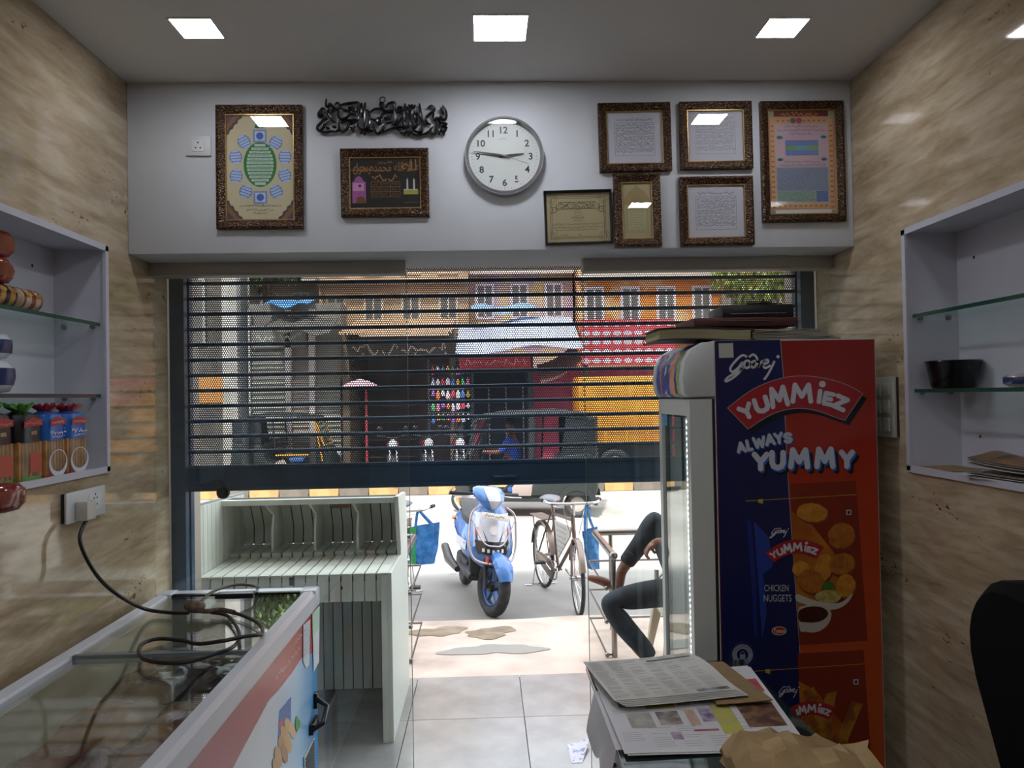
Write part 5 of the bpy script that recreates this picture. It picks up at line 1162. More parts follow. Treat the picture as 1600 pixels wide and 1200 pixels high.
# hanging sheet of the open newspaper at the table edge
q = MB(); e0, e1 = T_(935, 1080), T_(968, 1172)
q.sheet(lambda u, v: V((TX0+.03-.034*v/.2 if v < .21 else TX0-.004-.018*(v-.2)-.01*(v-.2)*(1+sin(v*2.6+u*6)), e0.y+(e1.y-e0.y)*u, TZ+.0005 if v < .21 else TZ-.15*(v-.2)*(1+.25*sin(u*7)))), 12, 10, .0006, (-.7, 0, .7))
single(q, 'hanging_sheet', npm, 'creased newspaper sheet hanging over the counter table edge', 'newspaper', smooth=True, fix=False)
# crumpled brown paper bag
c = P(1235, 1180, z=TZ+.03); t = thing('paper_bag', 'crumpled brown paper bag lying on the counter table', 'paper bag', (c.x+.01, c.y-.13, TZ+.006), rotz=-.12); rn = random.Random(77); q = MB(); S = []
N = 22
for k in range(9):
    u = k/8; x = -.19+.31*u; h = .052*(1-.55*u**2)*(.5+.5*min(1, k/1.2)); wy = .135*(1+.12*u)
    ring = []
    for j in range(N):
        a = 2*pi*j/N; yy = wy*math.copysign(abs(cos(a))**.7, cos(a)); zz_ = h*(1+math.copysign(abs(sin(a))**.8, sin(a)))
        cr = rn.uniform(-1, 1)*(.011 if 0 < k else .004); ring.append((x+rn.uniform(-.008, .008), yy+cr*.6, max(.001, zz_+(cr+.012*sin(5*a+2.1*k) if zz_ > .03 else 0))))
    S.append(ring)
kb_ = mat('kraft_bag', 'a68a60', .85, col2='967a52', nscale=12); q.loft(S, caps=False); q.poly(S[0]); q.build('bag_body', kb_, t, smooth=True, ang=24)
q = MB(); q.loft([S[-1], [(p[0]+.03+.012*rn.random(), p[1]*1.04, max(.001, p[2]*.9+.012)) for p in S[-1]]], caps=False); q.build('torn_mouth', kb_, t, smooth=True, ang=24)
# paper scrap on the floor
c = P(906, 1176, z=0); q = MB(); q.sheet(lambda u, v: V((c.x-.05+.11*u*(1-.55*v), c.y+.09-.19*v, .001+.03*u*u*(1-v))), 6, 6, .0006)
single(q, 'paper_scrap', mat('white_paper', 'c9c6d2', .8, col2='8d8aa8', nscale=40, nlo=.55, nhi=.6), 'torn white paper scrap on the floor beside the counter', 'paper scrap', smooth=True, fix=False)

# ================================================================== OFFICE CHAIR
bk = mat('chair_black', '08080a', .9, spec=.15); ch = thing('office_chair', 'black high-backed office chair beside the right stone wall', 'chair', (1.125, 1.34, 0), rotz=pi)
def sup(cy, cz, hy, hz, n=32, p=2.6): return [(cy+hy*math.copysign(abs(cos(a))**(2/p), cos(a)), cz+hz*math.copysign(abs(sin(a))**(2/p), sin(a))) for a in (2*pi*k/n for k in range(n))]
o1 = sup(0, .97, .25, .34); i1 = sup(0, 1.05, .185, .2)
bx = lambda y, z: .10+.25*(y**2)*0-.06*cos((z-.65)*4)+.9*y*y*-.6+.02*(z-.8)
o1 = [(y*(1 if z < 1.0 else 1-.32*((z-1.0)/.31)**2), z) for y, z in o1]
q = MB(); q.loft([[(bx(y, z)+d_, y*s_, .97+(z-.97)*s_) for y, z in o1] for d_, s_ in ((-.035, .95), (-.02, 1), (.02, 1), (.04, .94))]); q.build('backrest', bk, ch, smooth=True)
q = MB(); q.loft([[(bx(y, z)-.036-d_, y*s_, 1.05+(z-1.05)*s_) for y, z in i1] for d_, s_ in ((0, 1), (.012, .9))]); q.build('back_pad', mat('chair_mesh', '2e2823', .8), ch, smooth=True)
q = MB(); q.loft([[(x*s_-.12, y*s_, z) for x, y in sup(.02, 0, .2, .25)] for z, s_ in ((.43, .9), (.445, 1), (.49, 1), (.51, .92))]); q.build('seat', bk, ch, smooth=True)
q = MB(); q.bar((.02, 0, .43), (.12, 0, .46), .06, .02); q.bar((.12, 0, .45), (.11, 0, .75), .06, .015, (1, 0, 0)); q.build('back_bracket', blk, ch)
for s_ in (-1, 1): q = MB(); q.tube(spline([(-.1, s_*.24, .45), (-.1, s_*.3, .55), (-.08, s_*.3, .68), (-.2, s_*.3, .69), (-.28, s_*.3, .66)], 5), .016, 8); q.build('armrest', blk, ch, smooth=True)
q = MB(); q.lathe([(0, .07), (.03, .07), (.03, .25), (.018, .25), (.018, .43), (0, .43)], 14, Mx.Translation((-.12, 0, 0)), cap=False); q.build('gas_lift', mat('steel', '8d8f92', .3, metal=1), ch, smooth=True)
for k in range(5):
    a = 2*pi*k/5+.3; d_ = V((cos(a), sin(a), 0)); q = MB(); q.bar(V((-.12, 0, .1)), V((-.12, 0, .075))+d_*.19, .04, .03); l_ = q.build('base_arm', blk, ch, bevel=.006)
    p = V((-.12, 0, .03))+d_*.18; q = MB(); q.lathe([(0, -.018), (.028, -.018), (.03, 0), (.028, .018), (0, .018)], 14, Mx.Translation(p) @ rotm('X', pi/2), cap=False); q.build('castor', blk, l_, smooth=True)
# ================================================================== WHITE PLANKED DISPLAY CABINET OUTSIDE THE SHUTTER
CX0, CX1, CY0 = P(303, 900, y=3.75).x, P(609, 1100, y=3.75).x, 3.75; CZT = P(600, 895, y=CY0).z; CY1 = 4.5
pk = mat('white_plank', 'dadbd0', .55, col2='c8c9bd', nscale=7, nstretch=(1, 1, .25)); core = mat('groove_dark', '33332f', .9)
cab = thing('display_cabinet', 'white planked display cabinet with curved hood standing on the shop platform', 'cabinet', ((CX0+CX1)/2, 4.1, 0), world=True)
ys_ = CY0+.3*(CZT > 0); YC = P(500, 868, z=CZT).y; YC = min(max(YC, 4.05), 4.2); ZF = CZT+.022; YBK = 4.45; ZT = P(480, 783, y=4.12).z; YT = 4.1
# carcass (dark, shows as the grooves)
q = MB(); q.box(CX0+.01, CX1-.01, CY0+.012, CY1, CZT-.04, CZT-.008); q.box(CX0+.01, CX1-.01, YC+.012, CY1, CZT-.008, ZF-.008); q.box(CX0+.01, CX1-.01, YBK+.012, CY1, .0, CZT)
q.build('carcass', core, cab)
hood = [V((0, YBK, ZF)), V((0, YBK+.01, ZF+.09)), V((0, YBK-.015, ZF+.15)), V((0, YBK-.08, ZT-.035)), V((0, YBK-.19, ZT-.008)), V((0, YT, ZT-.002))]; hs = spline(hood, 4)
q = MB(); q.loft([[(x, p.y+d_*.7, p.z+d_*.5) for p in hs for d_ in (0,)] for x in (CX0+.02, CX1-.01)], closed=False)
q = MB(); inn = [(p.y, p.z) for p in hs]; outp = [(p.y+.022, p.z+.012) for p in hs]
q.prism([(y+.006, z+.004) for y, z in inn]+outp[::-1], lambda u, v, w: (w, u, v), CX0+.02, CX1-.01); q.build('hood_shell', core, cab)
pw = .0565
def planks(x0, x1, maker, name, m_):
    n = max(1, round((x1-x0)/pw)); w = (x1-x0)/n; o0 = None
    for i in range(n):
        if o0 is None:
            q = MB(); maker(q, w-.0065); o0 = q.build(name, m_, None, bevel=.0012, seg=1); o0.parent = cab; o = o0
        else: o = share(o0, cab)
        o.location = (x0+w*(i+.5)-cab.location.x, -cab.location.y, -cab.location.z)
planks(CX0+.02, CX1, lambda q, w: q.box(-w/2, w/2, CY0, CY0+.012, P(600, 939, y=CY0).z, CZT-.002), 'apron_plank', pk)
planks(CX0+.02, CX1, lambda q, w: q.box(-w/2, w/2, CY0-.004, YC, CZT-.01, CZT), 'counter_plank', pk)
planks(CX0+.02, CX1-.01, lambda q, w: q.box(-w/2, w/2, YC-.002, YC+.01, CZT, ZF), 'riser_plank', pk)
planks(CX0+.02, CX1-.01, lambda q, w: q.box(-w/2, w/2, YC-.004, YBK, ZF-.008, ZF), 'shelf_plank', pk)
planks(CX0+.02, CX1-.01, lambda q, w: q.loft([[(x, y, z) for y, z in inn]+[(x, y+.006, z+.004) for y, z in inn][::-1] for x in (-w/2, w/2)]), 'hood_plank', pk)
planks(CX0+.02, CX1-.02, lambda q, w: q.box(-w/2, w/2, YBK, YBK+.012, .002, CZT-.04), 'back_plank', pk)
q = MB(); q.box(CX0+.0, CX1-.005, YT-.02, YT+.012, ZT-.014, ZT+.016); q.build('hood_rail', pk, cab, bevel=.003)
for px in (423, 490, 557):
    x = P(px, 840, y=YC).x; q = MB(); q.prism([(YC+.03, ZF), (YBK+.004, ZF)]+[(y, z) for y, z in inn[1:]]+[(YT+.0, ZT-.012), (YC+.06, ZT-.09), (YC+.03, ZF+.1)], lambda u, v, w: (w, u, v), x-.006, x+.006); q.build('divider', pk, cab)
# sides
zl0 = P(305, 789, y=CY0).z
q = MB(); q.prism([(CY0, 0), (CY1, 0), (CY1, ZT+.01), (CY0+.05, zl0), (CY0, zl0)], lambda u, v, w: (w, u, v), CX0, CX0+.016); q.build('side_panel', mat('side_edge', '8d9898', .5), cab)
for k in range(12):
    a = CY0+.012+k*.058; q = MB(); zt_ = zl0+(ZT+.01-zl0)*((a-CY0)/(CY1-CY0)); q.box(CX0+.016, CX0+.022, a, min(CY1, a+.054), ZF if a > YC else CZT, zt_-.012); q.build('side_plank', pk, cab)
q = MB(); q.prism([(CY0-.002, 0), (CY1, 0), (CY1, ZF+.12), (CY1-.06, ZT), (YT-.02, ZT+.02), (YC-.03, CZT+.03), (YC-.03, CZT), (CY0-.002, CZT)], lambda u, v, w: (w, u, v), CX1-.004, CX1+.018); q.build('side_panel', mat('white_laminate', 'd4d6ce', .4), cab, bevel=.002)
q = MB(); q.box(CX1-.034, CX1-.004, CY0-.003, CY0+.016, 0, CZT-.002); q.build('front_stile', pk, cab, bevel=.002)
q = MB(); xk = P(534, 914, y=CY0).x; q.box(xk-.004, xk+.004, CY0-.002, CY0, CZT-.075, CZT-.06); q.build('keyhole', darkhole, cab)
q = MB(); xk = P(456, 903, y=CY0).x; q.box(xk-.012, xk+.012, CY0-.003, CY0, CZT-.05, CZT-.004); q.build('hinge', mat('dark_gasket', '2a2826', .6), cab)
xk = P(534, 800, y=4.4).x; q = MB(); q.box(xk-.05, xk+.05, YBK-.09, YBK-.085, ZT-.075, ZT-.03); q.build('brown_patch', mat('tape_patch', '8a6a4a', .7), cab)
# ================================================================== SCOOTER
rub = mat('tyre', '232426', .7, col2='34353a', nscale=20); blue = mat('scooter_blue', '4478bd', .25, coat=.6); silv = mat('scooter_silver', 'c4c8d2', .3, metal=.2); chrome = mat('chrome', 'c8c8ca', .15, metal=1); dkp = mat('dark_plastic', '202124', .5)
guard = mat('guard_steel', 'bdb2b4', .3, metal=.6); lens = mat('lens', 'd8d8dc', .08, spec=.8); redl = mat('red_reflector', 'b03a2c', .25)
RYX = rotm('Y', pi/2)
def wheel(parent, c, R, r, name, spokes='alloy', hub=.04, rimm=None, n=36):
    M = Mx.Translation(c) @ RYX; q = MB(); q.torus(R-r, r, M, 40, 10, 1.1); w = q.build(name, rub, parent, smooth=True)
    q = MB(); q.torus(R-2*r, r*.35, M, 40, 8, 1.8); q.build('rim', rimm or mat('rim_blue', '3f5a86', .3, metal=.4), w, smooth=True)
    q = MB(); q.lathe([(0, -.05), (hub, -.05), (hub*1.2, -.02), (hub*1.2, .02), (hub, .05), (0, .05)], 16, M, cap=False); q.build('hub', dkp if spokes == 'alloy' else chrome, w, smooth=True)
    if spokes == 'alloy':
        for k in range(5):
            a = 2*pi*k/5+.3; d_ = V((0, cos(a), sin(a))); q = MB(); q.bar(V(c)+d_*hub, V(c)+d_*(R-2*r), .03, .035, (1, 0, 0)); q.build('spoke', rimm or mat('rim_blue', '3f5a86', .3, metal=.4), w)
    elif spokes == 'wire':
        q = MB()
        for k in range(n):
            a = 2*pi*k/n; b = a+(.35 if k % 2 else -.35); x = .03*(1 if k % 4 < 2 else -1); q.tube([V(c)+V((x, hub*cos(b), hub*sin(b))), V(c)+V((0, (R-2*r)*cos(a), (R-2*r)*sin(a)))], .0013, 3)
        q.build('spokes', chrome, w, kind='stuff')
    return w
fw_ = P(762, 963, z=ROAD); A_s = radians(11); hd_ = V((sin(A_s), -cos(A_s), 0)); org = fw_-hd_*.62
sc = thing('scooter', 'blue and silver scooter parked facing the shop', 'scooter', (org.x, org.y, ROAD), rot=(0, radians(6.5), A_s))
STEER = Mx.Translation((0, -.5, 0)) @ rotm('Z', radians(15)) @ Mx.Translation((0, .5, 0))
def steer(parent, names, M):
    for o in parent.children:
        if o.name.split('.')[0] in names: o.matrix_local = M @ o.matrix_local
wheel(sc, (0, -.62, .265), .265, .05, 'front_wheel'); wheel(sc, (0, .62, .245), .245, .05, 'rear_wheel')
for s in (-1, 1): q = MB(); q.tube([(s*.075, -.62, .252), (s*.075, -.56, .45), (s*.06, -.5, .66)], .02, 10); q.build('fork_leg', dkp, sc, smooth=True)
q = MB(); S = []
for k in range(12):
    a = radians(22+k*9.5); r = .292+.02*sin(k*.28); cy, cz = -.62-r*cos(a), .265+r*sin(a); hw = .04+.045*sin(pi*min(1, (k+1)/9)); o = V((0, -cos(a), sin(a)))
    S.append([(x*hw, cy-o.y*dn, cz-o.z*dn) for x, dn in ((-1, .06), (-.85, .015), (-.4, 0), (0, -.008), (.4, 0), (.85, .015), (1, .06), (.8, .03), (0, .008), (-.8, .03))])
q.loft(S); q.build('front_fender', blue, sc, smooth=True)
q = MB(); q.box(-.1, -.094, -.66, -.6, .47, .54); q.build('side_reflector', redl, sc)
ap = [(.42, .09, -.545, .02), (.47, .16, -.57, .05), (.55, .205, -.585, .07), (.64, .215, -.565, .09), (.74, .205, -.53, .1), (.84, .185, -.49, .1), (.92, .15, -.45, .08), (.98, .10, -.41, .05)]
def ap_at(z):
    for a, b in zip(ap, ap[1:]):
        if a[0] <= z <= b[0]: f = (z-a[0])/(b[0]-a[0]); return tuple(a[i]*(1-f)+b[i]*f for i in range(4))
    return ap[-1] if z > .9 else ap[0]
def ap_pt(x, z, off=0):
    _, w, y, bu = ap_at(z); return V((x, y+bu*(x/w)**2*1.4-.02*(1-abs(x/w))-off, z))
q = MB(); S = []
for z, w, y, bu in ap:
    S.append([ap_pt(w*t, z) for t in (-1, -.8, -.5, -.2, 0, .2, .5, .8, 1)]+[V((w*t, ap_pt(w*t, z).y+.06+.03*(1-abs(t)), z)) for t in (1, .5, 0, -.5, -1)])
q.loft(S); q.build('front_apron', blue, sc, smooth=True, ang=50)
def patch(name, m_, edge, z0, z1, off, n=8):
    q = MB(); q.sheet(lambda u, v: ap_pt((edge(z0+(z1-z0)*v)[0]*(1-u)+edge(z0+(z1-z0)*v)[1]*u), z0+(z1-z0)*v, off), 8, n); q.build(name, m_, sc, smooth=True, fix=False)
patch('nose_panel', silv, lambda z: (-.03-.5*(z-.62), .03+.5*(z-.62)), .62, .9, .006)
patch('nose_badge', lens, lambda z: (-.045+.6*abs(z-.76), .045-.6*abs(z-.76)), .72, .80, .012)
for s in (-1, 1):
    patch('side_light', lens, lambda z: (s*(.06+.34*(z-.64)), s*(.13+.16*(z-.64))), .66, .86, .007)
    patch('body_stripe', mat('stripe_light', 'b3c3e0', .3), lambda z: (s*(.155+.0*(z)), s*(.175)), .6, .86, .008)
    patch('indicator_mark', redl, lambda z: (s*.14, s*.16), .7, .77, .0095)
patch('headlight', mat('headlight_glass', '2c2d30', .08, spec=.8), lambda z: (-.16+.5*max(0, .6-z), .16-.5*max(0, .6-z)), .545, .66, .008)
for k in range(5): patch('headlight_chip', lens, lambda z: (-.1+.045*k, -.1+.045*k+.022), .56+.004*abs(k-2), .59+.004*abs(k-2), .012, 2)
q = MB(); q.box(-.125, .125, -.006, .004, -.028, .028); npl = q.build('number_plate', mat('plate_white', 'dcd8d2', .5), sc, bevel=.003); npl.location = (0, -.545, .885); npl.rotation_euler = (radians(-20), radians(5), 0)
q = MB(); scribble(q, -.1, .1, 0, .03, lambda u, v: (u, -.0065, v), random.Random(6)); npw = q.build('plate_marks', pm('6d6660'), npl, fix=False, kind='stuff')
gp = [(-.12, -.44, .96), (-.2, -.46, .9), (-.218, -.5, .75), (-.213, -.56, .6), (-.16, -.63, .5), (0, -.665, .475)]
q = MB(); q.tube(spline([V(p) for p in gp]+[V((-p[0], p[1], p[2])) for p in gp[-2::-1]], 4), .0105, 8); q.build('crash_guard', guard, sc, smooth=True, fix=False)
q = MB(); q.tube(spline([(-.21, -.47, .86), (-.1, -.6, .66), (0, -.635, .63), (.1, -.6, .66), (.21, -.47, .86)], 5), .007, 8); q.build('front_guard_loop', guard, sc, smooth=True, fix=False)
q = MB(); S = []
for z, w in ((.3, .1), (.34, .16), (.6, .18), (.9, .13)): S.append([(-w, -.40, z), (w, -.40, z), (w, -.33, z), (-w, -.33, z)])
q.loft(S); q.build('leg_shield', dkp, sc, bevel=.02)
q = MB(); q.box(-.17, .17, -.4, .14, .26, .32); q.build('footboard', dkp, sc, bevel=.02)
S = []
for y, w, z0, z1 in ((.02, .10, .34, .6), (.1, .15, .32, .72), (.3, .18, .34, .76), (.55, .185, .4, .78), (.8, .15, .52, .8), (.95, .06, .62, .79)): S.append([(w*cos(a)*.98, y, (z0+z1)/2+(z1-z0)/2*sin(a)) for a in (2*pi*k/16 for k in range(16))])
q = MB(); q.loft(S); q.build('rear_body', blue, sc, smooth=True)
for s in (-1, 1): q = MB(); q.loft([[(s*(w+.006), y, z) for z in (z0, z0+.09)] for y, w, z0 in ((.06, .13, .46), (.3, .182, .48), (.6, .18, .54), (.85, .13, .62))], closed=False); q.build('body_stripe', silv, sc, smooth=True)
S = []
for y, w, z in ((-.02, .07, .70), (.05, .13, .745), (.3, .155, .75), (.55, .14, .80), (.88, .1, .83), (.92, .05, .82)): S.append([(w*math.copysign(abs(cos(a))**.6, cos(a)), y, z+.045*math.copysign(abs(sin(a))**.6, sin(a))) for a in (2*pi*k/14 for k in range(14))])
q = MB(); q.loft(S); q.build('seat', mat('seat_black', '26272a', .6), sc, smooth=True)
q = MB(); q.tube(spline([(-.14, .5, .8), (-.17, .75, .86), (-.1, 1.0, .87), (.1, 1.0, .87), (.17, .75, .86), (.14, .5, .8)], 4), .013, 8); q.build('grab_rail', guard, sc, smooth=True, fix=False)
for s in (-1, 1): q = MB(); q.ell((s*.148, .82, .67), (.03, .04, .025)); q.build('rear_indicator', mat('amber_lens', 'c07a2a', .3), sc, smooth=True)
q = MB(); q.box(-.07, .07, .9, 1.02, .36, .6); q.build('rear_mudflap', dkp, sc, bevel=.015)
q = MB(); q.tube([(-.17, .2, .24), (-.2, .6, .26), (-.2, .95, .33)], [.03, .05, .045], 12); q.build('exhaust', mat('exhaust_grey', '4a4a4c', .4, metal=.6), sc, smooth=True)
q = MB(); q.box(-.12, .12, .05, .65, .2, .36); q.build('engine', dkp, sc, bevel=.03)
q = MB(); q.tube([(.13, .0, .27), (.25, .05, .01), (.3, .05, .01)], .012, 8); q.build('side_stand', dkp, sc, smooth=True)
# handlebar group, turned a little
hb_ = bpy.data.objects
q = MB(); S = []
for z, w, y0, y1 in ((.93, .03, -.46, -.36), (.97, .085, -.49, -.3), (1.02, .14, -.49, -.27), (1.07, .165, -.45, -.24), (1.115, .15, -.38, -.23), (1.135, .1, -.33, -.25)):
    S.append([(w*cos(a), (y0+y1)/2+(y1-y0)/2*sin(a), z) for a in (2*pi*k/16 for k in range(16))])
q.loft(S); q.build('handlebar_cowl', blue, sc, smooth=True)
q = MB(); S = []
for z, w, y0 in ((.932, .012, -.468), (.97, .036, -.497), (1.02, .062, -.498), (1.07, .075, -.458), (1.115, .07, -.388), (1.134, .05, -.336)): S.append([(w*t, y0+.012*t*t, z) for t in (-1, -.5, 0, .5, 1)])
q.loft(S, closed=False); q.build('cowl_stripe', mat('stripe_silver', 'b8bcc6', .25), sc, smooth=True)
for s in (-1, 1):
    q = MB(); q.tube([(s*.1, -.33, 1.05), (s*.2, -.31, 1.06), (s*.36, -.25, 1.055)], [.022, .018, .019], 10); g_ = q.build('grip', mat('grip_black', '1e1f22', .6), sc, smooth=True)
    q = MB(); q.tube([(s*.14, -.36, 1.05), (s*.24, -.38, 1.045), (s*.36, -.33, 1.04)], .007, 6); q.build('brake_lever', chrome, g_, smooth=True)
    q = MB(); q.tube(spline([(s*.15, -.32, 1.08), (s*.22, -.3, 1.15), (s*.31, -.3, 1.2)], 4), .007, 6); m_ = q.build('mirror_stem', dkp, sc, smooth=True)
    q = MB(); q.ell((s*.35, -.3, 1.23), (.06, .015, .035)); q.build('mirror', dkp, m_, smooth=True)

steer(sc, ('front_wheel', 'fork_leg', 'front_fender', 'side_reflector', 'handlebar_cowl', 'cowl_stripe', 'grip', 'mirror_stem'), STEER)

# ================================================================== BICYCLES
bikec = mat('bike_paint', '6b5f58', .35, metal=.5, col2='7d6a5c', nscale=20); rustm = mat('mudguard', '86786e', .35, metal=.6); greyr = mat('bike_rim', 'b5b0ac', .25, metal=.8)
def bicycle(label, loc, rz):
    t = thing('bicycle', label, 'bicycle', loc, rotz=rz); fa_, ra_, R = (0, -.55, .335), (0, .55, .335), .335
    wheel(t, fa_, R, .017, 'front_wheel', 'wire', .02, greyr); wheel(t, ra_, R, .017, 'rear_wheel', 'wire', .025, greyr)
    T = lambda name, pts, r, m_=bikec, seg=8: (lambda q: q.build(name, m_, t, smooth=True, fix=False))(MB().tube(pts, r, seg))
    hl, hu, bbk, st_ = V((0, -.43, .66)), V((0, -.38, .87)), V((0, .06, .28)), V((0, .2, .84))
    T('head_tube', [hl, hu], .02); T('down_tube', [hl, bbk], .017); T('top_tube', [hu-V((0, 0, .04)), st_-V((0, .01, .03))], .016); T('seat_tube', [bbk, st_+V((0, .02, .08))], .017)
    for s in (-1, 1):
        T('chain_stay', [bbk+V((s*.03, 0, 0)), V(ra_)+V((s*.06, 0, 0))], .01); T('seat_stay', [st_+V((s*.02, 0, -.02)), V(ra_)+V((s*.06, 0, 0))], .008); T('fork_blade', [hl+V((s*.025, 0, .0)), V((s*.045, -.47, .55)), V(fa_)+V((s*.045, .02, .03)), V(fa_)+V((s*.045, 0, 0))], .011)
    T('axle', [V(fa_)-V((.075, 0, 0)), V(fa_)+V((.075, 0, 0))], .009, chrome); T('axle', [V(ra_)-V((.08, 0, 0)), V(ra_)+V((.08, 0, 0))], .009, chrome)
    T('stem', [hu, hu+V((0, -.01, .1)), hu+V((0, -.05, .12))], .013, chrome)
    T('handlebar', spline([(-.27, -.16, .99), (-.26, -.26, .995), (-.2, -.38, .985), (0, -.43, .985), (.2, -.38, .985), (.26, -.26, .995), (.27, -.16, .99)], 5), .0125, chrome)
    for s in (-1, 1): T('grip', [(s*.268, -.24, .996), (s*.27, -.13, .99)], .017, mat('grip_black', '1e1f22', .6)); T('brake_rod', [(s*.19, -.36, .96), (s*.1, -.4, .94), (s*.04, -.42, .7)], .004, chrome, 5)
    for c, a0, a1 in ((fa_, 20, 165), (ra_, 10, 170)):
        q = MB(); S = []
        for k in range(16):
            a = radians(a0+(a1-a0)*k/15); r = R+.018; S.append([(x, c[1]-r*cos(a)*f_, c[2]+r*sin(a)*f_) for x, f_ in ((-.032, .96), (-.02, 1), (.02, 1), (.032, .96), (.02, 1.006), (-.02, 1.006))])
        q.loft(S); q.build('mudguard', rustm, t, smooth=True)
    q = MB(); S = []
    for y, w, z in ((.05, .02, .93), (.12, .035, .945), (.22, .09, .95), (.3, .11, .955), (.34, .08, .955)): S.append([(w*cos(a), y, z+.028*sin(a)) for a in (2*pi*k/12 for k in range(12))])
    q.loft(S); q.build('saddle', mat('saddle_grey', '6f7178', .4), t, smooth=True)
    q = MB(); q.torus(.09, .006, Mx.Translation((-.045, .06, .28)) @ RYX, 24, 6, 1.5); q.build('chainring', chrome, t, smooth=True)
    q = MB(); q.prism([(.06, .375), (.55, .385), (.6, .335), (.55, .29), (.06, .185), (-.02, .28)], lambda u, v, w: (w, u, v), -.075, -.055); q.build('chain_case', bikec, t, bevel=.006)
    for s in (-1, 1):
        T('crank', [(s*.075, .06, .28), (s*.09, .06-s*.16, .28-s*.05)], .009, chrome); q = MB(); q.box(min(s*.09, s*.19), max(s*.09, s*.19), .06-s*.16-.04, .06-s*.16+.04, .27-s*.05, .29-s*.05); q.build('pedal', dkp, t, bevel=.004)
    q = MB()
    for s in (-1, 1): q.tube([(s*.07, .55, .335), (s*.1, .62, .015), (s*.17, .66, .012)], .006, 6)
    q.tube([(-.17, .66, .012), (.17, .66, .012)], .006, 6); q.build('rear_stand', chrome, t, smooth=True)
    q = MB(); q.box(-.07, .07, .32, .78, .725, .735)
    for s in (-1, 1): q.tube([(s*.06, .7, .73), (s*.06, .55, .335)], .006, 6)
    q.build('carrier', bikec, t)
    q = MB(); q.prism([(-.35, .76), (.13, .755), (.05, .4), (-.3, .66)], lambda u, v, w: (w, u, v), -.008, .008); b_ = q.build('frame_placard', mat('placard', 'c2bdb4', .6), t)
    q = MB(); rn = random.Random(12)
    for i in range(6): scribble(q, -.24+.02*i, .08, .72-.05*i, .024, lambda u, v: (-.0085, u, v), rn)
    q.build('placard_marks', pm('6f6a72'), b_, fix=False, kind='stuff')
    M = Mx.Translation((0, -.45, 0)) @ rotm('Z', radians(-11)) @ Mx.Translation((0, .45, 0))
    first = [0]
    for o in list(t.children):
        n_ = o.name.split('.')[0]
        if n_ in ('front_wheel', 'fork_blade', 'stem', 'handlebar', 'grip', 'brake_rod') or (n_ in ('axle', 'mudguard') and first[0] < 2 and not n_ in seen_): 
            if n_ in ('axle', 'mudguard'): seen_.append(n_)
            o.matrix_local = M
    return t
seen_ = []
fb_ = P(907, 962, z=ROAD); ab = radians(13); o_ = fb_-V((sin(ab), -cos(ab), 0))*.55
bk1 = bicycle('old roadster bicycle beside the blue scooter, blue bag on its handlebar', (o_.x, o_.y, ROAD), ab)
xb2 = P(664, 790, y=6.85).x-.27
dup(bk1, (xb2, 7.25, ROAD), radians(2), 'old roadster bicycle parked behind the white display cabinet', None)
def bag(name, label, cpx, w, h, y, m_, m2, skew, hang):
    """woven carrier bag hanging by two straps from a bar"""
    c = P(*cpx, y=y); t = thing(name, label, 'bag', (c.x, y, c.z-h/2)); q = MB(); S = []; rn = random.Random(int(cpx[0]))
    for k in range(8):
        f = k/7; ww = w/2*(1-.25*(1-f)**2); dd = .07*(1-.5*f)*(.6+.4*math.sin(pi*min(1, f+.3))); S.append([(skew*(1-f)+ww*cos(a)+.006*rn.uniform(-1, 1), dd*sin(a)+.012*sin(4*a+k), h*f+.02*cos(a)*(f > .9)) for a in (2*pi*j/18 for j in range(18))])
    q.loft(S, caps=False); q.poly(S[0]); q.build('bag_body', m_, t, smooth=True, ang=60)
    if m2: q = MB(); q.loft([[(s_[j][0]*1.03-.002, s_[j][1]*1.05-.002, s_[j][2]) for j in range(8, 13)] for s_ in S], closed=False); q.build('green_stripe', m2, t, smooth=True)
    for s in (-1, 1): q = MB(); q.tube(spline([(-w*.3, s*.03, h*.95), (hang[0]-c.x-.02, s*.015, h+.1), (hang[0]-c.x, 0, hang[1]-(c.z-h/2)), (hang[0]-c.x+.02, s*.015, h+.1), (w*.3, s*.03, h*.95)], 5), .006, 6, flat=2); q.build('strap', m_, t, smooth=True, fix=False)
    return t
bm_ = mat('blue_woven', '2f74b8', .4, col2='4a8fd0', nscale=30)
hz1 = Mx.Translation(o_) @ rotm('Z', ab) @ Mx.Translation((0, -.45, 0)) @ rotm('Z', radians(-11)) @ Mx.Translation((0, .45, 0)) @ V((.12, -.412, 0))
bag('carrier_bag', 'blue woven bag hanging from the roadster bicycle handlebar', (922, 857), .145, .36, hz1.y, bm_, None, .03, (hz1.x, ROAD+.99))
bag('carrier_bag', 'blue and green woven bag hanging behind the white display cabinet', (664, 850), .27, .34, 6.86, mat('blue_woven2', '2468b4', .4, col2='3f86cc', nscale=18), mat('green_woven', '2f9a5a', .45), -.02, (xb2+.22, ROAD+.99))

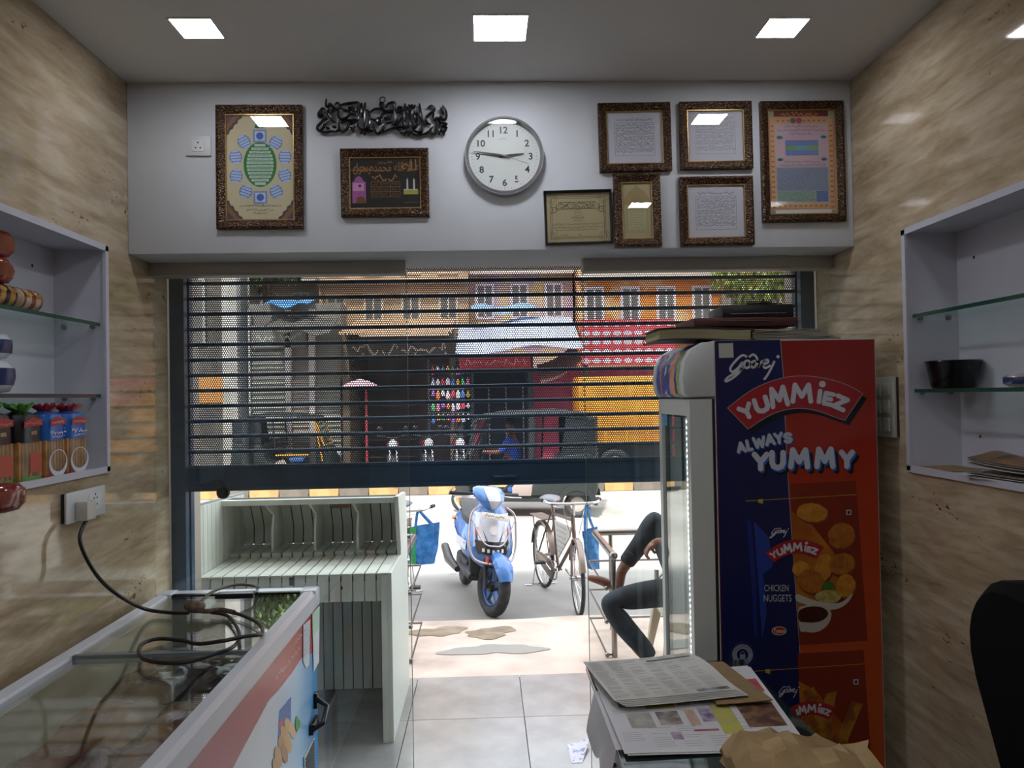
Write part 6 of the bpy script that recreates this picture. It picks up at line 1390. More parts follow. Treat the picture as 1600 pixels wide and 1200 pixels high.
# ================================================================== STEEL RAILINGS BESIDE THE ENTRANCE
def gz(y):
    for i in range(4):
        if ys[i] <= y <= ys[i+1]: return zz[i]+(zz[i+1]-zz[i])*(y-ys[i])/(ys[i+1]-ys[i])
    return zz[-1]
def railing(label, x, s, L, y0=5.1, y1=5.94):
    t = thing('steel_railing', label, 'railing', (x, y0, gz(y0)), world=True); ss = mat('stainless', '8f8a88', .22, metal=.9)
    T = lambda name, pts, r, p=t: (lambda q: q.build(name, ss, p, smooth=True, fix=False))(MB().tube(pts, r, 10))
    zh = P(961, 867, y=y0).z; xe = x+s*L
    T('post', [(x, y0, gz(y0)-.03), (x, y0, zh)], .019); T('post', [(x+s*.12, y1, gz(y1)-.03), (x+s*.12, y1, zh)], .016); T('post', [(xe, y1, gz(y1)-.03), (xe, y1, zh)], .016)
    T('handrail', [(x, y0-.02, zh), (x, y1, zh)], .025); T('handrail', [(x, y1, zh), (xe, y1, zh)], .025)
    q = MB(); q.ell((x, y0-.03, zh), (.028, .022, .028)); q.build('end_cap', ss, t, smooth=True)
    for py in (919, 971, 1023):
        z = P(947, py, y=y0).z; T('rod', [(x-s*.05, y0, z), (x-s*.05, y1, z), (xe, y1, z)], .0085); q = MB(); q.ell((x-s*.05, y0-.004, z), .016, 10, 7); q.tube([(x-s*.05, y0, z), (x, y0, z)], .007, 6); q.build('rod_clamp', ss, t, smooth=True)
    return t
xr = P(960, 1000, y=5.1).x
railing('stainless steel railing beside the seated person', xr, 1, 1.5)
railing('stainless steel railing behind the white display cabinet', P(630, 1000, y=5.1).x, -1, 1.2)
# ================================================================== SEATED PERSON AND PLASTIC CHAIR
def skin(name, verts, edges, root, m_, parent, sub=2, off=V((0, 0, 0))):
    """continuous body surface grown from a skeleton: verts {key:(pos, radius)}"""
    ks = list(verts); me = bpy.data.meshes.new(name); me.from_pydata([tuple(V(verts[k][0])-off) for k in ks], [(ks.index(a), ks.index(b)) for a, b in edges], [])
    o = bpy.data.objects.new(name, me); COL.objects.link(o); o.modifiers.new('s', 'SKIN'); sm = o.modifiers.new('d', 'SUBSURF'); sm.levels = sub; sm.render_levels = sub
    lay_ = me.skin_vertices[0].data
    for i, k in enumerate(ks):
        r = verts[k][1]; lay_[i].radius = (r, r) if not isinstance(r, tuple) else r; lay_[i].use_root = (k == root)
    dg = bpy.context.evaluated_depsgraph_get(); dg.update(); nm = bpy.data.meshes.new_from_object(o.evaluated_get(dg)); o.modifiers.clear(); o.data = nm; bpy.data.meshes.remove(me)
    nm.materials.clear(); nm.materials.append(m_); nm.polygons.foreach_set('use_smooth', [True]*len(nm.polygons)); o.parent = parent; return o
YP = 5.0; gp_ = gz(YP)
k1 = P(947, 940, y=4.8); a1 = P(1012, 1058, y=4.76); k2 = P(1022, 806, y=5.16); a2 = P(970, 893, y=5.16); h2 = P(968, 924, y=5.16); t2 = P(917, 902, y=5.16)
hip = V((P(1066, 905, y=YP).x+.06, YP, .42)); hand = P(1018, 852, y=YP-.02)
pr_ = thing('person', 'seated person in dark jeans with one bare foot raised on the railing', 'person', (hip.x, hip.y, gp_), rotz=0)
off = V((hip.x, hip.y, gp_)); ch_ = hip+V((.12, 0, .42)); nk = hip+V((.13, 0, .56)); hdv = hip+V((.08, 0, .72))
fl_ = V((a1.x+.0, a1.y, gp_+.035))
vb = {'pel': (hip, .135), 'sp1': (hip+V((.06, 0, .18)), .13), 'ch': (ch_-V((.01, 0, .06)), .145), 'nk': (nk, .06), 'h0': (hdv-V((.0, 0, .06)), .075), 'h1': (hdv+V((-.01, 0, .02)), .1), 'h2': (hdv+V((.0, 0, .1)), .075),
      'hl': (hip+V((-.04, -.1, -.02)), .095), 'tl': ((hip+V((-.04, -.1, 0)))*.45+k1*.55, .078), 'kl': (k1, .06), 'cl': (k1*.6+fl_*.4+V((.02, 0, 0)), .056), 'al': (fl_+V((0, 0, .05)), .038), 'ful': (fl_+V((-.06, 0, -.005)), .035), 'ftl': (fl_+V((-.17, 0, -.012)), .024),
      'hr': (hip+V((-.04, .1, 0)), .095), 'tr': ((hip+V((-.04, .1, 0)))*.45+k2*.55, .078), 'kr': (k2, .06), 'cr': (k2*.6+a2*.4+V((.02, 0, -.01)), .055), 'ar': (a2, .036), 'her': (h2+V((.0, 0, .015)), .034), 'fur': (h2*.45+t2*.55+V((0, 0, .02)), .032), 'ftr': (t2, .02),
      'sl': (ch_+V((0, -.18, -.01)), .062), 'el': (hip+V((.02, -.24, .2)), .043), 'wl': (hand+V((.05, 0, .03)), .026), 'pl': (hand+V((.0, 0, -.005)), (.036, .022)),
      'sr': (ch_+V((0, .18, -.01)), .062), 'er': (hip+V((.05, .27, .17)), .043), 'wr': (hip+V((-.13, .2, .24)), .026), 'pr': (hip+V((-.18, .17, .25)), (.036, .022))}
eb = [('pel', 'sp1'), ('sp1', 'ch'), ('ch', 'nk'), ('nk', 'h0'), ('h0', 'h1'), ('h1', 'h2'), ('pel', 'hl'), ('hl', 'tl'), ('tl', 'kl'), ('kl', 'cl'), ('cl', 'al'), ('al', 'ful'), ('ful', 'ftl'), ('pel', 'hr'), ('hr', 'tr'), ('tr', 'kr'), ('kr', 'cr'), ('cr', 'ar'), ('ar', 'her'), ('her', 'fur'), ('fur', 'ftr'),
      ('ch', 'sl'), ('sl', 'el'), ('el', 'wl'), ('wl', 'pl'), ('ch', 'sr'), ('sr', 'er'), ('er', 'wr'), ('wr', 'pr')]
for s, (pk_, c_) in (('l', ('pl', hand)), ('r', ('pr', hip+V((-.18, .17, .25))))):
    for i, (dy, L) in enumerate(((-.03, .075), (-.011, .085), (.009, .08), (.028, .062))):
        b0 = c_+V((-.03, dy, -.03)); b1 = b0+V((-.012, 0, -.03*L/.08)); b2 = b1+V((.022, 0, -.026))
        for n_, p_, r_ in (('a', b0, .0105), ('b', b1, .0095), ('c', b2, .008)): vb[f'{s}f{i}{n_}'] = (p_, r_)
        eb += [(pk_, f'{s}f{i}a'), (f'{s}f{i}a', f'{s}f{i}b'), (f'{s}f{i}b', f'{s}f{i}c')]
    vb[f'{s}ta'] = (c_+V((-.01, -.045, .005)), .0115); vb[f'{s}tb'] = (c_+V((-.035, -.055, -.015)), .009); eb += [(pk_, f'{s}ta'), (f'{s}ta', f'{s}tb')]
sk = mat('skin_brown', '7d4f3c', .55, col2='6e4434', nscale=12)
skin('body', vb, eb, 'pel', sk, pr_, 2, off)
J = lambda k, r: (vb[k][0], r)
jv = {'pel': (hip, .15), 'w': (hip+V((.04, 0, .1)), .142), 'hl': J('hl', .105), 'tl': J('tl', .09), 'kl': J('kl', .075), 'cl': J('cl', .07), 'x1': (vb['al'][0]+V((0, 0, .05)), .062), 'x2': (vb['al'][0]+V((0, 0, .015)), .06),
      'hr': J('hr', .105), 'tr': J('tr', .09), 'kr': J('kr', .075), 'cr': J('cr', .068), 'y1': (k2*.22+a2*.78+V((.005, 0, 0)), .058), 'y2': (k2*.12+a2*.88, .058)}
skin('jeans', jv, [('w', 'pel'), ('pel', 'hl'), ('hl', 'tl'), ('tl', 'kl'), ('kl', 'cl'), ('cl', 'x1'), ('x1', 'x2'), ('pel', 'hr'), ('hr', 'tr'), ('tr', 'kr'), ('kr', 'cr'), ('cr', 'y1'), ('y1', 'y2')], 'pel', mat('denim', '12161c', .85, col2='252c36', nscale=9, bump=.3, bscale=160), pr_, 2, off)
sv = {'b': (hip+V((.03, 0, .06)), .155), 'm': (hip+V((.06, 0, .2)), .15), 'ch': (vb['ch'][0], .158), 'n': (nk-V((0, 0, .05)), .085), 'sl': J('sl', .075), 'e1': (vb['sl'][0]*.35+vb['el'][0]*.65, .062), 'sr': J('sr', .075), 'e2': (vb['sr'][0]*.35+vb['er'][0]*.65, .062)}
skin('shirt', sv, [('b', 'm'), ('m', 'ch'), ('ch', 'n'), ('ch', 'sl'), ('sl', 'e1'), ('ch', 'sr'), ('sr', 'e2')], 'b', mat('blue_shirt', '4b7fc0', .75, col2='5f92d0', nscale=7), pr_, 2, off)
hc_ = hdv-off
q = MB(); q.ell(hc_+V((.015, 0, .06)), (.112, .102, .1), 18, 12); q.v = [(x+(.03 if x < hc_.x-.06 else 0), y, max(z, hc_.z+.03)) for x, y, z in q.v]; q.build('hair', mat('black_hair', '0e0c0b', .6), pr_, smooth=True)
q = MB(); q.ell(hc_+V((-.112, 0, .0)), (.02, .014, .022), 10, 7); q.build('nose', sk, pr_, smooth=True)
for s in (-1, 1):
    q = MB(); q.ell(hc_+V((-.098, s*.035, .03)), (.012, .014, .01), 10, 7); q.build('eye', mat('eye_white', 'cfc9c4', .3), pr_, smooth=True)
    q = MB(); q.ell(hc_+V((.005, s*.102, .01)), (.02, .012, .03), 10, 7); q.build('ear', sk, pr_, smooth=True)
q = MB(); q.ell(hc_+V((-.096, 0, -.045)), (.012, .03, .008), 12, 6); q.build('mouth', mat('lips', '5e3028', .5), pr_, smooth=True)
# cream plastic chair
pc = mat('cream_plastic_chair', 'b3a896', .45); zc_ = hip.z-.16; cx = hip.x+.02
pch = thing('plastic_chair', 'cream plastic chair under the seated person', 'chair', (cx, YP, gp_), world=True)
q = MB(); q.sheet(lambda u, v: (cx-.23+.44*u, YP-.22+.44*v, zc_-.02+.03*(2*v-1)**2-.015*sin(pi*u)), 10, 10, .012, (0, 0, -1)); q.build('seat', pc, pch, smooth=True)
q = MB(); q.sheet(lambda u, v: (cx+.2+.14*v+.02*(2*u-1)**2*-1, YP-.22+.44*u, zc_+.0+.46*v-.04*(2*u-1)**2*(v > .9)), 10, 10, .012, (1, 0, 0)); q.build('backrest', pc, pch, smooth=True)
for sx, sy in ((-1, -1), (-1, 1), (1, -1), (1, 1)):
    q = MB(); xt, yt = cx+sx*.2, YP+sy*.2; q.loft([[(xt+sx*.06*f+a*w, yt+sy*.03*f+b*w, zc_-.02-(zc_-.02-gp_)*f) for a, b in ((-1, -1), (1, -1), (1, 1), (-1, 1))] for f, w in ((0, .034), (.5, .026), (1, .02))]); q.build('leg', pc, pch, bevel=.006)
for s in (-1, 1):
    q = MB(); q.sheet(lambda u, v: (cx-.2+.44*u, YP+s*(.265+.03*(v-.5)), zc_+.19+.012*sin(pi*u)-.18*max(0, .2-u)*5*.5), 10, 2, .012); q.tube([(cx-.2, YP+s*.222, zc_-.015), (cx-.195, YP+s*.255, zc_+.05), (cx-.19, YP+s*.265, zc_+.19)], .016, 8); q.build('armrest', pc, pch, smooth=True)
# ================================================================== VEHICLES IN THE STREET
def rickshaw(label, loc, rz, trim, group=None, back=None):
    """three-wheeled auto rickshaw, front towards local -X"""
    t = thing('auto_rickshaw', label, 'auto rickshaw', loc, rotz=rz, group=group); dk = mat('rick_black', '1f2324', .45); gr = mat('rick_green', '1e2625', .4); canv = mat('rick_canvas', '15181a', .75, col2='1e2224', nscale=4)
    Wm = lambda c, n: wheelx(t, c, n)
    def wheelx(p, c, n):
        M = Mx.Translation(c) @ rotm('X', pi/2); q = MB(); q.torus(.165, .052, M, 32, 10, .95); w = q.build(n, rub, p, smooth=True)
        q = MB(); q.lathe([(0, -.03), (.06, -.035), (.12, -.02), (.125, .02), (.06, .035), (0, .03)], 24, M, cap=False); q.build('wheel_disc', mat('hub_yellow', 'b58a3a', .5) if n == 'front_wheel' else mat('hub_grey', '9a9690', .5), w, smooth=True)
    wheelx(t, (-1.0, 0, .215), 'front_wheel'); wheelx(t, (1.0, -.52, .215), 'rear_wheel'); wheelx(t, (1.0, .52, .215), 'rear_wheel')
    q = MB(); S = []
    for x, hw, z0, z1 in ((-1.12, .12, .42, .62), (-1.05, .26, .36, .85), (-.9, .4, .32, .95), (-.78, .46, .3, .98)): S.append([(x, -hw, z0), (x, hw, z0), (x, hw*.85, z1), (x, -hw*.85, z1)])
    q.loft(S); q.build('front_cowl', gr, t, bevel=.03)
    q = MB(); q.tube([(-1.0, -.07, .215), (-.98, -.07, .5), (-.92, 0, .6)], .02, 8); q.tube([(-1.0, .07, .215), (-.98, .07, .5), (-.92, 0, .6)], .02, 8); q.build('front_fork', dk, t, smooth=True)
    q = MB(); q.loft([[(x, y, .215+.27*sin(radians(a))-.0+dz) for x, dz in ((-1.0-.27*cos(radians(a)), 0),) for y in (-.08, .08)] for a in range(20, 170, 15)], closed=False); q.build('front_mudguard', dk, t, smooth=True)
    q = MB(); q.box(-.8, .75, -.6, .6, .26, .36); q.build('floor_pan', dk, t, bevel=.02)
    q = MB(); q.prism([(.25, .36), (1.3, .36), (1.34, .5), (1.3, 1.0), (1.2, 1.05), (.62, 1.0), (.5, .62), (.25, .55)], lambda u, v, w: (u, w, v), -.64, .64); q.build('rear_body', gr, t, bevel=.03)
    for s in (-1, 1):
        q = MB(); q.loft([[(1.0-r*cos(radians(a)), s*.66, .215+r*sin(radians(a))) for r in (.24, .33)]+[(1.0-r*cos(radians(a)), s*.6, .215+r*sin(radians(a))) for r in (.33, .24)] for a in range(0, 181, 15)]); q.build('wheel_arch', dk, t)
        q = MB(); q.prism([(-.05, .36), (.26, .36), (.3, .58), (.1, .66), (-.05, .5)], lambda u, v, w: (u, w, v), s*.63-.01, s*.63+.01); q.build('side_panel', mat('rick_grey', '8a7f7a', .5), t, bevel=.01)
        for x0, x1 in ((-.82, -.62), (.3, .35), (1.2, 1.15)):
            q = MB(); q.tube([(x0, s*.58, .6 if x0 < 0 else .9), (x1, s*.56, 1.62)], .018, 8); q.build('roof_post', trim if x0 < 0 else dk, t, smooth=True)
    S = []
    for x, hw, z in ((-.72, .52, 1.58), (-.62, .58, 1.66), (-.2, .61, 1.72), (.6, .62, 1.73), (1.15, .61, 1.66), (1.3, .6, 1.5)): S.append([(x, -hw, z-.07), (x, -hw*.8, z), (x, 0, z+.03), (x, hw*.8, z), (x, hw, z-.07), (x, hw*.9, z-.06), (x, 0, z), (x, -hw*.9, z-.06)])
    q = MB(); q.loft(S); q.build('canopy', canv, t, smooth=True)
    q = MB(); q.prism([(.62, 1.0), (1.28, 1.0), (1.3, 1.55), (1.1, 1.66), (.62, 1.68)], lambda u, v, w: (u, w, v), .56, .6); q.prism([(.75, 1.0), (1.28, 1.0), (1.3, 1.55), (1.1, 1.66), (.85, 1.68)], lambda u, v, w: (u, w, v), -.6, -.56); q.box(1.24, 1.3, -.58, .58, 1.0, 1.6); q.build('canopy_curtain', canv, t)
    q = MB(); q.sheet(lambda u, v: (-.84+.2*v, -.5+1.0*u, .96+.62*v), 4, 4, .006, (-1, 0, 0)); ws = q.build('windscreen', glassmat('rick_glass', (.8, .86, .84, 1)), t)
    for a, b in (((-.84, -.5, .96), (-.64, -.5, 1.58)), ((-.84, .5, .96), (-.64, .5, 1.58)), ((-.64, -.5, 1.58), (-.64, .5, 1.58)), ((-.84, -.5, .96), (-.84, .5, .96))): q = MB(); q.tube([a, b], .024, 8); q.build('windscreen_frame', trim, t, smooth=True)
    q = MB(); q.box(.62, 1.1, -.55, .55, .6, .72); q.box(1.05, 1.18, -.55, .55, .72, 1.15); q.build('passenger_seat', back or mat('rick_seat', '3c5f9a', .55), t, bevel=.04)
    q = MB(); q.box(-.3, .05, -.28, .28, .55, .66); q.box(-.2, -.05, -.2, .2, .36, .55); q.build('driver_seat', mat('rick_seat', '3c5f9a', .55), t, bevel=.03)
    q = MB(); q.tube([(-.75, 0, .6), (-.62, 0, .98)], .018, 8); q.tube([(-.6, -.3, .98), (-.64, 0, 1.0), (-.6, .3, .98)], .014, 8); q.build('handlebar', dk, t, smooth=True)
    q = MB(); q.ell((-1.1, 0, .76), (.05, .09, .09)); q.build('headlamp', lens, t, smooth=True)
    q = MB(); q.box(-.5, .3, -.61, -.59, .74, .78); q.box(-.5, .3, .59, .61, .74, .78); q.build('side_rail', trim, t)
    return t
r0, r1 = P(720, 803, z=ROAD), P(912, 808, z=ROAD); mid = (r0+r1)/2; ya_ = r1.y-r0.y
ang_ = math.atan2(r1.y-r0.y, r1.x-r0.x)
rw = rickshaw('black auto rickshaw driving past beyond the blue scooter', (mid.x+.02, mid.y+.35, ROAD), ang_*.6, mat('rick_trim', '2f3536', .4))
c = P(455, 740, y=16.7); orange = mat('rick_orange', 'c98a2c', .45)
rk2 = rickshaw('parked auto rickshaw with orange windscreen frame beyond the white cabinet', (c.x+.05, 16.75, ROAD+.17), pi, orange, None, mat('rick_seat_white', 'b5b0aa', .6))

rk2.scale = (.88, .88, .88)
# driver of the passing rickshaw in a blue shirt
def rider(label, base, rz, shirt):
    t = thing('person', label, 'person', base, rotz=rz)
    H = V((0, 0, .18)); v = {'pel': (H, .13), 'sp': (H+V((0, 0, .25)), .13), 'ch': (H+V((-.02, 0, .42)), .15), 'nk': (H+V((-.03, 0, .58)), .055), 'h1': (H+V((-.05, 0, .69)), .095), 'h2': (H+V((-.05, 0, .79)), .07)}
    e = [('pel', 'sp'), ('sp', 'ch'), ('ch', 'nk'), ('nk', 'h1'), ('h1', 'h2')]
    for s, y in (('l', -1), ('r', 1)):
        v.update({s+'k': (H+V((-.4, y*.12, .02)), .07), s+'a': (H+V((-.42, y*.13, -.3)), .045), s+'f': (H+V((-.55, y*.13, -.32)), .035), s+'s': (H+V((-.02, y*.2, .44)), .065), s+'e': (H+V((-.2, y*.26, .25)), .05), s+'w': (H+V((-.42, y*.24, .26)), .032), s+'h': (H+V((-.5, y*.23, .27)), .04)})
        e += [('pel', s+'k'), (s+'k', s+'a'), (s+'a', s+'f'), ('ch', s+'s'), (s+'s', s+'e'), (s+'e', s+'w'), (s+'w', s+'h')]
    skin('body', v, e, 'pel', sk, t, 2)
    sv = {k: (v[k][0], v[k][1]+.018) for k in ('pel', 'sp', 'ch', 'ls', 'rs', 'le', 're')}; sv['pel'] = (H+V((0, 0, .05)), .15)
    skin('shirt', sv, [('pel', 'sp'), ('sp', 'ch'), ('ch', 'ls'), ('ls', 'le'), ('ch', 'rs'), ('rs', 're')], 'pel', shirt, t, 2)
    jv = {k: (v[k][0], v[k][1]+.02) for k in ('pel', 'lk', 'la', 'rk', 'ra')}; skin('trousers', jv, [('pel', 'lk'), ('lk', 'la'), ('pel', 'rk'), ('rk', 'ra')], 'pel', mat('dark_trousers', '24262c', .8), t, 2)
    q = MB(); q.ell(H+V((-.04, 0, .76)), (.1, .095, .085), 14, 9); q.build('hair', mat('black_hair', '0e0c0b', .6), t, smooth=True)
    return t
dloc = Mx.Translation(rw.location) @ rotm('Z', ang_*.6) @ V((-.12, 0, .66-.05))
rider('driver in a blue shirt inside the black auto rickshaw', dloc, ang_*.6, mat('driver_blue', '2f4fb0', .7))

GZF = ROAD+.17
def motorbike():
    t = thing('motorcycle', 'x', 'motorcycle', (0, 0, 0)); body = mat('moto_black', '26272a', .35)
    for y, n in ((-.63, 'front_wheel'), (.63, 'rear_wheel')): wheel(t, (0, y, .3), .3, .045, n, 'alloy', .05, mat('moto_rim', '77787c', .35, metal=.7))
    for s in (-1, 1): q = MB(); q.tube([(s*.07, -.63, .3), (s*.07, -.42, .85)], .018, 8); q.build('fork_leg', chrome, t, smooth=True)
    q = MB(); q.loft([[(w*cos(a), y, z+h*sin(a)) for a in (2*pi*k/14 for k in range(14))] for y, w, z, h in ((-.36, .06, .8, .07), (-.25, .14, .82, .1), (-.02, .13, .82, .09), (.1, .08, .78, .06))]); q.build('fuel_tank', mat('moto_red', '7d2a2a', .25), t, smooth=True)
    q = MB(); q.loft([[(w*cos(a), y, z+.05*sin(a)) for a in (2*pi*k/12 for k in range(12))] for y, w, z in ((.05, .08, .78), (.2, .13, .79), (.5, .12, .82), (.78, .07, .86))]); q.build('seat', body, t, smooth=True)
    q = MB(); q.box(-.12, .12, -.25, .2, .3, .62); q.build('engine', mat('moto_grey', '58595c', .4, metal=.6), t, bevel=.04)
    q = MB(); q.tube([(0, -.4, .85), (0, -.25, .75), (0, .5, .72), (0, .8, .78)], .025, 8); q.tube([(.05, .1, .4), (.05, .63, .3)], .02, 8); q.tube([(-.05, .1, .4), (-.05, .63, .3)], .02, 8); q.build('frame', body, t, smooth=True)
    q = MB(); q.tube(spline([(-.34, -.22, 1.03), (-.2, -.36, 1.02), (0, -.4, .98), (.2, -.36, 1.02), (.34, -.22, 1.03)], 4), .013, 8); q.build('handlebar', body, t, smooth=True, fix=False)
    q = MB(); q.ell((0, -.5, .86), (.09, .08, .1)); q.build('headlamp', lens, t, smooth=True)
    q = MB(); q.tube([(.13, -.1, .25), (.16, .7, .32)], [.025, .045], 10); q.build('exhaust', chrome, t, smooth=True)
    q = MB(); q.loft([[(x, .63-.35*cos(radians(a)), .3+.35*sin(radians(a))) for x in (-.06, .06)] for a in range(30, 160, 13)], closed=False); q.build('rear_mudguard', body, t, smooth=True)
    for s in (-1, 1): q = MB(); q.tube([(s*.2, -.34, 1.03), (s*.26, -.36, 1.16)], .006, 6); q.ell((s*.27, -.36, 1.19), (.06, .012, .035)); q.build('mirror', body, t, smooth=True)
    q = MB(); q.tube([(.1, .1, .3), (.24, .15, .01)], .012, 6); q.build('side_stand', body, t, smooth=True)
    return t
mb0 = motorbike(); rn = random.Random(15); pxs = [(618, 'nearest the pink parasol'), (669, 'in front of the dark brown shop'), (719, 'in front of the red-fronted shop')]
for k, (px, wh) in enumerate(pxs):
    c = P(px, 790, y=16.8); lb = f'parked black motorcycle across the road, {wh}'
    if k == 0: mb0.location = (c.x, 16.45, GZF); mb0.rotation_euler = (0, 0, .14); mb0['label'] = lb; mb0['group'] = 'motorcycles parked across the road'
    else: dup(mb0, (c.x, 16.45+.15*(k % 2), GZF), .14+rn.uniform(-.04, .04), lb, 'motorcycles parked across the road')

TG = ROAD+.17
# orange goods truck
c0, c1 = P(905, 650, y=16.05).x, P(1040, 650, y=16.05).x+1.9; zt_ = P(960, 588, y=16.05).z
tk = thing('goods_truck', 'orange goods truck with plain box body parked across the road', 'truck', ((c0+c1)/2, 16.65, TG), world=True); og = mat('truck_orange', 'd08a24', .5, col2='c07c1e', nscale=3)
q = MB(); q.box(c0, c1-1.3, 16.05, 17.3, TG+.75, zt_); bx_ = q.build('box_body', og, tk, bevel=.02)
for k in range(6): x = c0+.1+k*(c1-1.5-c0)/5; q = MB(); q.box(x-.03, x+.03, 16.03, 16.05, TG+.78, zt_-.04); q.build('body_rib', og, bx_)
q = MB(); q.box(c0, c1-1.3, 16.035, 16.05, TG+.98, TG+1.03); q.build('body_rail', mat('truck_rail', '9a6a2a', .5), bx_)
S = [[(x, y, TG+z) for y in (16.1, 17.25) for x, z in ((0, 0),)] for x in (0,)]
q = MB(); q.prism([(c1-1.28, .5), (c1-.05, .5), (c1, .7), (c1-.05, 1.1), (c1-.35, 1.75), (c1-1.28, 1.8)], lambda u, v, w: (u, w, TG+v), 16.1, 17.25); q.build('cab', og, tk, bevel=.04)
q = MB(); q.prism([(c1-1.1, 1.1), (c1-.25, 1.1), (c1-.45, 1.65), (c1-1.1, 1.68)], lambda u, v, w: (u, w, TG+v), 16.09, 16.102); q.build('cab_window', mat('dark_glass', '1b2226', .08), tk)
q = MB(); q.box(c0+.1, c1-.2, 16.25, 17.1, TG+.45, TG+.75); q.build('chassis', dkp, tk)
for x in (c0+.75, c1-.65):
    for y in (16.17, 17.18):
        M = Mx.Translation((x, y, TG+.34)) @ rotm('X', pi/2); q = MB(); q.torus(.25, .09, M, 32, 10); w = q.build('wheel', rub, tk, smooth=True); q = MB(); q.lathe([(0, -.05), (.17, -.05), (.17, .05), (0, .05)], 20, M, cap=False); q.build('wheel_disc', mat('hub_grey', '9a9690', .5), w)

# ================================================================== SHOPS ACROSS THE STREET
FY = 17.6; GZF = ROAD+.17
X = lambda px, y=FY: P(px, 600, y=y).x
Z = lambda py, px=700, y=FY: P(px, py, y=y).z
def bld(name, label, cat='building', y=FY): return thing(name, label, cat, (0, y, GZF), world=True)
def rib_shutter(t, x0, x1, z0, z1, y, m_, name='shop_shutter'):
    q = MB(); q.box(x0, x1, y, y+.04, z0, z1); s_ = q.build(name, m_, t); n = int((z1-z0)/.11)
    o0 = None
    for k in range(n):
        z = z0+(k+.5)*(z1-z0)/n
        if o0 is None: q = MB(); q.tube([(x0, y, 0), (x1, y, 0)], .03, 6, flat=1); o0 = q.build('shutter_slat', m_, s_); o = o0
        else: o = share(o0, s_)
        o.location = (0, 0, z)
def sign(t, x0, x1, z0, z1, y, m_, name='signboard', ink='d8cfc4', sd=1):
    q = MB(); q.box(x0, x1, y-.06, y, z0, z1); s_ = q.build(name, m_, t); q = MB(); scribble(q, x0+.1, x1-.1, (z0+z1)/2, (z1-z0)*.5, lambda u, v: (u, y-.062, v), random.Random(sd)); q.build('sign_marks', pm(ink), s_, fix=False, kind='stuff')
def window_b(t, x0, x1, z0, z1, y, fm, gm_):
    q = MB(); q.box(x0-.07, x1+.07, y-.05, y+.03, z0-.07, z1+.07); w = q.build('window', fm, t); q = MB(); q.box(x0, x1, y-.06, y-.045, z0, z1); q.build('pane', gm_, w)
    q = MB(); q.box((x0+x1)/2-.02, (x0+x1)/2+.02, y-.07, y-.055, z0, z1); q.build('mullion', fm, w)
dgl = mat('far_glass', '5a5654', .25)
# 1 grey block with orange doorway panel and pale pillar
t = bld('corner_building', 'dark grey building with an orange lower panel and pale pillar across the road')
q = MB(); q.box(X(290)-5, X(356), FY, FY+.9, GZF, 6.5); q.build('wall', mat('far_grey', '5c5652', .85, col2='4a4542', nscale=2), t)
q = MB(); q.box(X(288)-1.2, X(352), FY-.06, FY, Z(630, 320), Z(588, 320)); q.build('orange_panel', mat('far_orange', 'b0763c', .7), t)
q = MB(); q.box(X(356), X(379), FY-.35, FY+.6, GZF, 6.5); q.build('pillar', mat('far_pillar', 'a8a4a0', .85, col2='98948f', nscale=3), t)
for k in range(3): window_b(t, X(290)-4+k*1.7, X(290)-3+k*1.7, 3.0, 4.4, FY, mat('far_frame', '8d8a86', .7), dgl)
q = MB(); q.tube([(X(382, 15.99), 16.03, GZF), (X(382, 15.99), 16.03, 7)], .07, 10); tag(q.build('street_pole', mat('pole_dark', '2b2d2e', .6), smooth=True), 'tall dark steel pole on the far pavement beside the pale pillar', 'pole')
# 2 grey shuttered shops with dark awning
t = bld('shuttered_shop', 'grey shuttered shops with white posts and a dark awning across the road')
q = MB(); q.box(X(380), X(533), FY+.1, FY+.8, GZF, Z(470)); q.build('wall', mat('far_wall2', '7d7872', .85, col2='6a655f', nscale=2), t)
gs = mat('far_shutter', '77766f', .6, col2='6a6963', nscale=3)
rib_shutter(t, X(393), X(447), GZF, Z(545), FY+.02, gs); rib_shutter(t, X(455), X(486), GZF, Z(590), FY+.02, mat('far_shutter2', '8f857c', .6)); rib_shutter(t, X(490), X(532), GZF, Z(590), FY+.02, gs)
for px in (388, 451, 488): q = MB(); q.box(X(px)-.06, X(px)+.06, FY-.06, FY+.1, GZF, Z(480)); q.build('post', mat('far_white', 'b9aeb0', .7), t)
q = MB(); q.sheet(lambda u, v: (X(430)+(X(531)-X(430))*u, FY-1.1*v, Z(486)-.05-.45*v-.12*u*u+.04*sin(u*14)), 14, 5, .02); q.build('awning', mat('tarp_dark', '3f3c38', .8, col2='4c4843', nscale=5), t, smooth=True)
sign(t, X(395), X(480), Z(540), Z(505), FY, mat('far_sign_grey', '6f6e68', .6), ink='9a9890', sd=3)
q = MB(); q.sheet(lambda u, v: (X(420)+(X(492)-X(420))*u, FY+.6-1.2*v, Z(476)+.25-.3*v+.06*sin(u*9)), 10, 5, .02); q.build('blue_tarp', mat('tarp_blue', '3f7fc4', .5), t, smooth=True)
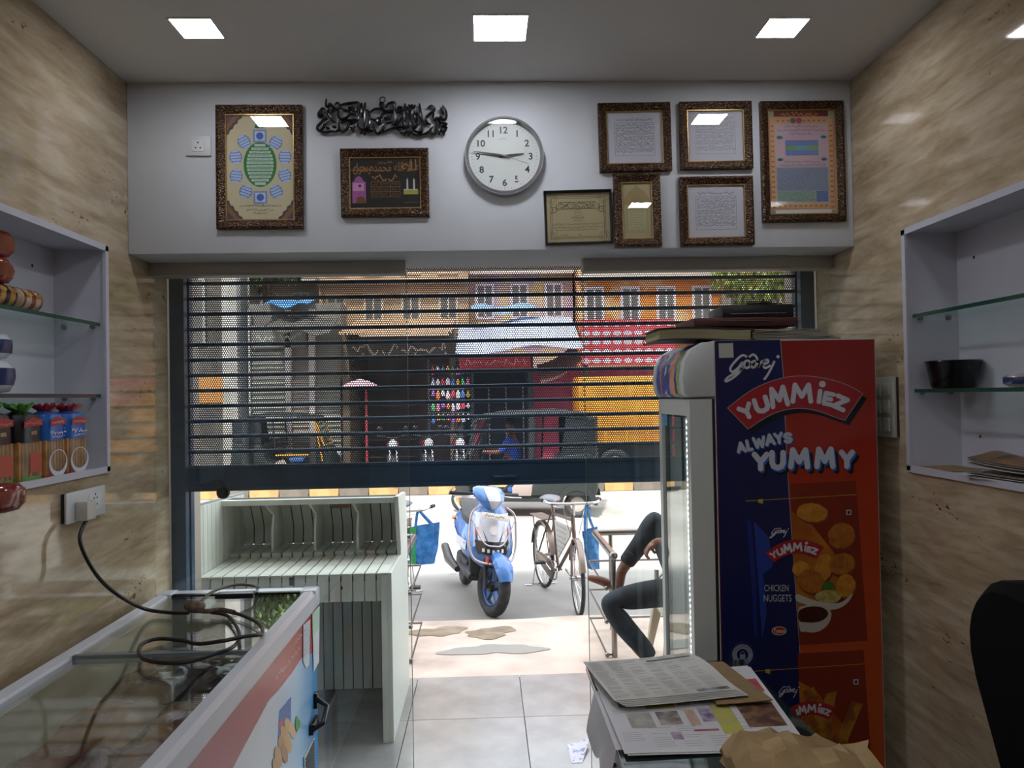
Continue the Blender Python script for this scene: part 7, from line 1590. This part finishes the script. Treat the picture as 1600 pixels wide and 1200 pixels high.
# 3 dark brown open shop with tin roof
t = bld('brown_shop', 'dark brown open-fronted shop under a tan tin roof across the road')
q = MB(); q.box(X(541), X(708), FY+1.8, FY+2, GZF, Z(515)); q.build('back_wall', mat('far_brown', '5a4a3e', .85, col2='6a584a', nscale=3), t)
for px in (541, 708): q = MB(); q.box(X(px)-.08, X(px)+.08, FY-.05, FY+1.9, GZF, Z(515)); q.build('side_wall', mat('far_brown2', '5f5044', .85), t)
q = MB(); n_ = 40; q.sheet(lambda u, v: (X(540)+(X(709)-X(540))*u, FY-.9+2.9*v, Z(525)+.6*v+.02*sin(u*200)), 160, 4, .015); q.build('tin_roof', mat('tin_tan', 'b58f74', .6, col2='a37d62', nscale=4), t, smooth=True)
sign(t, X(545), X(705), Z(560), Z(528), FY-.1, mat('far_sign_brown', '43382f', .6), ink='a59a8c', sd=5)
for k in range(5): q = MB(); z = GZF+.35+k*.42; q.box(X(545), X(640), FY+1.3, FY+1.75, z, z+.03); q.build('shelf', mat('far_shelf', '5c5148', .7), t)
# 4 red-fronted shop with pale tarp
t = bld('red_front_shop', 'shop with red fascia and pale blue tarpaulin roof across the road')
q = MB(); q.box(X(718), X(829), FY+1.6, FY+1.8, GZF, Z(560)); q.build('back_wall', mat('far_dark', '44464a', .85), t)
sign(t, X(719), X(829), Z(577), Z(558), FY-.2, mat('far_red', 'a33038', .6), 'fascia', 'c89a9a', 6)
for px in (719, 829): q = MB(); q.box(X(px)-.06, X(px)+.06, FY-.1, FY+1.7, GZF, Z(560)); q.build('side_wall', mat('far_dark2', '34363a', .85), t)
q = MB(); q.sheet(lambda u, v: (X(715)+(X(904)-X(715))*u, FY-1.0+2.4*v, Z(556)+.75*v+.3*u*v-.06*sin(u*8)+.25*u*(1-v)*.5), 20, 6, .02); q.build('pale_tarpaulin', mat('tarp_pale', 'b9bfcf', .5, col2='a3b4d0', nscale=3), t, smooth=True)
q = MB(); q.box(X(712), X(775), FY+2.1, FY+2.3, Z(560), Z(505)); q.build('orange_hoarding', mat('far_amber', 'd29a4a', .7), t)
q = MB(); q.sheet(lambda u, v: (X(735)+(X(850)-X(735))*u, FY+1.0+1.6*v, Z(482)+.35*v+.05*sin(u*10)), 14, 5, .02); q.build('blue_tarpaulin', mat('tarp_sky', '6f9fd6', .5, col2='86b4dc', nscale=3), t, smooth=True)
for k in range(4): q = MB(); x = X(735)+k*.42; q.tube([(x, FY+1.2, GZF), (x, FY+1.2, Z(600))], .02, 6); q.build('display_pole', mat('far_white', 'b9aeb0', .7), t)
# 5 pink wall with brown awning, patterned hoarding
t = bld('pink_shop', 'pink walled shop with a brown canvas awning across the road')
q = MB(); q.box(X(835), X(1400), FY+.6, FY+1.1, GZF, Z(575)); q.build('wall', mat('far_pink', 'b5566c', .8, col2='a34a60', nscale=3), t)
q = MB(); q.sheet(lambda u, v: (X(842)+(X(903)-X(842))*u, FY+.6-1.3*v, Z(572)+.5*u-.45*v-.1*sin(pi*u)), 12, 5, .02); q.build('awning', mat('awning_brown', '5a3a34', .75), t, smooth=True)
t = thing('patterned_hoarding', 'red hoarding with rows of pale emblems above the pink shop', 'hoarding', (X(970), FY, Z(575)), world=True); hx0, hx1, hz0, hz1 = X(908), X(1055), Z(575), Z(503)
q = MB(); q.box(hx0, hx1, FY-.05, FY+.05, hz0, hz1); s_ = q.build('board', mat('hoarding_red', 'a8323e', .6), t)
o0 = None
for j in range(5):
    for i in range(9):
        if o0 is None: q = MB(); q.poly([(.085*cos(a)*(1+.3*cos(2*a)), FY-.052, .06*sin(a)) for a in (2*pi*k/12 for k in range(12))]); o0 = q.build('emblem', pm('b9b3c4'), None, fix=False); o0.parent = s_; o = o0
        else: o = share(o0, s_)
        o.location = (hx0+(i+.5)*(hx1-hx0)/9-t.location.x, -FY, hz0+(j+.5)*(hz1-hz0)/5-t.location.z)
for px in (915, 1050): q = MB(); q.box(X(px)-.05, X(px)+.05, FY-.02, FY+.1, GZF, hz0); q.build('post', mat('pole_dark', '2b2d2e', .6), t)
# upper storeys behind
def block(label, px0, px1, z1, y, wallm, cols, rows, zb, fm):
    t = thing('apartment_block', label, 'building', (0, y, GZF), world=True); x0, x1 = X(px0, y)+.01, X(px1, y)-.01
    q = MB(); q.box(x0, x1, y, y+5, GZF, z1); q.build('wall', wallm, t)
    for r in range(rows):
        z = zb+r*1.5; q = MB(); q.box(x0, x1, y-.35, y, z-.35, z-.25); q.build('ledge', mat('far_ledge', 'b3a79e', .8), t)
        for c_ in range(cols):
            xa_ = x0+(c_+.25)*(x1-x0)/cols; window_b(t, xa_, xa_+(x1-x0)/cols*.4, z, z+.85, y, fm, dgl)
block('tan apartment block with small windows behind the brown shop', 500, 735, 8, 21, mat('far_tan', 'b09478', .85, col2='9d8168', nscale=1.2), 4, 3, 3.6, mat('far_frame2', 'c0a890', .7))
block('mauve apartment block with small windows behind the red-fronted shop', 735, 898, 7.5, 21.5, mat('far_mauve', '9a8494', .85, col2='b0986a', nscale=1.4), 3, 3, 3.9, mat('far_frame3', 'c4b4c0', .7))
block('orange and cream apartment block behind the patterned hoarding', 905, 1130, 8, 21, mat('far_cream', 'c09a74', .85, col2='b8702e', nscale=.8, nlo=.47, nhi=.53), 4, 3, 3.7, mat('far_frame4', 'c8bcc8', .7))
block('grey apartment block behind the tree across the road', 1130, 1500, 8, 21.5, mat('far_grey2', '8a8078', .85), 7, 3, 3.8, mat('far_frame', '8d8a86', .7))
block('brown apartment block behind the grey shuttered shops', 150, 500, 8, 22, mat('far_grey3', '6f675e', .85, col2='857a6c', nscale=1.5), 7, 3, 3.8, mat('far_frame', '8d8a86', .7))
# trees
def tree(label, px, y, zc_, r, sd, cols):
    x = X(px, y); t = thing('street_tree', label, 'tree', (x, y, GZF)); rn = random.Random(sd); q = MB(); zb = zc_-GZF
    q.tube(spline([(0, 0, 0), (.06, 0, zb*.5), (-.05, .05, zb)], 5), [.16]*6+[.12]*5, 8)
    for k in range(5): a = 2*pi*k/5; q.tube([(0, 0, zb*.8), (r*.4*cos(a), r*.4*sin(a), zb+r*.2)], [.07, .03], 6)
    q.build('trunk', mat('bark', '5a4a3c', .9, col2='483a2e', nscale=14), t, smooth=True)
    q = MB()
    for k in range(2600):
        while True:
            d_ = V((rn.uniform(-1, 1), rn.uniform(-1, 1), rn.uniform(-1, 1)))
            if .25 < d_.length < 1: break
        p = V((d_.x*r, d_.y*r*.8, zb+d_.z*r*.62+.15*sin(d_.x*7))); n = V((rn.uniform(-1, 1), rn.uniform(-1, 1), rn.uniform(-.3, 1))).normalized(); u = n.cross(V((0, 0, 1))); u = u.normalized() if u.length > .01 else V((1, 0, 0)); v = n.cross(u); s = rn.uniform(.07, .13)
        q.cur = rn.randrange(2); q.add([p-u*s*.5, p+v*s, p+u*s*.5, p-v*s], [(0, 1, 2, 3)])
    q.build('foliage', cols, t, fix=False, kind='stuff')
lv = [mat('leaf_dark', '3f5230', .7), mat('leaf_light', '6f8448', .7)]
tree('green street tree above the grey shuttered shops across the road', 420, 19.7, 5.2, 1.0, 1, lv); tree('yellow-green street tree beside the orange apartment block', 1195, 19.7, 4.7, 1.35, 2, [mat('leaf_yellow', '8a8a3c', .7), mat('leaf_light', '6f8448', .7)])
tree('dark green street tree behind the corner building across the road', 300, 20.2, 5.3, 1.1, 3, lv)
# hanging goods stall and parasol
rn = random.Random(44); pal = ['c43a52', 'd8d4dc', '3f6fc0', 'c8a03a', '4a9a5a', 'c86a9a', '8a5ab0', 'd0703a', 'b8c4e0', 'e0c8d0']
for k in range(40):
    px = 676.5+(k % 8)*7.8; y = FY-.15; w, h = rn.uniform(.058, .077), rn.uniform(.16, .25); c = V((X(px, y), y, Z(570+19*(k//8), 700, FY-.5)+.006-h/2)); q = MB()
    q.loft([[(c.x+w*s_*cos(a), y+.05*s_*sin(a), c.z+h*(f-.5)) for a in (2*pi*j/8 for j in range(8))] for f, s_ in ((0, .45), (.12, .7), (.5, .62), (.72, .4), (.85, .12), (1, .04))])
    cn = pal[k % len(pal)]; nmc = {'c43a52': 'crimson', 'd8d4dc': 'white', '3f6fc0': 'blue', 'c8a03a': 'mustard', '4a9a5a': 'green', 'c86a9a': 'pink', '8a5ab0': 'purple', 'd0703a': 'orange', 'b8c4e0': 'pale blue', 'e0c8d0': 'pale pink'}[cn]
    single(q, 'hanging_bag', mat('goods_'+cn, cn, .6), f'{nmc} bag hanging at the stall front beside the red-fronted shop, {("top", "second", "third", "fourth", "lowest")[k//8]} row', 'bag', 'bags hanging at the stall', smooth=True)
t = thing('market_stall', 'open stall frame hung with coloured bags across the road', 'stall', (X(700), FY-.5, GZF), world=True)
for px in (668, 738):
    q = MB(); q.tube([(X(px, FY-.5), FY-.15, GZF), (X(px, FY-.5), FY-.15, Z(560, 700, FY-.5))], .03, 8); q.build('post', mat('pole_dark', '2b2d2e', .6), t, smooth=True)
for py in (570, 589, 608, 627, 646): z = Z(py, 700, FY-.5); q = MB(); q.tube([(X(668, FY-.5), FY-.15, z), (X(738, FY-.5), FY-.15, z)], .015, 6); q.build('rail', mat('pole_dark', '2b2d2e', .6), t)
c = P(563, 610, y=16.2); t = thing('parasol', 'pink scalloped parasol on a red pole across the road', 'parasol', (c.x, 16.2, GZF)); zt_ = Z(596, 563, 16.2)-GZF; q = MB()
q.lathe([(.02, zt_+.05), (.2, zt_), (.36, zt_-.08), (.38, zt_-.16), (.37, zt_-.16), (.35, zt_-.09), (.02, zt_+.03)], 16, cap=False); q.build('canopy', mat('parasol_pink', 'c896a4', .7), t, smooth=True)
q = MB(); q.tube([(.12, 0, 0), (.12, 0, zt_)], .025, 8); q.build('pole', mat('far_red', 'a33038', .6), t, smooth=True)
